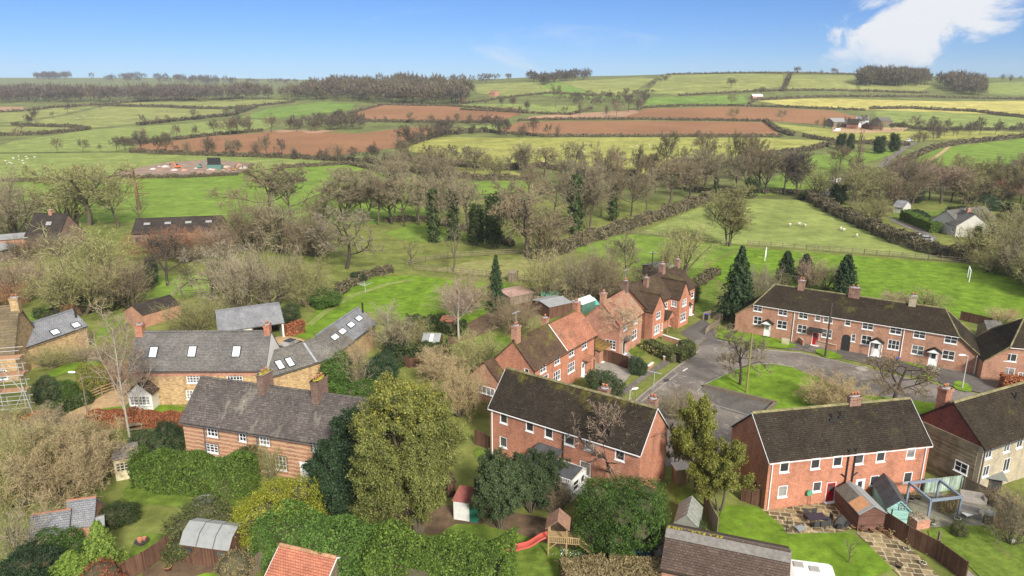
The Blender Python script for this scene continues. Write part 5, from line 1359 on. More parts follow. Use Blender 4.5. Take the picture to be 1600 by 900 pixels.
def hedge(label, pts, h, w, mat, dens=None, size=None, name='hedge', lump=.18, asp=.6, world=False, group=None, body=None, cat='hedge', taper=0.0):
    """leafy hedge along a line of photo pixels: ragged leaf surface over a dense inside"""
    q = [Vector(p) for p in pts] if world else [at(*p) for p in pts]
    seed = int(abs(q[0].x * 13 + q[0].y * 7)) + len(pts); rg = np.random.default_rng(seed)
    seg = [(a, b, (b - a).length) for a, b in zip(q, q[1:])]; Lt = sum(s[2] for s in seg)
    dist = sum(p.y for p in q) / len(q)
    size = size or max(.085, dist * .0011); area = Lt * (2*h + w)
    n = int(min(30000, (dens or 1.0) * area / (size*size*.55))); n = max(n, 60)
    pick = rg.random(n) * Lt; C = np.zeros((n, 3)); N = np.zeros((n, 3)); acc = 0
    st = [0]
    for s in seg: st.append(st[-1] + s[2])
    ph = rg.uniform(0, 6.28, 6)
    for i in range(n):
        k = max(0, min(len(seg)-1, int(np.searchsorted(st, pick[i])) - 1)); a, b, L = seg[k]; t = (pick[i] - st[k]) / L
        p = a.lerp(b, t); d = (b - a) / L; nx, ny = -d.y, d.x
        nn = math.hypot(nx, ny) or 1; nx /= nn; ny /= nn
        s = pick[i]; l1 = math.sin(s*.9/max(h, .6) + ph[0]) + .7*math.sin(s*2.3/max(h, .6) + ph[1]) + .5*math.sin(s*4.9/max(h, .6) + ph[2])
        hh = h * (1 + lump * .5 * l1); ww = w * (1 + lump * .6 * math.sin(s*1.7/max(h, .6) + ph[3]))
        r = rg.random() * (2*hh + ww)
        endf = rg.random() < min(.3, 2*h*w / area * 1.6)
        if r < hh: o, z, nv = -ww/2, r, (-nx, -ny, .25)
        elif r < hh + ww: o, z, nv = (r - hh) - ww/2, hh, (0, 0, 1)
        else: o, z, nv = ww/2, r - hh - ww, (nx, ny, .25)
        if endf:
            e0 = rg.random() < .5; sg = seg[0] if e0 else seg[-1]; p = sg[0] if e0 else sg[1]; d = (sg[1]-sg[0]) / sg[2]; nx, ny = -d.y, d.x
            o, z = rg.uniform(-.5, .5) * ww, rg.random() * hh; nv = (-d.x, -d.y, .2) if e0 else (d.x, d.y, .2)
        bul = 1 + lump * (math.sin(z*3.1/max(h, .6) + s*1.3 + ph[4]) * .4)
        o *= bul * (1 - taper * z / hh)
        zz = height(p.x + nx*o, p.y + ny*o) if dist > 270 else 0.0
        C[i] = (p.x + nx*o, p.y + ny*o, zz + z); N[i] = nv
    C += rg.normal(0, 1, (n, 3)) * size * .55; C[:, 2] = np.maximum(C[:, 2], C[:, 2]*0 + (.05 if dist < 270 else -50))
    Vv, F = leaves(rg, C, unit(N), size, asp, .75)
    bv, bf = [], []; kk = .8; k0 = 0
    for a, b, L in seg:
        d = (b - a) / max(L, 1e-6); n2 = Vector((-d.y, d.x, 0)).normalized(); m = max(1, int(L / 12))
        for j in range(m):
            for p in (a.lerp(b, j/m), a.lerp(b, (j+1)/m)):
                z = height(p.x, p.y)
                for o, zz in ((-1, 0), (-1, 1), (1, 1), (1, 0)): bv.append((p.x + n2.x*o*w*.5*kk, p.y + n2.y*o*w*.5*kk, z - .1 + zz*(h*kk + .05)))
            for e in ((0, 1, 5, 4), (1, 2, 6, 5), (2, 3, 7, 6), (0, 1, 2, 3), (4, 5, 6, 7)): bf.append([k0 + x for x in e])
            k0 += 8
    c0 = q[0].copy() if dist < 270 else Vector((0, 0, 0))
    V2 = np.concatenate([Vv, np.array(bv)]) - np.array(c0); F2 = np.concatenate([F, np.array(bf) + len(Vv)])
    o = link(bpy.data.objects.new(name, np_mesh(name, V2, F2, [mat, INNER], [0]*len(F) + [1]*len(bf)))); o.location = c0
    return tag(o, label, cat, group)
def wood(name, label, polys, th, n, mats, seed=1, low=False):
    """a far wood or belt that reads as one mass: many small bare crowns in one object"""
    rg = np.random.default_rng(seed); g = random.Random(seed); parts = []; mi = []
    for poly in polys:
        w = [at(*p) for p in poly]; cnt = 0; tries = 0
        xs = [p[0] for p in poly]; ys = [p[1] for p in poly]
        while cnt < n // len(polys) and tries < 20000:
            tries += 1; x, y = g.uniform(min(xs), max(xs)), g.uniform(min(ys), max(ys)); ins = False
            for i in range(len(poly)):
                (ax, ay), (bx, by) = poly[i], poly[i-1]
                if (ay > y) != (by > y) and x < (bx-ax)*(y-ay)/(by-ay) + ax: ins = not ins
            if not ins: continue
            b = at(x, y); cnt += 1; H = th * g.uniform(.65, 1.15); Wd = H * g.uniform(.75, 1.1); m = 170
            d = unit(rg.normal(0, 1, (m, 3)) + np.array([0, 0, .3])); rad = rg.uniform(.35, 1.0, (m, 1)) ** .5
            C = np.array([0, 0, H*.6]) + d * rad * np.array([Wd*.55, Wd*.55, H*.42])
            C *= 1 + .12 * np.sin(C[:, :1] * 1.1 + cnt)
            A = np.array([0, 0, H*.35]) + (C - np.array([0, 0, H*.35])) * .75
            s = H * .02; Vv, F = ribbons(rg, A + b[:], C + b[:], np.full(m, s*1.1), np.full(m, s*.35)); parts.append((Vv, F)); k = g.randrange(len(mats)); mi += [k]*m
            Vl, Fl = leaves(rg, C + b[:], d, H * .035, .5, .9); parts.append((Vl, Fl)); mi += [k]*m
            Tv, Tf = ribbons(rg, np.array([b[:]]*2), np.array([b[:]]*2) + np.array([0, 0, H*.6]), np.array([H*.02]*2), np.array([H*.012]*2)); parts.append((Tv, Tf)); mi += [k]*2
    Vv, F = join(parts)
    o = link(bpy.data.objects.new(name, np_mesh(name, Vv, F, mats, mi)))
    return tag(o, label, None, None, 'stuff')
# ------------------------------------------------------------------ sheds, fences, garden and street things
def frame2(a, b):
    a = P(*a); b = P(*b); d = b - a; return a, math.atan2(d.y, d.x), d.length
def gshed(label, a, b, ln, he, hr, wall, roof, name='shed', cat='shed', oh=.12, trim=None):
    """shed whose gable faces us between two ground pixels; ridge runs back"""
    o, th, w = frame2(a, b); par = empty(name, o, th, label, cat)
    mb = MB(); mb.box(0, w, 0, ln, 0, he)
    for y in (-.002, ln+.002): mb.face([(0, y, he), (w, y, he), (w/2, y, hr)])
    mb.build('wall', wall, par); k = (hr-he)/(w/2); r = MB(); e = oh
    for x, s in ((-e, 1), (w+e, -1)): r.slab([(x, -e, he-k*e+.06), (x, ln+e, he-k*e+.06), (w/2, ln+e, hr+.06), (w/2, -e, hr+.06)], .06)
    ro = r.build('roof', roof, par)
    if trim:
        t = MB()
        for x, s in ((-e, 1), (w+e, -1)): t.slab([(x, -e-.03, he-k*e+.02), (w/2, -e-.03, hr+.02), (w/2, -e-.03, hr-.1), (x, -e-.03, he-k*e-.1)], .025)
        t.build('bargeboard', trim, ro)
    return par, w, ro
def eshed(label, a, b, W, he, hr, wall, roof, name='shed', cat='shed', oh=.12):
    """shed whose eave faces us"""
    o, th, w = frame2(a, b); par = empty(name, o, th, label, cat)
    shell(par, w, W, he, hr, wall); ro = gable_roof(par, w, W, he, hr, roof, oh=oh, vg=.1, t=.07)
    return par, w, ro
def flatbox(par, nm, m, x0, x1, y0, y1, z0, z1):
    mb = MB(); mb.box(x0, x1, y0, y1, z0, z1); return mb.build(nm, m, par)
def winq(par, x0, x1, z0, z1, y=0, cols=1, rows=1, m=None): return window(par, mapper('front', 0, 0, y - .11), (x0, x1, z0, z1), cols, rows, m, False, .05)
O2, S2 = (1260, 680), 4.091
def z2(x, y): return (O2[0] + x/S2, O2[1] + y/S2)
# brown shed and aqua playhouse
par, w, ro = gshed('brown wooden shed with patched felt roof on the flagstone patio', z2(322,612), z2(488,604), 3.9, 1.75, 2.45, W_BROWNH, FELT)
mb = MB(); k = .7/(w/2); mb.slab([(-.1, .25, 1.75-k*.1+.09), (-.1, 1.7, 1.75-k*.1+.09), (w/2-.12, 1.7, 2.40+.06), (w/2-.12, .25, 2.40+.06)], .02); mb.build('bare_plywood', plain('plywood', (.50, .26, .13), .8, var=.2), ro)
mb = MB(); mb.slab([(-.1, 1.75, 1.75-k*.1+.085), (-.1, 3.95, 1.75-k*.1+.085), (w/2-.3, 3.95, 2.36+.03), (w/2-.3, 1.75, 2.36+.03)], .02); mb.build('dark_felt_strip', plain('worn_felt', (.13, .115, .095), .9, var=.3), ro)
par, w, ro = gshed('aqua painted playhouse shed with charcoal roof next to the brown shed', z2(505,562), z2(640,575), 4.3, 1.7, 2.5, W_AQUA, FELT_D, 'playhouse', 'shed', .16, W_AQUA)
winq(par, w*.5, w*.82, 1.5, 2.1, 0, 2, 2, W_AQUA); flatbox(par, 'tools', BLACKP, w*.2, w*.24, -.06, -.01, .9, 1.5)
# fences
def fence(label, pts, h, m, style='panel', name='fence', world=False, posts=1.9, group=None, pm=None):
    q = [Vector(p) for p in pts] if world else [at(*p) for p in pts]
    e = empty(name, q[0], 0, label, 'fence', group); o = q[0]; mb = MB(); pos = []
    for a, b in zip(q, q[1:]):
        L = (b-a).length; n = max(1, round(L/posts)); d = (b-a)/L; nn = Vector((-d.y, d.x, 0)).normalized()
        for i in range(n):
            p, r = a.lerp(b, i/n) - o, a.lerp(b, (i+1)/n) - o; pos.append(p)
            zs = [(0.04, h)] if style == 'panel' else ([(h*.25, h*.25+.12), (h*.55, h*.55+.12), (h*.85, h*.85+.12)] if style == 'rail' else [(h*.2, h*.2+.08), (h*.75, h*.75+.08)])
            for z0, z1 in zs:
                t = nn*.03
                c = [p-t, r-t, r+t, p+t]; lo = [x+Vector((0,0,z0)) for x in c]; hi = [x+Vector((0,0,z1)) for x in c]
                mb.face(hi); mb.face(lo[::-1])
                for j in range(4): mb.face([lo[j], lo[(j+1)%4], hi[(j+1)%4], hi[j]])
            if style == 'picket':
                k = int((r-p).length/.2)
                for j in range(k): c = p.lerp(r, (j+.5)/k) + nn*.05; mb.tube(c, c + Vector((0,0,h*.95)), .045, n=4)
            if style == 'panel':
                mb.tube(p+Vector((0,0,h+.03)), r+Vector((0,0,h+.03)), .05, n=4)
        pos.append(b - o)
    body = mb.build('panel' if style == 'panel' else 'rails', m, e)
    pb = MB(); pb.box(-.055, .055, -.055, .055, 0, h+.1); pme = pb.mesh('post', pm or m)
    for p in pos[:100]:
        x = link(bpy.data.objects.new('post', pme)); x.parent = e; x.location = p
    return e
fence('tall dark brown close boarded fence dividing the two lower right gardens', [z2(490,600), z2(640,700), z2(830,800), z2(1010,935)], 1.75, W_BROWN)
fence('brown fence panel between the brown shed and the white back door', [z2(258,390), z2(300,432), z2(335,470)], 1.7, W_BROWN)
fence('brown gate and fence beside the red brick gable', [(1158,782),(1174,788),(1196,793)], 1.7, W_BROWN, name='fence')
fence('faded aqua fence behind the pergola', [z2(745,372), z2(812,368), z2(1000,345)], 1.5, W_AQUA2)
fence('mossy fence along the side of the deck', [z2(1000,360), z2(1160,440), z2(1290,520), z2(1420,600)], 1.5, W_GREY)
fence('leaning old grey fence between the two lower gardens', [(1100,790),(1108,815),(1120,838)], 1.8, W_GREY)
fence('brown panel fence behind the dug flower bed', [(742,770),(790,785),(838,796),(880,800)], 1.5, W_GREY)
fence('brown fence in the lower left garden with pale top rail', [(190,912),(225,893),(262,868),(290,850)], 1.7, W_BROWN)
fence('short brown fence joining the brown shed', [(274,860),(298,868)], 1.6, W_BROWN)
fence('grey green fence at the bottom edge beside the orange tiled roof', [(372,925),(405,893),(436,867)], 1.6, W_GREY)
fence('grey panel fence at the foot of the long evergreen hedge', [(520,905),(550,915),(600,930)], 1.5, W_GREY)
fence('red brown fence across the drive between the brick houses', [(929,562),(955,568),(981,577)], 1.8, W_BROWN)
fence('low brick coloured edging fence under the cottage hedge', [(228,755),(262,762),(300,768)], .6, plain('edging', (.26, .09, .05), .9, var=.3))
fence('wooden fence at the brick side of the middle houses', [(742,694),(758,700),(765,706)], 1.7, W_BROWN)
fence('picket fence beside the far path', [(1102,523),(1110,515),(1124,507)], 1.0, W_GREY, 'picket')
fence('weathered fence round the end garden of the terrace', [(1098,500),(1110,497),(1128,503)], 1.3, W_GREY)
fence('post and rail fence between the sheep pasture and the football pitch', [(1168,384),(1260,391),(1350,398),(1450,407),(1535,414)], 1.35, W_GREY, 'rail', posts=2.6)
fence('post and rail fence along the upper side of the dry paddock', [(635,415),(665,410),(700,404),(760,400),(840,396),(880,398)], 1.4, W_GREY, 'rail', posts=2.8)
fence('post and rail fence between the big lawn and the dry paddock', [(648,423),(700,427),(760,433),(800,437),(840,444)], 1.4, W_GREY, 'rail', posts=2.8)
fence('post and rail fence by the orchard', [(285,465),(330,462),(380,458)], 1.4, W_GREY, 'rail', posts=2.6)
fence('rail fence round the small pale paddock on the left', [(178,505),(210,498),(245,484)], 1.3, W_GREY, 'rail', posts=2.4)
fence('fence along the allotments behind the brick houses', [(835,474),(870,477),(905,466)], 1.4, W_GREY)
fence('wire fence crossing the near pasture', [(990,366),(1050,372),(1105,380)], 1.2, W_GREY, 'rail', posts=4)
fence('grey field fence beyond the puddled gateway', [(1180,296),(1225,299),(1262,304)], 1.2, W_GREY, 'rail', posts=4)
fence('brown fence behind the garden shrubs of the middle houses', [(600,560),(640,575),(690,570)], 1.4, W_BROWN)
fence('fence behind the terrace at its right end', [(1500,500),(1530,507),(1548,512)], 1.5, W_BROWN)
fence('dark gate and fence between the terrace and the right edge house', [(1516,563),(1528,566),(1537,568)], 1.9, W_BROWN)
ge2 = fence('five barred wooden gate across the gravel drive', [(141,625),(160,617),(180,610)], 1.25, W_TAN, 'rail', 'gate', posts=2.2); ge2['category'] = 'gate'
# cream summerhouse, slate sheds, gambrel shed, red roofed shed
par, w, ro = eshed('cream wooden summerhouse with small paned windows behind the straw shrubs', (182,752), (219,745), 3.0, 2.3, 3.0, plain('cream_boards', (.58, .50, .33), .8, var=.15), T_SLATE3, 'summerhouse', 'summerhouse')
for a in (.08, .42, .72): winq(par, w*a, w*a+.75, 1.0, 1.95, 0, 2, 3, plain('cream_frame', (.62, .55, .40)))
par, w, ro = eshed('slate roofed garden shed with clay ridge, the longer left one', (50,872), (110,862), 3.4, 1.6, 2.9, BR_BROWN, T_SLATE2)
flatbox(ro, 'clay_ridge', TERRA, -.1, w+.1, 1.6, 1.8, 2.95, 3.08)
par, w, ro = eshed('slate roofed garden shed with clay ridge, the shorter right one', (108,853), (150,847), 3.2, 1.7, 3.3, BR_BROWN, T_SLATE2)
flatbox(ro, 'clay_ridge', TERRA, -.1, w+.1, 1.5, 1.7, 3.35, 3.48)
par, w, ro = eshed('small flat grey lean-to beside the slate roofed sheds', (150,850), (166,846), 2.0, 1.5, 1.8, BR_BROWN, FELT)
o, th, w = frame2((288, 880), (352, 889)); par = empty('garden_shed', o, th, 'brown gambrel roofed shed with grey felt and two little windows', 'shed'); w = 4.2; D = 3.0
shell(par, w, D, 1.9, 1.95, W_BROWN)
mb = MB(); pr = [(-.12, 1.8), (.55, 2.62), (1.5, 3.0), (2.45, 2.62), (D+.12, 1.8)]
for (ya, za), (yb, zb) in zip(pr, pr[1:]): mb.slab([(-.12, ya, za+.05), (w+.12, ya, za+.05), (w+.12, yb, zb+.05), (-.12, yb, zb+.05)], .05)
ro = mb.build('roof', FELT, par)
mb = MB()
for x in (1.35, 2.85):
    for (ya, za), (yb, zb) in zip(pr, pr[1:]): mb.slab([(x, ya, za+.07), (x+.07, ya, za+.07), (x+.07, yb, zb+.07), (x, yb, zb+.07)], .03)
mb.build('felt_seam', FELT_D, ro)
mb = MB()
for x in (.001, w-.001): mb.face([(x, 0, 1.9), (x, .55, 2.6), (x, 1.5, 2.98), (x, 2.45, 2.6), (x, D, 1.9)])
mb.build('gable', W_BROWN, par)
winq(par, .25, 1.1, 1.1, 1.75, 0, 1, 1, W_BROWN); winq(par, 3.1, 3.95, 1.1, 1.75, 0, 1, 1, W_BROWN)
for x in (1.3, 2.1): flatbox(par, 'door', W_BROWN, x+.02, x+.78, -.05, -.002, .08, 1.8)
o, th, w = frame2((709, 812), (742, 817)); par = empty('garden_shed', o, th, 'little white and green shed with rusty red roof half hidden under the giant evergreen', 'shed')
flatbox(par, 'wall', plain('white_boards', (.66, .66, .62), .7, var=.12), 0, 1.5, 0, 1.8, 0, 2.0); flatbox(par, 'green_door', plain('green_door', (.02, .14, .10), .5), 1.502, 2.3, -.02, 1.8, 0, 2.0)
mb = MB(); mb.slab([(-.1, -.15, 2.02), (2.4, -.15, 2.02), (2.0, 1.0, 3.0), (.3, 1.0, 3.0)], .06); mb.slab([(-.1, 2.0, 2.02), (2.4, 2.0, 2.02), (2.0, 1.0, 3.0), (.3, 1.0, 3.0)], .06); mb.build('roof', plain('rust_red', (.27, .085, .07), .7, var=.3), par)
# greenhouse
o, th, w = frame2((1052, 838), (1088, 846)); par = empty('greenhouse', o, th, 'small glass greenhouse with grey roof beside the long laurel', 'greenhouse'); w = 2.0
GH = plain('greenhouse_glass', (.25, .26, .22), .2, var=.25, spec=.5)
mb = MB(); mb.box(0, w, 0, 3.2, 0, 1.4); mb.face([(0, -.002, 1.4), (w, -.002, 1.4), (w/2, -.002, 2.3)]); mb.build('glass_wall', GH, par)
mb = MB()
for x in (-.06, w+.06): mb.slab([(x, -.06, 1.4), (x, 3.26, 1.4), (w/2, 3.26, 2.34), (w/2, -.06, 2.34)], .03)
ro = mb.build('glass_roof', GH, par); mb = MB()
for y in np.arange(0, 3.3, .64): mb.tube((0, y, 1.42), (w/2, y, 2.36), .03, n=4); mb.tube((w, y, 1.42), (w/2, y, 2.36), .03, n=4); mb.tube((0, y, 0), (0, y, 1.42), .03, n=4); mb.tube((w, y, 0), (w, y, 1.42), .03, n=4)
mb.build('frame', LEAD, par)
# huts among the back gardens
for lab, a, b, W, he, hr, wl, rf in [
 ('small brown hut with pale roof panel behind the garden hedge', (660,552), (686,553), 3.0, 1.8, 2.5, W_BROWN, FELT),
 ('brown cabin with flat red brown roof near the white birch', (688,520), (708,522), 2.6, 2.0, 2.3, W_BROWN, T_TERRA),
 ('grey felt roofed shed behind the red roofed houses', (858,498), (893,490), 5, 2.0, 2.4, W_BROWN, FELT),
 ('white topped green shed behind the faded red roof', (909,492), (930,484), 2.6, 1.8, 2.3, plain('green_shed', (.10, .20, .15), .8), plain('white_sheet', (.62, .66, .66), .7)),
 ('grey roofed outhouse beyond the terrace end at the right', (1541,538), (1566,540), 4.5, 2.0, 3.0, W_GREY, T_SLATE),
 ('pale flat shed roof beside the grey outhouse', (1536,556), (1556,556), 3, 1.6, 1.9, BR_STONE, FELT),
 ('rusty iron roofed allotment shelter', (797,478), (833,470), 5, 1.6, 1.9, W_GREY, plain('rusty_iron', (.38, .24, .20), .8, var=.3)),
 ('low allotment hut with grey roof', (880,462), (915,458), 4, 1.6, 2.0, W_GREY, T_SLATE3),
 ('dark hut behind the far gabled house', (1030,437), (1055,432), 5, 2.0, 2.6, W_BROWN, FELT),
 ('small wooden field shelter on the paddock fence', (794,440), (804,441), 2.2, 1.7, 2.1, W_GREY, W_GREY),
 ('brown cabin roof in the bushes by the lean-to', (700,778), (712,775), 2, 1.5, 1.8, W_BROWN, T_BROWN)]:
    par, w, ro = eshed(lab, a, b, W, he, hr, wl, rf)
    if 'pale roof panel' in lab: mb = MB(); k = .7/1.5; mb.slab([(w*.42, -.1, 1.95), (w*.62, -.1, 1.95), (w*.62, 1.5, 2.64), (w*.42, 1.5, 2.64)], .03); mb.build('clear_panel', PVC, ro)
o, th, w = frame2((1507, 762), (1545, 768)); par = empty('dark_store', o, th, 'dark low store with flat grey green roof by the aqua fence', 'shed')
flatbox(par, 'wall', plain('black_boards', (.045, .04, .04), .8, var=.3), 0, 3.0, 0, 2.2, 0, 1.5); mb = MB(); mb.slab([(-.3, -.4, 1.62), (3.3, -.4, 1.62), (3.3, 2.6, 1.75), (-.3, 2.6, 1.75)], .08); mb.build('roof', plain('grey_green_felt', (.21, .225, .20), .9), par)
o = P(846, 472); par = empty('polytunnel', o, .15, 'rounded green polytunnel among the allotments', 'polytunnel'); mb = MB(); n = 8
for i in range(n):
    a, b = PI*i/n, PI*(i+1)/n; p = [(0, -math.cos(a)*1.4 + 1.4, math.sin(a)*1.5), (3.6, -math.cos(a)*1.4 + 1.4, math.sin(a)*1.5), (3.6, -math.cos(b)*1.4 + 1.4, math.sin(b)*1.5), (0, -math.cos(b)*1.4 + 1.4, math.sin(b)*1.5)]; mb.face(p)
for x in (0, 3.6): mb.face([(x, -math.cos(PI*i/n)*1.4 + 1.4, math.sin(PI*i/n)*1.5) for i in range(n+1)])
mb.build('cover', plain('green_net', (.10, .26, .16), .7, var=.2), par); mb = MB()
for x in (0, 1.2, 2.4, 3.6):
    for i in range(n): a, b = PI*i/n, PI*(i+1)/n; mb.tube((x, -math.cos(a)*1.42 + 1.4, math.sin(a)*1.52), (x, -math.cos(b)*1.42+1.4, math.sin(b)*1.52), .04, n=4)
mb.build('hoop', plain('green_hoop', (.05, .12, .08)), par)
def clutter(name, label, cat, px, parts):
    par = empty(name, P(*px), 0, label, cat); return par
t_ = empty('tarpaulin_heap', P(923, 480), .3, 'turquoise tarpaulin stretched over a heap behind the faded red roof', 'tarpaulin'); mb = MB(); mb.slab([(-1.3, -1, .5), (1.3, -1, .7), (1.0, 1, 1.5), (-1, 1, 1.3)], .1); mb.build('sheet', plain('turquoise', (.10, .48, .42), .5), t_); mb = MB(); mb.box(-.9, .9, -.7, .9, 0, .48); mb.build('heap', W_GREY, t_)
t_ = empty('tarpaulin_heap', P(907, 460), .3, 'orange tarpaulin by the allotment hut', 'tarpaulin'); mb = MB(); mb.slab([(-1.0, -.6, .4), (1.0, -.6, .3), (1.2, .8, .9), (-.8, .8, 1.0)], .08); mb.build('sheet', plain('orange_sheet', (.70, .13, .03), .5), t_); mb = MB(); mb.box(-.7, .7, -.4, .6, 0, .28); mb.build('heap', W_GREY, t_)
# ---- pergola, sofas, barbecue on the deck
a, b, c, d = P(*z2(770,558)), P(*z2(965,535)), P(*z2(795,430)), P(*z2(636,440))
par = empty('pergola', a, 0, 'blue grey metal pergola frame standing on the deck', 'pergola'); BG = plain('blue_grey_paint', (.21, .25, .31), .5, var=.08); h = 2.25
c = b + (d - a) * .98; pts = [p - a for p in (a, b, c, d)]
for p in pts: mb = MB(); mb.box(p.x-.08, p.x+.08, p.y-.08, p.y+.08, 0, h); mb.build('post', BG, par)
mb = MB()
for i in range(4): mb.tube(pts[i]+Vector((0,0,h)), pts[(i+1)%4]+Vector((0,0,h)), .14, n=4)
mb.build('beam', BG, par)
FAB = plain('grey_beige_fabric', (.33, .30, .265), .9, var=.12)
def sofa(label, px, rz, L, corner=False):
    e = empty('sofa', P(*px), rz, label, 'sofa')
    flatbox(e, 'seat', FAB, 0, L, 0, .85, .08, .45); flatbox(e, 'backrest', FAB, 0, L, .65, .87, .455, .85)
    for x in (0, L-.2): flatbox(e, 'armrest', FAB, x-.001 if x == 0 else x, x+.2, -.001, .648, .455, .65)
    return e
sofa('three seat grey outdoor sofa at the back of the deck', z2(985,425), R(-20), 2.1)
sofa('grey outdoor sofa in front of the pergola post', z2(925,500), R(-28), 2.3)
sofa('grey outdoor armchair under the pergola', z2(866,460), R(-20), 1.1)
e = empty('coffee_table', P(*z2(1028,525)), .3, 'low white topped table between the grey outdoor sofas', 'table'); flatbox(e, 'tabletop', PVC, -.45, .45, -.3, .3, .36, .41)
for x in (-.4, .36):
    for y in (-.26, .22): flatbox(e, 'leg', FAB, x, x+.05, y, y+.05, 0, .36)
e = empty('barbecue', P(*z2(1155,565)), .2, 'tall covered black and grey barbecue at the corner of the deck', 'barbecue'); mb = MB(); mb.lathe([(.42, 0), (.46, .5), (.43, .95)], n=8, sy=.7); mb.build('cover', BLACKP, e); mb = MB(); mb.lathe([(.44, .95), (.42, 1.25), (.2, 1.35)], n=8, sy=.7); mb.build('hood', LEAD, e)
def pot(label, px, r=.22, h=.35, m=None, plantm=None, name='flower_pot', ph=.5):
    e = empty(name, P(*px), 0, label, 'pot'); mb = MB(); mb.lathe([(r*.7, 0), (r, h), (r*1.1, h), (r*1.1, h*.88), (r*.85, h*.9)], n=12); mb.build('pot', m or TERRA, e, True)
    mb = MB(); mb.lathe([(r*.9, h*.9), (r*.5, h*.93)], n=10); mb.build('soil', EARTH, e)
    if plantm:
        rg = np.random.default_rng(int(px[0])); n = 60; C = rg.normal(0, .35, (n, 3)) * r * 1.6; C[:, 2] = h + np.abs(rg.normal(0, .4, n)) * ph
        Vv, F = leaves(rg, C, np.tile([0, 0, 1.0], (n, 1)), .09, .35, .8); o = link(bpy.data.objects.new('leaves', np_mesh('leaves', Vv, F, plantm))); o.parent = e
    return e
pot('white pot at the foot of the nearest pergola post', z2(805,578), .25, .35, PVC, L_BUSH)
pot('white pot at the foot of the right pergola post', z2(963,552), .25, .38, PVC, L_BUSH)
pot('grey pot with spiky plant on the flagstone path, upper one', z2(638,742), .25, .3, RENDER, L_OLIVE2, ph=1.1)
pot('grey pot with spiky plant on the flagstone path, lower one', z2(743,832), .25, .3, RENDER, L_OLIVE2, ph=.9)
pot('black pot on the flagstone path', z2(586,848), .28, .4, BLACKP)
pot('terracotta pot with tall cane in the lower left garden', (263,892), .3, .45, TERRA, L_HEDGE)
e = empty('planter', P(*z2(715,580)), .25, 'terracotta planter of dry ferns by the playhouse', 'planter'); flatbox(e, 'trough', BR_PINK, -.7, .7, -.5, .5, 0, .9)
rg = np.random.default_rng(3); C = rg.normal(0, .4, (160, 3)); C[:, 2] = .85 + np.abs(C[:, 2]) * .6; Vv, F = leaves(rg, C, np.tile([0, 0, 1.], (160, 1)), .1, .35, .8); o = link(bpy.data.objects.new('leaves', np_mesh('ferns', Vv, F, L_TAN))); o.parent = e
for i, (x, y) in enumerate([(300,598),(350,612),(420,618),(470,615),(505,632),(535,655)]):
    pot('small orange pot in the row below the brown shed', z2(x, y), .2, .28, TERRA, L_TAN if i % 2 else None)['group'] = 'pots below the brown shed'
for i, (x, y) in enumerate([(600,425),(640,415),(672,412),(712,410)]):
    pot('dark blue pot in the row along the paving behind the pergola', z2(x, y), .26, .35, plain('blue_pot', (.03, .03, .07), .4), L_BUSH)['group'] = 'dark pots behind the pergola'
# covered patio table with chairs, loungers
e = empty('patio_table', P(1274, 818), R(8), 'black glass topped patio table with dark chairs pushed in', 'table'); flatbox(e, 'tabletop', plain('dark_glass', (.03, .03, .05), .2), -.85, .85, -.5, .5, .7, .75)
for x in (-.75, .7):
    for y in (-.42, .37): flatbox(e, 'leg', BLACKP, x, x+.05, y, y+.05, 0, .7)
DKF = plain('dark_wicker', (.05, .048, .045), .8, var=.2)
for i, (x, y, r) in enumerate([(-.5,-.75,PI),(.1,-.78,PI),(.6,-.75,PI),(1.25,0,PI/2*3),(-.4,.75,0),(.4,.75,0)]):
    p = e.matrix_basis @ Vector((x, y, 0)); c = empty('patio_chair', p, R(8)+r, 'dark wicker chair pushed up to the patio table', 'chair', 'chairs around the patio table')
    flatbox(c, 'seat', DKF, -.24, .24, -.24, .24, .36, .44); flatbox(c, 'backrest', DKF, -.24, .24, .2, .26, .442, .9)
    for a in (-.22, .18):
        for b in (-.22, .15): flatbox(c, 'leg', DKF, a, a+.04, b, b+.04, 0, .36)
e = empty('garden_lounger', P(1250, 829), .5, 'grey folded lounger on the edge of the flagstones', 'lounger'); mb = MB(); mb.slab([(-.5, -.3, .35), (.5, -.3, .3), (.5, .3, .3), (-.5, .3, .35)], .08); mb.slab([(-.5, -.3, .37), (-.5, .3, .37), (-.85, .3, .75), (-.85, -.3, .75)], .06); mb.build('cushion', plain('grey_cushion', (.25, .26, .27), .9), e)
for x in (-.4, .4): flatbox(e, 'leg', LEAD, x, x+.04, -.28, .28, 0, .22)
e = empty('washing_line_post', P(1228, 833), 0, 'thin dark washing pole at the corner of the patio', 'pole'); mb = MB(); mb.tube((0, 0, 0), (0, 0, 1.5), .03); mb.tube((-.35, 0, .3), (.35, 0, .3), .03); mb.build('pole', BLACKP, e)
e = empty('covered_bicycles', P(1312, 822), .4, 'dark covered bicycles leaning against the brown shed', 'bicycles'); mb = MB(); mb.lathe([(.75, 0), (.7, .5), (.35, .95), (.05, 1.0)], n=10, sy=.5); mb.build('cover', DKF, e); mb = MB(); 
for x in (-.5, .45): mb.tube((x, -.42, .3), (x, -.36, .3), .3, n=14)
mb.build('wheel', BLACKP, e)
p = fL.o + fL.d * fL.wall(*Z((1120,610), 3.104, 440, 507))[0] - fL.n * .12 + Vector((0, 0, 1.45)); e = empty('hose_reel', p, fL.th, 'green hose reel on the red brick wall', 'hose reel'); mb = MB(); mb.tube((0, 0, 0), (0, -.2, 0), .28, n=14); mb.build('reel', plain('hose_green', (.10, .33, .19), .5), e); mb = MB(); mb.tube((.1, -.1, -.1), (.2, -.15, -1.3), .03); mb.build('hose', BLACKP, e)
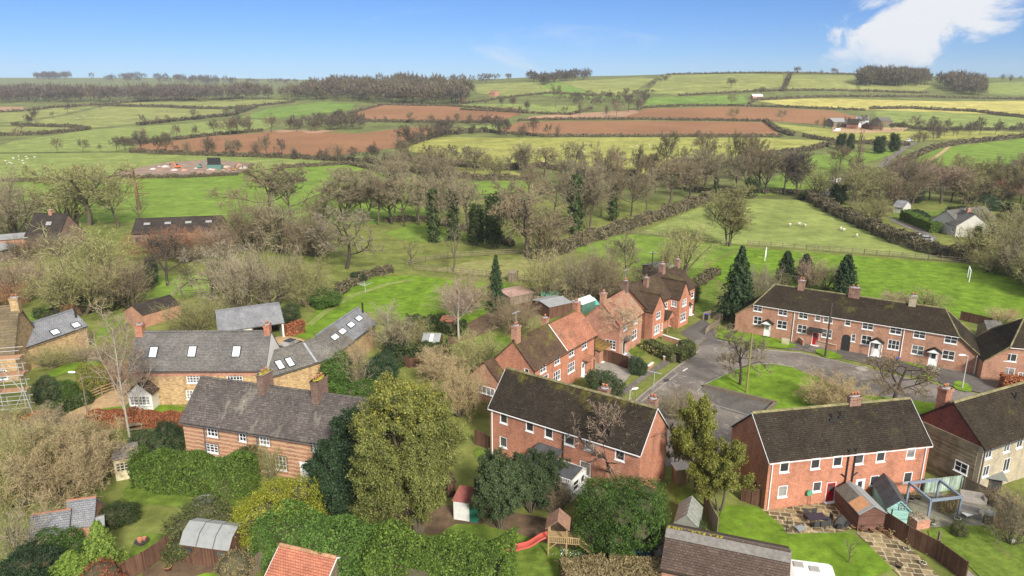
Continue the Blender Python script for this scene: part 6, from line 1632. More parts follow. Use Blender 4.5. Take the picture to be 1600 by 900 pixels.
e = empty('post', P(*z2(832,748)), 0, 'grey timber post on the lawn edge beside the dark fence', 'post'); mb = MB(); mb.box(-.09, .09, -.09, .09, 0, 2.0); mb.box(-.3, .3, -.2, .2, 0, .1); mb.build('upright', W_GREY, e)
e = empty('football', P(*z2(1318,688)), 0, 'white ball lying on the right hand lawn', 'ball'); mb = MB(); mb.lathe([(.02, 0), (.14, .04), (.2, .18), (.14, .32), (.02, .36)], n=12); mb.build('ball', PVC, e, True)
# ---- climbing frame with slide
T7 = lambda x, y: (700 + x/3.556, 675 + y/3.556)
o = P(*T7(556, 690)); par = empty('play_tower', o, R(-8), 'wooden play tower with peaked roof and red wavy slide', 'play tower'); WD = plain('play_timber', (.36, .25, .12), .85, var=.25)
for x in (0, 1.5):
    for y in (0, 1.5): mb = MB(); mb.tube((x, y, 0), (x, y, 2.9), .07, n=6); mb.build('post', WD, par)
flatbox(par, 'platform', WD, -.05, 2.5, -.05, 1.55, 1.35, 1.43)
mb = MB()
for x in np.arange(.1, 2.5, .17): mb.box(x, x+.08, -.08, -.05, 1.43, 2.0)
mb.box(-.05, 2.5, -.1, -.05, 1.95, 2.05); mb.box(2.45, 2.5, -.05, 1.5, 1.95, 2.05); mb.build('railing', WD, par)
mb = MB(); mb.slab([(-.25, -.2, 2.75), (-.25, 1.7, 2.75), (.75, 1.7, 3.6), (.75, -.2, 3.6)], .06); mb.slab([(1.75, -.2, 2.75), (1.75, 1.7, 2.75), (.75, 1.7, 3.6), (.75, -.2, 3.6)], .06); mb.build('roof', plain('worn_ply', (.27, .15, .10), .9, var=.3), par)
mb = MB(); mb.slab([(2.5, 0, 1.4), (2.5, 1.3, 1.4), (3.7, 1.3, .5), (3.7, 0, .5)], .06); mb.build('climbing_ramp', WD, par); mb = MB(); mb.tube((2.5, 0, 2.0), (3.8, 0, .9), .04); mb.build('handrail', WD, par); mb = MB(); mb.tube((2.5, 1.3, 2.0), (3.8, 1.3, .9), .04); mb.build('handrail', WD, par); mb = MB(); mb.tube((0, 0, .7), (.7, 0, 1.35), .05); mb.build('brace', WD, par)
mb = MB(); n = 14; RS = plain('red_plastic', (.55, .115, .09), .4, var=.06)
def sl(t): return Vector((-.05 - 3.3*t, .6 - .9*t, 1.45*(1-t) + .16 + .1*math.sin(t*10)))
for i in range(n):
    a, b = sl(i/n), sl((i+1)/n); s = Vector((.12, -.30, 0))
    mb.face([a-s, a+s, b+s, b-s]); mb.face([a-s-Vector((0,0,.06)), b-s-Vector((0,0,.06)), b+s-Vector((0,0,.06)), a+s-Vector((0,0,.06))])
    for q in (-1, 1): mb.slab([a+s*q, b+s*q, b+s*q+Vector((0,0,.17)), a+s*q+Vector((0,0,.17))], .04)
mb.build('slide', RS, par)
for px, lab in ((T7(1040, 672), 'left of two round blue saucer chairs in the flower bed'), (T7(1095, 700), 'right of two round blue saucer chairs in the flower bed')):
    e = empty('saucer_chair', P(*px), -.3, lab, 'chair'); M = Matrix.Translation((0, 0, .5)) @ Matrix.Rotation(R(50), 4, 'X')
    mb = MB(); n = 16; k = 0
    for r0, r1, z0, z1 in ((0.001, .3, .0, .04), (.3, .52, .04, .16)):
        for i in range(n):
            a, b = 2*PI*i/n, 2*PI*(i+1)/n; mb.face([M @ Vector((r*math.cos(t), r*math.sin(t), z)) for r, t, z in ((r0, a, z0), (r1, a, z1), (r1, b, z1), (r0, b, z0))])
    mb.build('seat', plain('blue_net', (.055, .17, .21), .6), e); mb = MB()
    for i in range(n): a, b = 2*PI*i/n, 2*PI*(i+1)/n; mb.tube(M @ Vector((.53*math.cos(a), .53*math.sin(a), .16)), M @ Vector((.53*math.cos(b), .53*math.sin(b), .16)), .03, n=5)
    mb.build('rim', plain('blue_rim', (.03, .10, .14), .5), e); mb = MB()
    for i in range(3): t = 2*PI*i/3; mb.tube((0, 0, .45), (.4*math.cos(t), .4*math.sin(t), 0), .025)
    mb.build('leg', BLACKP, e)
e = empty('log_ring', P(*T7(700, 775)), 0, 'ring of upright logs on the grass near the slide', 'logs'); mb = MB()
for i in range(11): t = 2*PI*i/11; mb.tube((.65*math.cos(t), .5*math.sin(t), 0), (.65*math.cos(t), .5*math.sin(t), .55 + .1*math.sin(i*3)), .17, n=7)
mb.build('logs', plain('log_bark', (.19, .085, .055), .9, var=.3), e); mb = MB(); mb.tube((-1.6, .3, .8), (.9, -.1, .6), .04); mb.build('pole', WD, e)
e = empty('rubble_sack', P(*T7(1168, 680)), .2, 'crumpled white rubble sack beside the long brown roof', 'sack'); mb = MB(); mb.lathe([(.45, 0), (.5, .35), (.42, .75), (.3, .95), (.1, .9)], n=9); mb.build('sack', plain('white_sack', (.62, .62, .62), .7), e)
e = empty('snowdrop_patch', P(*T7(760, 690)), 0, 'drift of white snowdrops in the flower bed', 'flowers'); rg = np.random.default_rng(5); n = 160; t = rg.normal(0, 1, n); C = np.stack([t*1.5, -t*.25 + rg.normal(0, .35, n), rg.uniform(.08, .2, n)], 1); Vv, F = leaves(rg, C, np.tile([0, 0, 1.], (n, 1)), .06, .7, .4); o = link(bpy.data.objects.new('blossoms', np_mesh('snowdrops', Vv, F, PVC))); o.parent = e
# ---- caravan, ladder, bench, washing dryers
o = P(1226, 946); par = empty('caravan', o, R(-12), 'white touring caravan roof with skylights at the bottom edge', 'caravan'); mb = MB()
pr = [(0, .5), (0, 2.2), (.15, 2.5), (.45, 2.62), (3.2, 2.62), (3.5, 2.45), (3.6, 2.1), (3.6, .5)]
for (xa, za), (xb, zb) in zip(pr, pr[1:]): mb.face([(xa, 0, za), (xb, 0, zb), (xb, 2.1, zb), (xa, 2.1, za)])
for y in (0, 2.1): mb.face([(x, y, z) for x, z in pr])
mb.build('body', plain('caravan_white', (.80, .80, .78), .35, var=.03), par)
for x, y in ((.6, 1.2), (1.7, .9)): flatbox(par, 'skylight', plain('smoked', (.33, .31, .28), .3), x, x+.7, y, y+.6, 2.621, 2.72)
flatbox(par, 'window', GLASS, .6, 2.6, -.01, -.001, 1.4, 2.0)
for y in (-.02, 1.9): mb = MB(); mb.tube((1.8, y, .33), (1.8, y+.18, .33), .33, n=14); mb.build('wheel', BLACKP, par)
o = P(388, 868); par = empty('ladder', o, R(10), 'aluminium ladder leaning behind the brown shed', 'ladder'); ALU = plain('aluminium', (.55, .55, .54), .4, metal=.3)
for x in (0, .45): mb = MB(); mb.tube((x, 0, 0), (x, .45, 2.3), .045, n=5); mb.build('rail', ALU, par)
for i in range(7): t = (i+.6)/7.4; mb = MB(); mb.tube((0, .45*t, 2.3*t), (.45, .45*t, 2.3*t), .03, n=5); mb.build('rung', ALU, par)
e = empty('garden_chair', P(400, 880), .6, 'round white wire chair beside the ladder', 'chair'); mb = MB(); n = 12
for r, z in ((.3, .45), (.2, .45), (.32, .8)):
    for i in range(n): a, b = 2*PI*i/n, 2*PI*(i+1)/n; mb.tube((r*math.cos(a), r*math.sin(a), z), (r*math.cos(b), r*math.sin(b), z), .02, n=4)
for i in range(4): t = i*PI/2; mb.tube((.3*math.cos(t), .3*math.sin(t), 0), (.3*math.cos(t), .3*math.sin(t), .8), .02, n=4)
mb.build('wire_frame', ALU, e)
def bench(label, px, rz):
    e = empty('picnic_bench', P(*px), rz, label, 'bench'); flatbox(e, 'tabletop', W_GREY, -.9, .9, -.35, .35, .7, .76)
    for y in (-.75, .75): flatbox(e, 'seat', W_GREY, -.9, .9, y-.14, y+.14, .42, .47)
    for x in (-.7, .7):
        mb = MB(); mb.tube((x, -.75, .02), (x, -.2, .7), .05, n=4); mb.tube((x, .75, .02), (x, .2, .7), .05, n=4); mb.tube((x, -.8, .4), (x, .8, .4), .04, n=4); mb.build('trestle', W_GREY, e)
bench('weathered picnic bench beside the stone outbuilding', (76, 571), R(10)); bench('mossy picnic bench behind the beech hedge', (212, 672), R(20))
e = empty('stone_slab', P(320, 792), R(10), 'pale grey covered round table on the small lawn', 'table'); mb = MB(); mb.lathe([(1.0, .62), (.95, .74), (.3, .8)], n=14); mb.build('cover', FELT, e); mb = MB(); mb.tube((0, 0, 0), (0, 0, .62), .15); mb.build('leg', FELT, e)
e = empty('bird_table', P(222, 852), 0, 'pile of clay pots on a dark stand in the lower left garden', 'pots'); mb = MB(); mb.lathe([(.45, .3), (.6, .45), (.1, .46)], n=12); mb.tube((0, 0, 0), (0, 0, .3), .25); mb.build('stand', DKF, e)
for x, y in ((-.15, 0), (.2, .1), (.02, -.22)): mb = MB(); mb.lathe([(.14, .47), (.2, .7), (.22, .7), (.16, .66)], (x, y, 0), 10); mb.build('pot', TERRA, e)
e = empty('rotary_dryer', at(571, 458), .3, 'rotary clothes dryer on the big lawn', 'clothes dryer'); mb = MB(); mb.tube((0, 0, 0), (0, 0, 1.9), .04); mb.build('pole', ALU, e); mb = MB()
for i in range(4): t = i*PI/2; mb.tube((0, 0, 1.4), (1.4*math.cos(t), 1.4*math.sin(t), 2.0), .03, n=4)
for r in (.7, 1.05, 1.38):
    for i in range(4): a, b = i*PI/2, (i+1)*PI/2; z = 1.4 + .6*r/1.4; mb.tube((r*math.cos(a), r*math.sin(a), z), (r*math.cos(b), r*math.sin(b), z), .015, n=3)
mb.build('arms', ALU, e)
# ---- goals
def goal(label, px, rz, w=2.4, h=1.9):
    e = empty('football_goal', at(*px), rz, label, 'goal'); 
    for x in (0, w): mb = MB(); mb.box(x-.07, x+.07, -.07, .07, 0, h); mb.build('upright', PVC, e)
    mb = MB(); mb.box(-.07, w+.07, -.07, .07, h, h+.13); mb.build('crossbar', PVC, e)
goal('white football goal at the left end of the pitch', (1195, 408), R(68), 4.0, 2.2); goal('white football goal at the right end of the pitch', (1514, 441), R(62), 4.0, 2.3)
# ---- lamps, poles, bins
LAMPM = plain('lamp_grey', (.42, .42, .40), .5, var=.1)
def lamp(label, px, ty, arm, rz, m=None):
    b = P(*px); h = htop(b, ty); e = empty('street_lamp', b, rz, label, 'street lamp'); mb = MB(); mb.tube((0, 0, 0), (0, 0, 1.1), .11, .1, 8); mb.tube((0, 0, 1.1), (0, 0, h), .075, .055, 8); mb.build('column', m or LAMPM, e)
    mb = MB(); mb.tube((0, 0, h-.05), (arm*.6, 0, h+.12), .05); mb.build('arm', m or LAMPM, e); mb = MB(); mb.lathe([(.12, 0), (.2, .05), (.17, .16), (.02, .2)], (arm, 0, h+.04), 10, sx=2.4, sy=1); mb.build('lamp_head', PVC, e)
lamp('grey street lamp at the end of the terrace', (1503, 607), 556, -.8, 0); lamp('leaning wooden street lamp post by the gravel drive', (137, 646), 583, -1.0, 0, W_GREY); lamp('street lamp whose head shows over the mossy roof ridge', (983, 640), 610, .7, .4)
def pole(label, px, ty, m, cross=True):
    b = P(*px); h = htop(b, ty); e = empty('telegraph_pole', b, .3, label, 'pole'); mb = MB(); mb.tube((0, 0, 0), (0, 0, h), .15, .11, 8); mb.build('post', m, e)
    if cross: mb = MB(); mb.box(-.7, .7, -.05, .05, h-.5, h-.38); mb.build('crossarm', m, e); mb = MB(); [mb.lathe([(.04, 0), (.06, .1), (.02, .14)], (x, 0, h-.38), 6) for x in (-.6, -.2, .2, .6)]; mb.build('insulators', PVC, e)
    return e
pole('dark telegraph pole in front of the terrace', (1289, 558), 474, BARK_D, False); pole('mossy green telegraph pole on the green', (1166, 615), 520, plain('mossy_pole', (.22, .21, .07), .9), False)
pole('telegraph pole behind the far gabled house', (1017, 452), 392, BARK_D); pole('wooden pole in the yellow pasture', (975, 232), 222, BARK, False); pole('wooden pole beside the slanting hedge', (939, 338), 322, BARK)
def bin_(label, px, lid):
    e = empty('wheelie_bin', P(*px), .3, label, 'bin'); mb = MB(); mb.lathe([(.27, .05), (.33, 1.0)], n=4); mb.build('body', BLACKP, e); mb = MB(); mb.lathe([(.38, 1.0), (.36, 1.08), (.1, 1.12)], n=4); mb.build('lid', lid, e); mb = MB(); mb.tube((-.2, .22, .1), (.2, .22, .1), .1); mb.build('wheel', BLACKP, e)
BLUE = plain('blue_lid', (.03, .07, .42), .4)
bin_('black wheelie bin with blue lid in front of the terrace', (1402, 570), BLUE); bin_('black bin with blue lid at the far path', (1104, 500), BLUE); bin_('blue lidded bin behind the middle brick houses', (1074, 752), BLUE)
e = empty('store_box', P(1062, 752), .2, 'pale wooden store beside the brick gable', 'store'); flatbox(e, 'box', W_TAN, -.7, .7, -.5, .5, 0, 1.6); mb = MB(); mb.slab([(-.8, -.6, 1.65), (.8, -.6, 1.65), (.8, .6, 1.85), (-.8, .6, 1.85)], .06); mb.build('lid', RENDER, e)
# low walls
def lowwall(label, pts, h, m, cap=None, w=.24):
    q = [P(*p) for p in pts]; e = empty('garden_wall', q[0], 0, label, 'wall'); o = q[0]
    for nm, z0, z1, ww, mm in (('brickwork', -.1, h, w, m), ('coping', h+.001, h+.1, w+.1, cap or m)):
        mb = MB()
        for a, b in zip(q, q[1:]):
            d = (b-a).normalized(); n = Vector((-d.y, d.x, 0))*ww/2; a, b = a-o, b-o; c = [a-n, b-n, b+n, a+n]; lo = [x+Vector((0,0,z0)) for x in c]; hi = [x+Vector((0,0,z1)) for x in c]; mb.face(hi)
            for j in range(4): mb.face([lo[j], lo[(j+1)%4], hi[(j+1)%4], hi[j]])
        mb.build(nm, mm, e)
lowwall('low brick garden wall left of the terrace driveway', [(1226,530),(1250,536),(1255,541)], .8, BR_BROWN); lowwall('low brick garden wall in front of the arched passage', [(1274,540),(1306,548)], .8, BR_BROWN); lowwall('brick kerb wall of the drive by the log pile', [(1037,564),(1052,555)], .6, BR_PINK, RENDER); lowwall('short pale brick wall stub by the drive', [(1012,578),(1020,572)], .5, BR_PINK, RENDER)
lowwall('brick wall round the raised soil bed', [(1035,530),(1066,540),(1058,547)], .7, BR_BROWN, RENDER); lowwall('brick pier at the beech hedge', [(1562,622),(1565,623)], 1.3, BR_PINK, TERRA, .5)
e = empty('white_gate', P(1221, 538), R(-30), 'small white garden gate at the end of the brown hedge', 'gate'); mb = MB(); [mb.box(x, x+.1, -.02, .02, .1, 1.1) for x in np.arange(0, 1.1, .16)]; mb.build('pickets', CREAM, e); flatbox(e, 'rail', CREAM, 0, 1.1, .021, .05, .8, .9)
e = empty('entrance_steps', P(1458, 582), R(-33), 'concrete steps and ramp to the last white terrace door', 'steps'); [flatbox(e, 'step', CONC, -.7, .7, .3*i, .3*i+1.2, 0, .12*(i+1)) for i in range(3)]
e = empty('yucca_clump', P(1026, 556), 0, 'clump of pale variegated spiky plants in the front garden', 'plants'); rg = np.random.default_rng(8); n = 260; C = rg.normal(0, 1, (n, 3))*np.array([1.3, .9, .25]); C[:, 2] = .5 + rg.uniform(0, .9, n); Vv, F = leaves(rg, C, rg.normal(0, 1, (n, 3)), .22, .2, .9); o = link(bpy.data.objects.new('leaves', np_mesh('yucca', Vv, F, leaf_mat('variegated', (.30, .26, .10), (.50, .45, .22))))); o.parent = e
# aerials on chimneys
def aerial(par, x, y, z, h=1.6):
    mb = MB(); mb.tube((x, y, z), (x, y, z+h), .03, n=4); mb.tube((x-.7, y, z+h), (x+.7, y, z+h), .025, n=4)
    for i in range(6): u = x - .6 + i*.24; mb.tube((u, y-.25, z+h), (u, y+.25, z+h), .015, n=3)
    mb.build('aerial', ALU, par)
aerial(rF, .5, 2.85, 10, 1.6); aerial(rG, 7.4, 2.9, 9.3, 1.8); aerial(rK, 16.2, 4.3, 10.2, 1.6)
# ---- scaffolding
o = P(-20, 668); par = empty('scaffolding', o, R(14), 'silver tube scaffolding with plank decks against the stone house', 'scaffolding'); TUBE = plain('scaffold_tube', (.42, .42, .40), .45, metal=.2)
xs, ys, H_ = (-3, -.5, 2.0, 4.3), (0, 1.3), 9.0
for x in xs:
    for y in ys: mb = MB(); mb.tube((x, y, 0), (x, y, H_ - (1.5 if x > 3 else 0)), .05, n=6); mb.build('standard', TUBE, par)
for z in (2, 4, 6, 8):
    mb = MB()
    for y in ys: mb.tube((-3.4, y, z), (4.7, y, z), .045, n=5); mb.tube((-3.4, y, z+1.0), (4.7, y, z+1.0), .04, n=5)
    for x in xs: mb.tube((x, -.4, z), (x, 1.7, z), .045, n=5)
    mb.build('ledgers', TUBE, par)
    if z in (4, 6, 8): flatbox(par, 'planks', plain('scaffold_board%d' % z, (.40, .22, .12), .85, var=.25), -3.3, 4.6, .05, 1.25, z+.06, z+.11)
for a, b in (((-3, 0, 0), (-.5, 0, 4)), ((2, 0, 0), (4.3, 0, 4)), ((4.3, 0, 4), (2, 0, 8)), ((4.3, 0, 5), (5.6, -1.2, 0)), ((-.5, 0, 4), (-3, 0, 8))): mb = MB(); mb.tube(a, b, .04); mb.build('brace', TUBE, par)
# ---- cars
def car(label, pos, rz, paint, name='parked_car', van=False):
    e = empty(name, pos, rz, label, 'van' if van else 'car'); L, Wd = (4.9, 1.9) if van else (4.3, 1.75)
    pr = [(0, .35), (.03, .75), (.9, .95), (1.0, .95), (L-.9, .98), (L-.1, .9), (L, .5), (L-.05, .3), (.1, .28)] if not van else [(0, .35), (.02, .9), (.8, 1.1), (1.3, 1.95), (L-.1, 2.0), (L, 1.8), (L, .35)]
    mb = MB(); 
    for (xa, za), (xb, zb) in zip(pr, pr[1:] + pr[:1]): mb.face([(xa, .06, za), (xb, .06, zb), (xb, Wd-.06, zb), (xa, Wd-.06, za)])
    for y in (.06, Wd-.06): mb.face([(x, y, z) for x, z in pr])
    mb.build('body', paint, e)
    if not van:
        mb = MB(); b = [(1.15, .1, .95), (L-.55, .1, .97), (L-.55, Wd-.1, .97), (1.15, Wd-.1, .95)]; t = [(1.85, .25, 1.42), (L-1.1, .25, 1.42), (L-1.1, Wd-.25, 1.42), (1.85, Wd-.25, 1.42)]
        for i in range(4): mb.face([b[i], b[(i+1)%4], t[(i+1)%4], t[i]])
        mb.build('window', GLASS, e); mb = MB(); mb.box(1.8, L-1.05, .23, Wd-.23, 1.42, 1.47); mb.build('roof', paint, e)
    else: flatbox(e, 'window', GLASS, .85, 1.2, .1, Wd-.1, 1.2, 1.8)
    for x in (.8, L-.85):
        for y in (.0, Wd-.2):
            mb = MB(); mb.tube((x, y, .31), (x, y+.2, .31), .31, n=14); w = mb.build('wheel', BLACKP, e); mb = MB(); mb.tube((x, y-.01, .31), (x, y+.21, .31), .19, n=10); mb.build('rim', LEAD, w)
    for y in (.12, Wd-.42): flatbox(e, 'headlight', SKYGL, -.01, .08, y, y+.3, .62, .74)
    return e
CW = plain('white_car_paint', (.78, .78, .79), .25, var=.02, spec=.5); CB = plain('black_car_paint', (.02, .02, .022), .2, spec=.6); CS = plain('silver_car_paint', (.42, .43, .44), .25, spec=.5); CR_ = plain('red_car_paint', (.35, .03, .03), .25, spec=.5)
car('white car parked in the car port', fg.o + fg.d*5.0 + fg.n*.6, R(27+90), CW); car('black car in the gravel yard beside the long barn', P(441, 556), R(62), CB)
for px, rz, m, lab, van in [((1463,358),.4,CB,'dark car on the drive of the white cottage',False),((1414,373),-.5,CW,'white car among the bushes below the lane',False),((1427,377),-.5,CS,'silver car among the bushes below the lane',False),((1407,226),.7,CW,'white van on the road below the farm',True),((1420,222),.7,CW,'white van nearer the bend of the farm road',True),((1299,287),.4,CW,'white vehicle behind the trees at the lane bend',True),((1303,205),.1,CW,'white van in the farm yard',True)]: car(lab, at(*px), rz, m, 'parked_van' if van else 'parked_car', van)
# ---- sheep
WOOL = plain('wool', (.52, .47, .37), .95, var=.12)
def sheep_mesh():
    mb = MB(); mb.lathe([(.02, -.42), (.22, -.36), (.29, -.15), (.29, .15), (.2, .36), (.02, .42)], n=10); mb.v = [(z, y, x + .62) for x, y, z in mb.v]
    k = len(mb.v); mb.lathe([(.02, -.16), (.11, -.1), (.12, .05), (.05, .17)], n=8); mb.v[k:] = [(z + .52, y, x + .78) for x, y, z in mb.v[k:]]
    for x in (-.24, .24):
        for y in (-.13, .13): mb.tube((x, y, .5), (x, y, 0), .06, .035, 6)
    me = mb.mesh('sheep', WOOL); me.polygons.foreach_set('use_smooth', [True]*len(me.polygons)); return me
SHM = sheep_mesh(); g = random.Random(9)
for lab, grp, spots in [
 ('white sheep grazing in the near right pasture', 'sheep in the near right pasture', [(1234,354),(1248,353),(1257,355),(1313,360),(1318,362),(1338,371)]),
 ('white sheep on the big yellow pasture', 'sheep on the big yellow pasture', [(g.uniform(720, 1180), g.uniform(225, 262)) for _ in range(34)]),
 ('white sheep in the far left meadow', 'sheep in the far left meadow', [(g.uniform(-5, 55), g.uniform(246, 258)) for _ in range(14)]),
 ('white sheep on the hill pasture at the left', 'sheep on the left hill pasture', [(g.uniform(110, 330), g.uniform(172, 186)) for _ in range(16)])]:
    for p in spots:
        o = tag(link(bpy.data.objects.new('sheep', SHM)), lab, 'sheep', grp); o.location = at(*p); o.rotation_euler = (0, 0, g.uniform(0, 6.28)); s = 1.1 if p[1] > 300 else 1.15; o.scale = (s, s, s)
PANEL = plain('dull_roof_panel', (.30, .29, .27), .5, var=.2)
STUCCO = plain('old_stucco', (.50, .475, .42), .9, var=.15)
# ---- far buildings
def farb(label, a, b, W, he, hr, wall, roof, name='barn', cat='barn', lights=0, chim=False, wins=0):
    A, B = at(*a), at(*b); d = B - A; par = empty(name, A, math.atan2(d.y, d.x), label, cat); L = math.hypot(d.x, d.y)
    ops = [(L*(i+.5)/wins-.5, L*(i+.5)/wins+.5, 1.0, 2.1) for i in range(wins)]
    shell(par, L, W, he, hr, wall, {'front': ops}); ro = gable_roof(par, L, W, he, hr, roof, oh=.4)
    for op in ops: window(par, mapper('front', L, W), op, 2, 1)
    k = (hr-he)/(W/2)
    for i in range(lights): rooflight(ro, Vector((L*(i+.6)/lights*.95, W*.3, he + k*W*.3)), 1.5, 1.0, math.atan(k), PANEL)
    if chim: chimney(ro, L*.5, W/2, .8, .8, hr-.5, hr+1.1, BR_BROWN, 1)
    return par
farb('long black roofed barn with four roof panels beyond the orchard', (208,380), (345,374), 11, 2.4, 5.0, W_GREY, T_BARN, lights=4)
farb('dark roofed house beyond the left thickets', (40,386), (92,388), 9, 2.2, 7.4, BR_DARK, T_BARN, 'farm_house', 'house', 1, True)
farb('low pale roofed farm shed in front of the dark roofed house', (-20,392), (66,384), 7, 2.3, 2.7, BR_PINK, FELT); farb('flat white and grey farm shed at the left edge', (-40,420), (34,402), 8, 2.6, 3.0, W_GREY, FELT)
wc = farb('white rendered cottage with grey slate roof beside the lane', (1472,362), (1492,370), 8, 2.9, 5.8, STUCCO, T_SLATE, 'cottage', 'cottage', 0, True, 2)
farb('long slate roofed range behind the white cottage', (1496,368), (1556,360), 8, 2.8, 5.8, STUCCO, T_SLATE, 'cottage', 'cottage', 0, False, 3)
farb('pale roofed lodge beside the lane above the clipped hedge', (1394,332), (1410,334), 6, 1.9, 3.4, STUCCO, T_SLATE2, 'lodge', 'cottage', 0, False, 1)
farb('grey tin roofed barn at the left of the distant farm', (1302,199), (1324,199), 14, 4, 6.5, W_GREY, FELT); farb('dark roofed brick barn in the middle of the distant farm', (1322,201), (1340,202), 10, 3.5, 7, BR_PINK, T_BARN); farb('white fronted barn with grey roof in the distant farm', (1336,199), (1356,200), 12, 5.5, 8, PVC, FELT); farb('low dark barn at the right of the distant farm', (1358,203), (1378,203), 10, 3, 5, W_BROWN, T_BARN); farb('round topped grey barn right of the distant farm', (1376,196), (1394,196), 12, 3.5, 6, W_GREY, T_SLATE3)
farb('small pink brick house on the wooded hillside', (764,151), (773,151), 8, 4, 7, BR_PINK, T_RED2, 'house', 'house'); farb('brick house among the trees under the hillside wood', (716,160), (722,160), 8, 4, 7, BR_PINK, T_RED2, 'house', 'house'); farb('white roofed barn below the lone hillside tree', (1176,155), (1192,155), 10, 3, 5, BR_PINK, PVC)
eshed('long dark low shed with white ridge board above the farmhouse roof', (226,512), (284,494), 5, 2.1, 3.3, BR_BROWN, T_BARN, 'byre', 'shed')
# ---- building site
def digger(label, px, rz, m):
    e = empty('excavator', at(*px), rz, label, 'excavator'); 
    for y in (-1.2, .6): flatbox(e, 'track', BLACKP, -1.9, 1.9, y, y+.6, 0, .9)
    flatbox(e, 'body', m, -1.7, 1.4, -1.1, 1.1, 1.0, 2.2); flatbox(e, 'cab', GLASS, .2, 1.5, -1.12, -.1, 2.21, 3.3); mb = MB(); mb.tube((1.3, .3, 2), (3.6, .3, 5), .32, .26, 6); mb.tube((3.6, .3, 5), (6.2, .3, 3.6), .26, .18, 6); mb.build('boom', m, e); mb = MB(); mb.lathe([(.2, 0), (.7, .4), (.7, .9)], (6.3, .3, 2.5), 6); mb.build('bucket', DKF, e); e.scale = (.6, .6, .6)
OR = plain('digger_orange', (.75, .18, .03), .5, var=.08)
digger('orange excavator with raised arm on the building site', (278, 263), 2.9, OR); digger('second orange machine at the right of the building site', (366, 267), .4, plain('digger_pale', (.70, .33, .12), .5)); digger('green excavator in the middle of the building site', (312, 263), .2, plain('digger_green', (.12, .26, .22), .5))
e = empty('site_screen', at(335, 266), 0, 'big black mesh screen over green containers on the building site', 'screen'); flatbox(e, 'container', plain('container_green', (.10, .20, .16), .6), -3.2, 3.2, 0, 2.4, 0, 2.4); flatbox(e, 'screen', BLACKP, -3.0, 3.0, .5, .7, 2.41, 5.6)
g = random.Random(12); HEAP = [plain('spoil_brown', (.26, .17, .12), .95, var=.3), plain('spoil_pale', (.52, .47, .42), .9, var=.2), plain('spoil_red', (.50, .24, .16), .9, var=.2)]
for i in range(30):
    b = at(g.uniform(235, 385), 272 - g.uniform(0, 9) - 2); m = HEAP[g.choice((0, 0, 1, 1, 2))]; s = g.uniform(1.0, 2.6)
    mb = MB(); mb.lathe([(s*g.uniform(.9, 1.2), -.2), (s*.8, s*.28), (s*.3, s*.5), (.05, s*.52)], n=7, sy=g.uniform(.6, 1.4)); o = mb.build('spoil_heap', m); o.location = b; o.rotation_euler = (0, 0, g.uniform(0, 6)); tag(o, 'heap of rubble and materials on the building site', 'heap', 'heaps on the building site')
# ------------------------------------------------------------------ trees and hedges, far to near
W_ = wood
W_('hilltop_wood', 'dark dense bare wood standing on the skyline of the right hill', [[(1342,128),(1380,124),(1430,125),(1456,130),(1440,136),(1345,135)]], 19, 130, [TW_WOOD, TW_WOOD2], 1)
W_('hilltop_wood', 'dark bushy wood on the skyline right of the dense hilltop wood', [[(1462,133),(1500,128),(1538,136),(1535,150),(1492,148)]], 17, 80, [TW_WOOD, TW_WOOD2], 2)
W_('hillside_wood', 'long brown wood climbing the hillside in the middle distance', [[(430,156),(480,146),(545,136),(620,132),(680,136),(735,150),(720,165),(600,163),(560,160),(500,158)]], 21, 330, [TW_WOOD, TW_DARK, TW_WOOD2], 3)
W_('hillside_wood', 'dark evergreen clump along the skyline left of the top fields', [[(822,124),(870,122),(922,120),(922,124),(850,133)]], 14, 60, [TW_DARK, TW_DARK], 4)
W_('valley_wood', 'dark belt of trees along the foot of the far left hills', [[(-60,158),(60,152),(160,156),(260,151),(350,154),(420,152),(425,156),(300,160),(140,160),(0,162)]], 22, 240, [TW_DARK, TW_WOOD], 5)
W_('far_wood', 'long flat wood on the far left skyline', [[(130,124),(200,124),(300,127),(370,131),(370,135),(280,133),(180,130)],[(55,122),(110,122),(110,124),(60,125)]], 26, 110, [TW_DARK, TW_WOOD], 6)
W_('far_wood', 'thin wooded skyline between the far hills and the hillside wood', [[(380,128),(450,127),(520,130),(520,133),(400,133)],[(640,124),(740,122),(800,120),(800,124),(700,130)]], 14, 60, [TW_DARK, TW_WOOD], 7)
W_('copse', 'brown thicket beside the pond between the two ploughed fields', [[(440,207),(480,196),(530,188),(575,195),(570,205),(500,206)]], 10, 45, [TW_WOOD, TW_WOOD2], 8)
W_('copse', 'thicket of bare scrub running up between the top hill fields', [[(880,158),(920,148),(985,150),(1010,140),(1030,125),(1040,118),(1045,124),(1020,150),(960,165),(900,168)]], 7, 60, [TW_WOOD, TW_WOOD2], 9)

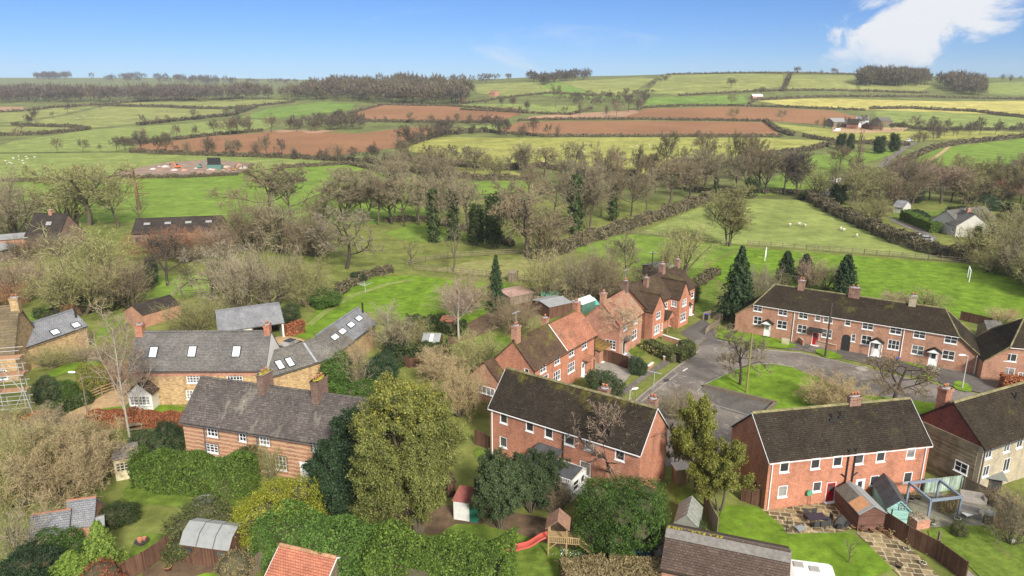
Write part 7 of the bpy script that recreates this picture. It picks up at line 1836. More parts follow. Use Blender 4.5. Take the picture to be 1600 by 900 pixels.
H2 = 'hedges between the far fields'
for lab, pts, h, w in [
 ('thin dark hedge along the skyline of the top right hill fields', [(1042,117),(1130,115),(1223,115),(1335,117)], 2.2, 2),
 ('hedge climbing straight down between two top hill fields', [(1236,117),(1229,130),(1222,143)], 4, 4),
 ('hedge along the foot of the top right hill fields', [(1060,150),(1150,145),(1230,142),(1345,143),(1450,146)], 2.4, 3),
 ('hedge between the straw coloured field and the hill above it', [(1170,163),(1180,157),(1290,152),(1450,152),(1640,156)], 2.4, 3),
 ('dark hedge under the straw coloured field at the right edge', [(1360,171),(1420,170),(1520,175),(1640,189)], 3, 4),
 ('hedge along the top of the upper ploughed field', [(1005,169),(1060,166),(1150,166),(1250,169),(1350,173)], 2.2, 3),
 ('hedge between the two right ploughed fields', [(810,189),(900,187),(1000,187),(1195,190)], 2.0, 3),
 ('hedge along the foot of the lower right ploughed field', [(765,207),(850,214),(1000,214),(1222,214)], 2.2, 3),
 ('hedge on the sloping right end of the lower ploughed field', [(1196,190),(1215,205),(1240,213)], 3, 4),
 ('low hedge crossing the yellow pasture near the farm', [(1255,214),(1290,220),(1310,222)], 2.5, 3),
 ('hedge in front of the farm and its yellow pasture', [(1195,244),(1262,236),(1300,226),(1330,224),(1420,228)], 3, 4),
 ('hedge below the olive field right of the farm', [(1372,193),(1450,204),(1600,203),(1640,203)], 2.4, 3),
 ('thick roadside hedge around the top of the bright right field', [(1400,262),(1425,248),(1455,234),(1500,225),(1600,215),(1660,210)], 3, 4),
 ('hedge along the foot of the big yellow pasture', [(600,250),(690,258),(790,266),(840,262),(930,274),(1000,274)], 3, 4),
 ('dark hedge below the strip of yellow pasture', [(572,253),(640,268),(740,281),(835,282)], 3, 4),
 ('hedge along the upper left side of the yellow pasture', [(625,232),(655,222),(690,211),(760,206)], 4, 6),
 ('hedge under the left ploughed field', [(205,239),(300,243),(430,247),(540,252),(565,256)], 2.8, 4),
 ('hedge over the left ploughed field', [(214,225),(330,212),(410,205)], 2.5, 4),
 ('dark hedge between the far left pastures', [(215,196),(290,188),(365,180),(400,168)], 3.5, 5),
 ('dark hedge ending in the middle of the far left pastures', [(20,196),(60,198),(110,199),(140,203),(60,211),(-20,213)], 3, 4),
 ('hedge at the top of the far left pastures', [(160,166),(250,167),(350,171),(395,167),(460,160)], 3, 4),
 ('dark hedge across the far left below the belt of trees', [(-40,178),(40,174),(80,169),(160,164),(250,157),(380,154)], 3, 4),
 ('hedge between the left bright field and the building site', [(-40,286),(45,284),(200,279),(290,278),(372,274)], 1.8, 2),
 ('hedge on the right side of the left bright field', [(440,263),(545,257),(600,270),(640,276)], 2.0, 3),
 ('hedge between the green and brown fields below the hillside wood', [(545,178),(600,164),(700,166),(826,176)], 2.4, 3),
 ('hedge under the far brown field below the hillside wood', [(560,190),(620,191),(690,192),(775,192)], 2.6, 4),
 ('hedge beside the pale green fields under the skyline wood', [(720,172),(820,177),(890,180),(925,170)], 2.2, 3),
 ('hedge above the pale green fields under the skyline wood', [(720,163),(800,152),(860,146),(925,150)], 2.2, 3),
 ('hedge below the line of tall trees beyond the pastures', [(1085,300),(1180,302),(1260,304)], 2, 3),
 ('hedge running from the dark evergreens towards the row of tall trees', [(600,347),(660,345),(735,362),(800,385)], 1.8, 3),
]: hedge(lab, pts, h * .75, w * .55, TW_HEDGE, 1.0, None, 'hedge', .35, .5, group=H2)
hedge('long brown hedge slanting between the near pastures', [(840,410),(900,384),(960,365),(1040,338),(1108,312)], 2.3, 3.2, TW_HEDGE, 1.2, .2, lump=.4)
hedge('brown hedge along the lane side of the sheep pasture', [(1262,310),(1300,332),(1340,350),(1400,378),(1470,400),(1540,412)], 2.4, 3.5, TW_HEDGE, 1.2, .22, lump=.45)
hedge('clipped green hedge beside the lane at the white cottage', [(1413,343),(1440,355),(1461,364)], 2.6, 2.6, L_HEDGE, 1.4, .16, lump=.08)
hedge('dark low hedge on the lawn of the white cottage', [(1416,337),(1434,338),(1445,345)], 1.6, 2.5, L_DARK, 1.3, .16)

def row(label, group, pts, n, hm, wr, vars_, crown=None, seed=1, jit=2.0, dy=1.2):
    """small hedgerow trees spaced along a far hedge"""
    g = random.Random(seed); q = [at(*p) for p in pts]; L = [(b-a).length for a, b in zip(q, q[1:])]; T = sum(L)
    for i in range(n):
        s = T * (i + g.random()) / n; k = 0
        while k < len(L)-1 and s > L[k]: s -= L[k]; k += 1
        b = q[k].lerp(q[k+1], min(1, s / L[k])); b.x += g.uniform(-jit, jit); b.y += g.uniform(-jit, jit); b.z = height(b.x, b.y)
        h = hm * g.uniform(.55, 1.3)
        plant_at(g.choice(vars_), b, h, h * wr * g.uniform(.75, 1.25), label, g.choice(crown) if crown else None, group=group)
SM = ['oak0', 'tall0', 'ash0', 'oak2', 'shrub2']; CR = [TW_WOOD, TW_WOOD2, TW_DARK, TW_BROWN]
for lab, pts, n, hm in [
 ('small bare tree in the hedge under the left ploughed field', [(215,240),(330,243),(430,247),(560,256)], 14, 9),
 ('small bare tree in the hedge over the left ploughed field', [(200,228),(330,212),(410,205)], 5, 9),
 ('bare bush among the dark hedge trees at the far left', [(80,240),(140,238),(200,237),(205,225)], 9, 7),
 ('small bare tree beside the dark hedge of the far left pastures', [(215,197),(290,189),(365,181),(390,172)], 8, 9),
 ('lone small tree on the edge of the far left meadows', [(20,225),(25,210),(60,190),(120,172),(240,170)], 6, 10),
 ('bare tree in the belt above the yellow pasture', [(625,232),(660,222),(700,212),(765,207),(800,214),(880,214)], 20, 10),
 ('bare hedge tree between the yellow pasture strips', [(575,253),(620,252),(700,262),(780,270),(838,266)], 16, 8),
 ('bare tree in the row below the hillside wood', [(560,192),(640,193),(700,195),(775,192)], 8, 8),
 ('scattered bare tree on the hedges of the middle hillside', [(870,180),(950,178),(1000,172),(1010,160),(890,160)], 12, 11),
 ('small tree beside the farm buildings', [(1270,198),(1300,202),(1380,205),(1430,204),(1480,205),(1530,208)], 12, 8),
 ('bare tree along the road hedge right of the farm', [(1425,225),(1470,214),(1540,210),(1600,210)], 12, 9),
 ('thin bare tree on the skyline of the right hills', [(1228,117),(1270,118),(1300,118),(1540,128),(1570,128),(1600,125)], 8, 10),
 ('small bare tree on the edge of the far brown fields', [(700,165),(780,166),(830,172),(800,185)], 6, 9),
 ('low bare tree at the edge of the pond thicket', [(365,205),(400,203),(350,212),(440,206)], 5, 11),
]: row(lab, lab.replace('small bare tree', 'small trees').replace('bare tree', 'trees').replace('bare bush', 'bushes'), pts, int(n * 1.35), hm * 1.1, .85, SM, CR, n)
for x, by, ty, w, lab, c in [
 (1147,190,167,24,'round bare tree alone between the two right ploughed fields',TW_OLIVE),(1142,138,121,18,'lone tree in the middle of the top hill field',TW_BROWN),(1142,165,146,20,'dark tree at the corner of the straw coloured field',TW_BROWN),
 (1190,150,135,18,'round tree at the foot of the top hill field beside the roof',TW_BROWN),(1222,190,170,20,'bare tree on the right part of the upper ploughed field',TW_GREY),(1430,200,179,22,'bare tree alone in the olive field right of the farm',TW_GREY),
 (963,183,158,22,'tall bare tree at the left end of the upper ploughed field',TW_GREY),(868,168,130,24,'tall ragged tree in front of the dark skyline clump',TW_BROWN),(1302,116,106,12,'small round tree on the skyline left of the hilltop wood',TW_BROWN),(1246,114,104,12,'dark round tree on the skyline beside the climbing hedge',TW_BROWN),
 (360,212,183,36,'broad bare tree at the end of the left ploughed field',TW_BROWN),(362,245,215,30,'bare tree in the hedge middle of the left ploughed field',TW_GREY),(668,272,228,42,'round dense tree among the hedges of the yellow strip',TW_OLIVE),(1550,282,264,16,'small dark bush tree at the foot of the bright right field',TW_DARK)]:
    plant('oak0' if w > 19 else 'ash0', x, by, ty, w, lab, c)
plant('poplar', 1338, 268, 203, 17, 'tall narrow brown poplar in front of the farm')
for x, by, ty, w, lab in [(1313,232,208,14,'dark ivy-clad tree left of the brown poplar'),(1328,236,208,11,'slim dark evergreen touching the brown poplar'),(1372,240,212,16,'dark evergreen right of the brown poplar'),(1396,238,208,14,'dark spire-shaped tree near the road bend')]:
    plant('ivycol', x, by, ty, w, lab)

def scatter(label, group, poly, n, hm, wr, vars_, crowns, seed):
    """trees massed inside a patch of land"""
    g = random.Random(seed); xs = [p[0] for p in poly]; ys = [p[1] for p in poly]; k = 0; pts = []
    while k < n:
        x, y = g.uniform(min(xs), max(xs)), g.uniform(min(ys), max(ys)); ins = False
        for i in range(len(poly)):
            (ax, ay), (bx, by) = poly[i], poly[i-1]
            if (ay > y) != (by > y) and x < (bx-ax)*(y-ay)/(by-ay) + ax: ins = not ins
        if not ins or any(abs(x-a) < 9 and abs(y-b) < 3 for a, b in pts) : k += .02; continue
        pts.append((x, y)); k += 1; b = at(x, y); h = hm * g.uniform(.6, 1.2)
        plant_at(g.choice(vars_), b, h, h * wr * g.uniform(.8, 1.3), label, g.choice(crowns), group=group)
scatter('bare tree massed in the woodland behind the white cottage', 'trees massed in the woodland behind the white cottage', [(1290,308),(1340,290),(1420,283),(1500,284),(1640,288),(1640,332),(1560,330),(1480,322),(1400,320),(1320,316)], 46, 11, .9, ['shrub0', 'shrub1', 'oak0', 'oak2', 'tall2', 'shrub2'], [TW_OLIVE, TW_WOOD2, TW_BROWN, TW_WOOD, TW_OLIVE, TW_PINK], 5)
scatter('bare tree standing in the middle belt between the bright field and the slanting hedge', 'trees in the middle belt', [(520,300),(700,300),(860,318),(860,345),(700,350),(560,340)], 13, 15, .75, ['oak0', 'oak1', 'tall0', 'ash0'], [TW_GREY, TW_BROWN], 8)
scatter('bare tree filling the far row under the big yellow pasture', 'trees filling the far row', [(880,285),(1080,272),(1260,285),(1260,302),(1090,300),(900,330)], 15, 17, .7, ['oak0', 'tall1', 'tall2', 'oak2'], [TW_BROWN, TW_GREY, TW_WOOD2], 9)
scatter('tangled bare scrub tree on the slope above the pitch at the right edge', 'scrub trees above the pitch at the right edge', [(1548,385),(1600,372),(1660,380),(1680,490),(1610,462),(1562,425)], 22, 8, 1.0, ['shrub0', 'shrub1', 'mound0'], [TW_OLIVE, TW_WOOD2, TW_GREY], 6)
# the rows of tall bare trees in the middle distance
ROW = [
 ('oak2', 455,350,265,80,'dark bare tree crowding the wide dark limbed one',TW_GREY,None),
 ('tall0', 575,345,272,56,'thin bare tree left of the row of oaks',TW_GREY,None),
 ('tall1', 612,350,280,58,'slender brown tree inside the row of oaks',TW_BROWN,None),
 ('oak1', 655,352,284,66,'low bare tree beside the ivy trunk tree',TW_GREY,None),
 ('shrub1', 490,400,325,80,'brown hawthorn between the dark limbed tree and the gnarled oak',TW_BROWN,None),
 ('oak0', 790,345,282,70,'bare tree behind the taller ivy column',TW_GREY,None),
 ('oak2', 945,300,258,56,'brown bare tree in the second rank behind the slanting hedge',TW_BROWN,None),
 ('tall2', 1070,296,246,52,'bare tree in the second rank near the tall row',TW_GREY,None),
 ('oak1', 1150,306,246,52,'grey tree at the left of the puddled gateway',TW_GREY,None),
 ('shrub0', 110,350,275,90,'thicket of bare stems left of the broad leaning tree',TW_OLIVE,None),
 # (variant, x, base, top, width, label, crown, ivy)
 ('shrub1', 22,368,268,100,'dense grey bush tree at the left edge beyond the dark roofed house',TW_GREY,None),
 ('shrub1', -10,350,270,60,'thin grey tree cut by the left edge of the picture',TW_GREY,None),
 ('oak1', 140,352,260,135,'broad leaning bare tree behind the dark barns',TW_OLIVE,None),
 ('ash0', 185,355,282,70,'bare tree with slim crown just left of the dead snag',TW_OLIVE,None),
 ('snag', 217,328,252,44,'dead leafless snag with stubby branches standing in the bright field',None,None),
 ('sap0', 222,350,305,38,'spindly young tree below the dead snag',TW_OLIVE,None),
 ('oak2', 420,345,257,118,'tall dark limbed tree with wide crown at the middle of the bright field',TW_BROWN,None),
 ('shrub1', 395,392,300,95,'brown bushy tree under the wide dark limbed one',TW_BROWN,None),
 ('shrub0', 440,395,308,85,'thick tangle of bare branches right of the brown bushy tree',TW_GREY,0),
 ('tall2', 540,345,268,72,'bare tree with fine crown between the bright field and the row of oaks',TW_GREY,None),
 ('gnarl0', 542,420,325,105,'gnarled spreading oak with low arching limbs near the lawn',TW_PALE,None),
 ('oak0', 592,352,276,62,'first bare tree of the row behind the gnarled oak',TW_GREY,None),
 ('oak2', 632,354,278,70,'leaning double trunked tree second in the row behind the gnarled oak',TW_GREY,None),
 ('tall0', 678,378,280,52,'tall tree with ivy up its trunk in the middle row',TW_GREY,1),
 ('ash0', 708,376,280,56,'bare crowned tree with ivy on the fork next to the ivy trunk tree',TW_GREY,1),
 ('sap0', 708,424,335,46,'slender bare tree growing beside the paddock fence',TW_PALE,None),
 ('tall1', 730,352,280,52,'fine bare tree behind the two dark ivy columns',TW_GREY,None),
 ('gnarl1', 824,402,295,118,'big dark oak with heavy limbs in the centre of the middle row',TW_BROWN,None),
 ('shrub0', 850,402,318,70,'brown undergrowth tree leaning on the big central oak',TW_BROWN,None),
 ('sap0', 641,415,371,44,'small rounded olive tree beside the fence',TW_YEL,None),
 ('tall0', 898,366,254,62,'forked ivy trunked tree at the head of the slanting hedge',TW_GREY,1),
 ('tall2', 920,358,256,58,'twin of the forked tree on the slanting hedge without ivy',TW_GREY,None),
 ('ash0', 957,345,272,50,'tree with ivy skirted trunk on the slanting hedge',TW_BROWN,1),
 ('oak2', 986,338,272,54,'bare tree standing on the slanting hedge left of the broad one',TW_BROWN,None),
 ('oak0', 1010,333,268,56,'bare tree on the slanting hedge with pale forked stem',TW_GREY,None),
 ('oak1', 1046,320,255,74,'broad dark tree where the slanting hedge thickens',TW_BROWN,None),
 ('tall1', 1078,310,262,46,'slim tree near the upper end of the slanting hedge',TW_BROWN,None),
 ('tall2', 1138,385,292,66,'tall dense fan-shaped tree by the pasture fence',TW_OLIVE,None),
 ('tall0', 978,440,358,64,'pale bare tree with wide forks behind the brick houses',TW_GREY,None),
 ('shrub0', 1066,428,342,72,'olive bushy tree left of the fan-shaped tree',TW_OLIVE,None),
 ('shrub2', 1040,440,372,48,'ragged olive sapling at the end of the back gardens',TW_OLIVE,None),
 ('oak2', 963,276,234,42,'bare tree in the left pair on the edge of the yellow pasture',TW_GREY,None),
 ('tall0', 995,278,236,44,'tall bare tree second along the edge of the yellow pasture',TW_GREY,None),
 ('ash0', 1020,280,238,40,'bare tree with dark stem third along the edge of the yellow pasture',TW_BROWN,0),
 ('tall1', 1062,284,240,46,'bare tree fourth along the edge of the yellow pasture',TW_BROWN,None),
 ('tall2', 1100,292,238,46,'fine crowned tree fifth along the edge of the yellow pasture',TW_GREY,None),
 ('ash0', 1118,306,244,40,'bare tree behind the fan-shaped tree with dark ivied foot',TW_GREY,2),
 ('tall0', 1168,306,236,52,'tall bare tree above the puddled gateway',TW_BROWN,None),
 ('tall1', 1195,304,236,44,'slim upright tree right of the puddled gateway',TW_BROWN,None),
 ('oak2', 1224,304,244,48,'open branched tree at the end of the tall row',TW_DARK,None),
 ('tall2', 1246,303,240,40,'forked dark tree last in the tall row',TW_DARK,None),
 ('shrub0', 1278,312,252,52,'olive bushy tree at the bend of the lane',TW_OLIVE,None),
 ('ash0', 1312,268,226,36,'bare tree in the green field left of the brown poplar',TW_BROWN,None),
 ('oak0', 820,268,222,44,'tall bare tree at the lower left of the yellow pasture',TW_GREY,None),
 ('oak2', 850,276,230,48,'bare tree right of the tallest one at the lower left of the yellow pasture',TW_BROWN,None),
 ('ash0', 742,270,230,40,'bare tree in the hedge under the yellow pasture strip',TW_GREY,None),
 ('shrub0', 775,276,236,44,'bushy bare tree on the yellow pasture strip',TW_OLIVE,None),
 ('oak1', 888,300,252,48,'bare tree between the central row and the yellow pasture',TW_GREY,None),
 ('shrub1', 930,320,262,60,'wide bare thicket tree behind the slanting hedge',TW_GREY,None),
 ('oak0', 865,340,276,64,'fine bare tree behind the big central oak',TW_GREY,None),
 ('oak1', 560,300,270,50,'low bare tree on the right end of the bright field',TW_BROWN,None),
 ('shrub0', 500,345,300,50,'brown thicket at the right end of the bright field',TW_BROWN,None),
 # right side woodland
 ('oak0', 1330,322,258,64,'bare tree on the left edge of the right woodland',TW_OLIVE,None),
 ('oak2', 1372,318,262,60,'dark stemmed tree inside the right woodland',TW_OLIVE,None),
 ('tall0', 1424,322,252,54,'tall forked tree rising over the right woodland',TW_BROWN,None),
 ('shrub1', 1365,345,302,62,'yellow olive bush by the clipped hedge',TW_OLIVE,None),
 ('shrub0', 1400,322,268,60,'brown bush tree behind the clipped hedge',TW_BROWN,None),
 ('oak1', 1470,318,258,76,'wide russet crowned tree in the right woodland',TW_PINK,None),
 ('shrub0', 1515,318,268,60,'fine russet bush tree right of the wide crown',TW_BROWN,None),
 ('shrub1', 1568,308,270,66,'orange tinted bush tree at the right edge',TW_RED,None),
 ('oak2', 1600,318,270,60,'bare tree cut by the right edge over the white cottage',TW_GREY,None),
 ('shrub1', 1565,372,315,90,'big olive tree behind the white cottage',TW_OLIVE,None),
 ('shrub0', 1520,408,340,70,'dark ivied bush tree in front of the white cottage',TW_OLIVE,1),
 ('shrub1', 1578,420,345,90,'sprawling olive bush tree right of the white cottage',TW_OLIVE,None),
 ('shrub1', 1610,445,368,80,'bare bush tree at the right edge over the pitch',TW_GREY,None),
 ('mound0', 1545,425,388,60,'low olive scrub below the white cottage',TW_OLIVE,None),
]
for var, x, by, ty, w, lab, c, iv in ROW:
    h_ = 1.0; plant(var, x, by, ty - (5 if by > 290 and x < 1260 else 0), w * 1.2, lab, c, ivy=iv)
for x, by, ty, w, lab in [(745,384,318,24,'left of two dark ivy covered columns in the middle row'),(770,388,302,26,'right and taller of two dark ivy covered columns in the middle row'),(1174,310,278,20,'small dark ivied tree by the puddled gateway'),(1256,312,300,16,'low dark bush at the corner of the sheep pasture'),(1492,345,322,30,'dark ivied stump tree near the white cottage'),(1585,345,318,40,'dark evergreen at the right edge beyond the white cottage')]:
    plant('ivycol', x, by, ty, w, lab)

# village trees, back to front
VT = [
 ('mound1', 262,402,358,130,'russet bramble thicket below the black barn roof',TW_RED),
 ('mound0', 95,400,362,70,'grey thicket in front of the dark roofed house',TW_GREY),
 ('mound0', 40,405,368,60,'brown thicket by the low farm sheds',TW_BROWN),
 ('brush1', 130,720,660,90,'straw and olive shrub above the slate roofed sheds',TW_OLIVE),
 ('mound1', 40,470,395,130,'russet and grey thicket at the left edge below the sheds',TW_PINK),
 ('mound0', 10,480,440,80,'orange brown bush at the left edge near the stone outbuilding',TW_RED),
 ('shrub1', 130,490,380,150,'big olive grey thicket left of the orchard',TW_OLIVE),
 ('shrub2', 165,470,345,120,'tall fountain-shaped bare tree over the olive thicket',TW_OLIVE),
 ('mound1', 205,482,400,110,'brown bramble mound right of the fountain-shaped tree',TW_BROWN),
 ('gnarl1', 262,447,362,70,'crooked dark apple tree with twisted top',TW_DARK),
 ('shrub1', 290,410,372,70,'dark thicket behind the crooked apple tree',TW_BROWN),
 ('gnarl0', 332,470,378,110,'pale twigged orchard tree left of the wide one',TW_PALE),
 ('mound0', 375,482,385,120,'wide pale twigged orchard tree',TW_PALE),
 ('shrub1', 425,480,378,110,'grey bare orchard tree next to the laurel',TW_GREY),
 ('mound0', 478,478,400,86,'lichened thicket left of the big lawn',TW_OLIVE),
 ('mound1', 350,400,350,80,'russet thicket behind the black barn',TW_PINK),
 ('mound0', 310,400,355,70,'red brown thicket at the foot of the black barn',TW_RED),
 ('mound1', 470,395,345,80,'brown thicket under the trees left of the gnarled oak',TW_BROWN),
 ('mound1', 312,520,465,100,'rounded olive bush above the farmhouse roof',TW_OLIVE),
 ('mound0', 112,497,472,28,'small orange bush behind the flue',TW_RED),
 ('shrub0', 622,560,478,62,'grey bare tree beside the long barn',TW_GREY),
 ('birch0', 607,560,470,70,'white stemmed birch close to the long barn',TW_PALE),
 ('shrub2', 655,545,495,50,'small grey green bush tree beyond the garden hedge',TW_OLIVE),
 ('shrub2', 563,618,525,50,'thin bare tree in front of the long barn',TW_GREY),
 ('birch0', 717,530,438,80,'white birch over the garden shed',TW_PINK),
 ('mound1', 722,490,432,100,'pinkish bare thicket behind the white birch',TW_PINK),
 ('mound0', 745,578,518,96,'olive bush with yellowish twigs left of the brick annexe',TW_OLIVE),
 ('brush1', 690,590,545,80,'sandy bush tree behind the olive crowned giant',TW_STRAW),
 ('brush0', 718,650,572,90,'fluffy straw coloured shrub right of the olive crowned giant',TW_STRAW),
 ('mound1', 800,520,468,100,'brown bare hedge tree behind the mossy roof',TW_BROWN),
 ('mound0', 850,468,390,80,'left part of the hawthorn clump behind the brick houses',TW_OLIVE),
 ('mound1', 905,470,385,90,'middle of the hawthorn clump, olive brown',TW_GREY),
 ('mound0', 945,470,392,70,'right end of the hawthorn clump, darker brown',TW_BROWN),
 ('shrub0', 1015,455,405,60,'dark scrub behind the far brick house',TW_DARK),
 ('birch1', 855,600,530,52,'pair of thin white birches in front of the mossy roofed house',TW_PINK),
 ('birch0', 972,556,470,66,'pink twigged bare tree in front of the faded red roof',TW_STRAW),
 ('mound0', 1188,482,415,70,'pale silvery bare shrub beside the spruce',TW_PALE),
 ('shrub0', 1262,450,398,56,'reddish bare tree between the dark evergreens',TW_PINK),
 ('mound0', 1290,452,410,56,'bare grey shrub left of the pointed dark conifer',TW_GREY),
 ('mound0', 1402,478,456,52,'weeping reddish mound tree behind the terrace',TW_PINK),
 ('shrub0', 1450,488,448,60,'straw green bare shrub behind the terrace',TW_OLIVE),
 ('mound0', 1565,505,482,50,'straw shrub beyond the sheds at the right edge',TW_STRAW),
 ('shrub2', 1580,500,480,24,'thin red twigged shrub at the right edge',TW_RED),
 ('gnarl0', 1156,602,512,92,'bare rounded tree with dark trunk on the green',TW_GREY),
 ('gnarl1', 1396,632,558,104,'low spreading bare tree at the back of the green',TW_BROWN),
 ('brush0', 1300,642,588,96,'straw yellow bare bush on the green',TW_STRAW),
 ('mound0', 1058,655,610,90,'grey bare bush at the roadside behind the chimney',TW_GREY),
 ('brush0', 110,778,660,180,'huge straw coloured bare shrub filling the lower left',TW_STRAW),
 ('brush1', 25,790,665,130,'straw coloured shrub at the left edge',TW_OLIVE),
 ('brush1', 148,742,672,78,'straw olive shrub beside the cream summerhouse',TW_STRAW),
 ('brush0', 60,700,650,120,'pale twiggy shrub at the left edge below the beech hedge',TW_GREY),
 ('shrub2', 35,890,790,80,'bare grey branches fanning out in the lower left corner',TW_PALE),
 ('mound0', 110,690,652,70,'brown bare shrub near the lamp post',TW_BROWN),
 ('mound0', 30,668,630,56,'olive shrub at the foot of the scaffolding',TW_OLIVE),
 ('mound1', 85,575,540,64,'bare climber spread on the stone outbuilding wall',TW_OLIVE),
 ('mound0', 132,565,540,46,'pale climber at the end of the stone outbuilding wall',TW_GREY),
 ('shrub0', 165,570,535,40,'small grey bare shrub beside the stone outbuilding',TW_GREY),
 ('mound0', 183,600,566,70,'pinkish red bare shrub at the drive gate',TW_RED),
 ('mound0', 1580,850,770,80,'bare grey shrub beside the deck at the right edge',TW_GREY),
 ('shrub2', 1572,800,762,50,'pale bare shrub behind the corner sofa',TW_STRAW),
 ('mound0', 870,800,750,60,'brown bare shrub behind the play tower',TW_BROWN),
 ('shrub0', 395,700,655,40,'brown bare climber on the cottage front',TW_BROWN),
 ('mound0', 425,745,690,60,'greyish creeper bush in front of the cottage windows',TW_OLIVE),
 ('sap0', 1325,880,838,34,'small spindly sapling on the front lawn',TW_PALE),
 ('mound0', 1540,742,712,40,'brown shrub beside the dark kennel roof',TW_BROWN),
]
for var, x, by, ty, w, lab, c in VT: plant(var, x, by, ty, w * 1.06, lab, c)
plant('cherry', 948, 772, 618, 128, 'bare pink twigged tree standing in front of the pair of brick houses', TW_PINK)
plant('birch0', 205, 695, 470, 84, 'tall white birch with slanting stem in front of the slate farmhouse', TW_PINK)
plant('birch0', 222, 660, 520, 60, 'second thinner birch stem beside the tall white birch', TW_PINK)
EV = [
 ('bush', 118,480,432,62,'dark ivy mass in the middle of the left thicket',L_IVY),
 ('bush', 228,452,408,44,'dark evergreen bush behind the crooked apple tree',L_DARK),
 ('bush', 178,482,440,50,'dark ivy bush below the fountain-shaped tree',L_IVY),
 ('bush', 398,385,352,34,'dark ivy clump under the wide dark limbed tree',L_IVY),
 ('bush', 560,440,424,26,'small dark bush at the fence by the gnarled oak',L_DARK),
 ('ivycol', 1308,318,286,22,'dark evergreen in the left of the right woodland',None),
 ('bush', 1420,316,292,40,'dark holly clump inside the right woodland',L_DARK),
 ('bush', 1545,328,306,40,'dark evergreen clump in the right woodland over the cottage',L_DARK),
 ('spire', 775,484,400,30,'narrow dark conifer at the edge of the big lawn',None),
 ('spruce', 1150,499,386,66,'broad dark spruce between the far brick houses and the terrace',None),
 ('leyland', 1318,462,400,36,'pointed dark conifer behind the terrace roof',L_CON),
 ('leyland', 1226,445,394,32,'dark evergreen left of the reddish bare tree',L_CON),
 ('leyland', 1256,440,398,30,'second dark evergreen behind the reddish bare tree',L_CON),
 ('bush', 1222,455,425,32,'round green bush behind the terrace end',L_BUSH),
 ('laurel0', 528,612,552,56,'upright green laurel beside the long barn',None),
 ('laurel1', 596,605,552,72,'dark broad laurel right of the upright one',L_DARK),
 ('laurel0', 512,478,452,52,'bright green laurel in the orchard corner',None),
 ('bush', 448,505,475,44,'silver green bush by the car port',L_BAY),
 ('bush', 76,626,592,50,'rounded dark rhododendron by the drive',L_BAY),
 ('bush', 108,618,592,38,'dark green laurel bush below the stone outbuilding',L_LAUREL),
 ('bush', 150,610,568,50,'yellow green shrub at the drive gate',L_OLIVE2),
 ('laurel1', 620,560,520,44,'small dark laurel between the bare trees',L_DARK),
 ('bush', 560,640,600,70,'clipped green bush behind the cottage roof',L_LAUREL),
 ('bush', 945,617,578,64,'dark berried shrub at the drive mouth',L_BAY),
 ('bush', 996,584,556,30,'small dark round shrub by the fence',L_DARK),
 ('bush', 762,610,572,56,'dark green shrub against the brick annexe',L_BAY),
 ('holly', 540,800,658,106,'dark glossy holly tree at the end of the cottage',None),
 ('bay', 782,826,716,84,'left of two dark bay bushes beside the little shed',None),
 ('bay', 830,800,714,82,'right of two dark bay bushes, leaning over the lean-to',None),
 ('big_laurel', 972,850,748,156,'wide dense laurel under the bare pink tree',None),
 ('euc', 652,838,590,146,'giant olive crowned evergreen with golden tips in the centre',None),
 ('euc2', 1086,770,618,78,'tall airy olive evergreen between the two brick pairs',None),
 ('euc2', 1124,798,688,88,'lower right part of the airy olive evergreens',None),
 ('euc2', 1056,735,668,36,'small olive evergreen beside the brick gable',None),
 ('gold', 445,836,752,150,'bright golden bush over the long dark hedge',None),
 ('bush', 315,846,800,130,'dark olive shrubbery behind the brown shed',L_BUSH),
 ('bush', 188,815,785,62,'dark ivy bush next to the slate roofed shed',L_IVY),
 ('bush', 250,708,670,80,'round olive shrub left of the cottage hedge',L_BAY),
 ('bush', 270,700,655,40,'dark ivy mass on the left corner of the cottage',L_DARK),
 ('bush', 380,745,700,60,'mixed green shrub at the right end of the cottage hedge',L_BUSH),
 ('feather', 165,900,815,72,'feathery yellow green conifer in the lower left garden',None),
 ('feather', 118,915,862,90,'spreading bright conifer in the lower left corner',None),
 ('bush', 60,905,850,100,'dark green bush in the lower left corner',L_DARK),
 ('bush', 100,870,828,80,'dark laurel in front of the slate roofed shed',L_LAUREL),
 ('bush', 15,735,680,50,'grey green bush at the left edge',L_BAY),
 ('ball', 163,930,880,58,'russet clipped bush at the bottom left',L_RED),
 ('ball', 370,910,864,54,'tan clipped ball of twigs beside the brown shed',None),
 ('bush', 978,885,858,38,'small bright green bush by the round blue chairs',L_HEDGE),
 ('bush', 1080,835,812,40,'dark green bush beside the greenhouse',L_BAY),
 ('bush', 1498,835,818,30,'small dark shrub at the edge of the deck',L_BUSH),
 ('bush', 1478,800,768,30,'rusty grass clump at the side of the deck',L_TAN),
 ('bush', 830,610,585,26,'fresh green bush beside the white front door',L_HEDGE),
 ('bush', 1010,720,690,40,'low green shrub at the foot of the brick gable',L_BUSH),
 ('bush', 1078,470,440,36,'green shrub in the allotment',L_BUSH),
]
for var, x, by, ty, w, lab, c in EV: plant(var, x, by, ty, w * 1.05, lab, c)
hedge('trimmed green hedge in front of the banded cottage', [(222,754),(262,759),(320,766),(395,773)], 3.3, 2.6, L_HEDGE, 1.5, .10, lump=.24)
hedge('long dark evergreen hedge running down to the bottom edge, left part', [(428,868),(470,882),(520,898),(580,912)], 4.3, 3.8, L_LAUREL, 1.5, .10, lump=.34)
hedge('bright green end of the long evergreen hedge', [(588,915),(650,922),(720,935),(790,952)], 4.0, 4.2, L_HEDGE, 1.5, .10, lump=.34)
hedge('copper beech hedge along the drive', [(-20,668),(40,664),(80,668)], 1.5, 1.5, L_BEECH, 1.4, .10, lump=.25)
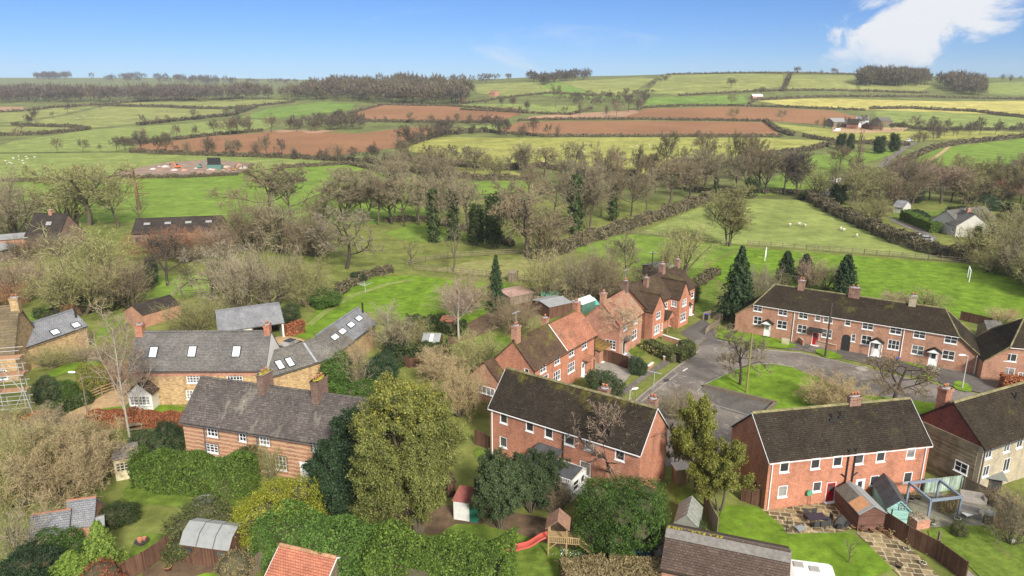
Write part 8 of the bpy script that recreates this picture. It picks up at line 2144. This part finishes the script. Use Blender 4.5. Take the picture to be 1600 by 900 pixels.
hedge('copper beech hedge in front of the slate farmhouse', [(140,668),(190,664),(240,664),(284,668)], 1.6, 1.6, L_BEECH, 1.4, .10, lump=.25)
hedge('short orange beech hedge by the car port', [(447,524),(474,518)], 1.7, 1.5, L_BEECH, 1.4, .14)
hedge('orange beech hedge in front of the house at the right edge', [(1564,608),(1600,612),(1640,616)], 2.0, 1.8, L_BEECH, 1.4, .14)
hedge('dark clipped hedge round the raised front garden', [(1012,546),(1056,566),(1078,552),(1068,546)], 1.5, 1.7, L_BUSH, 1.6, .12, lump=.06)
hedge('brown front hedge of the terrace', [(1142,510),(1180,514),(1212,524)], 1.6, 1.8, L_BUSH, 1.4, .15)
hedge('tan clipped hedge at the bottom edge', [(880,915),(950,908),(1030,916)], 1.6, 2.6, L_TAN, 1.5, .09, lump=.12)
hedge('ragged dark hedge behind the yellow gravel gate', [(85,650),(115,636),(142,628)], 1.3, 1.5, L_IVY, 1.3, .13)
hedge('garden hedge of mixed shrubs behind the long barn', [(640,520),(680,512),(720,525)], 2.2, 2.5, L_IVY, 1.2, .16, lump=.4)
hedge('dark bramble hedge across the middle of the back gardens', [(600,580),(650,560),(700,555)], 1.8, 2.2, L_IVY, 1.2, .15, lump=.5)
hedge('ivy covered bank below the orchard', [(60,500),(110,488),(160,482)], 1.5, 3, L_IVY, 1.0, .18, lump=.5)
hedge('scrubby hedge along the top of the big lawn', [(520,470),(540,450),(575,432),(610,425)], 1.2, 2, TW_HEDGE, 1.2, .2, lump=.5)
hedge('brown hedge behind the back gardens', [(880,475),(930,465),(1000,462)], 1.6, 2, TW_HEDGE, 1.2, .18, lump=.4)
hedge('brown hedge round the vegetable plots', [(1085,450),(1105,436),(1118,428)], 1.2, 1.6, TW_HEDGE, 1.2, .18, lump=.4)
# ------------------------------------------------------------------ air
def haze():
    m = bpy.data.materials.new('haze'); m.use_nodes = True; t = m.node_tree; t.nodes.clear()
    o = t.nodes.new('ShaderNodeOutputMaterial'); v = t.nodes.new('ShaderNodeVolumePrincipled')
    v.inputs['Color'].default_value = (.80, .88, 1.0, 1); v.inputs['Density'].default_value = 0.0001; v.inputs['Anisotropy'].default_value = 0.0
    t.links.new(v.outputs[0], o.inputs['Volume'])
    mb = MB(); mb.box(-3050, 3650, -100, 3800, -2.5, 130); h = mb.build('haze', m); tag(h, kind='stuff', label='faint blue haze over the valley')
haze()
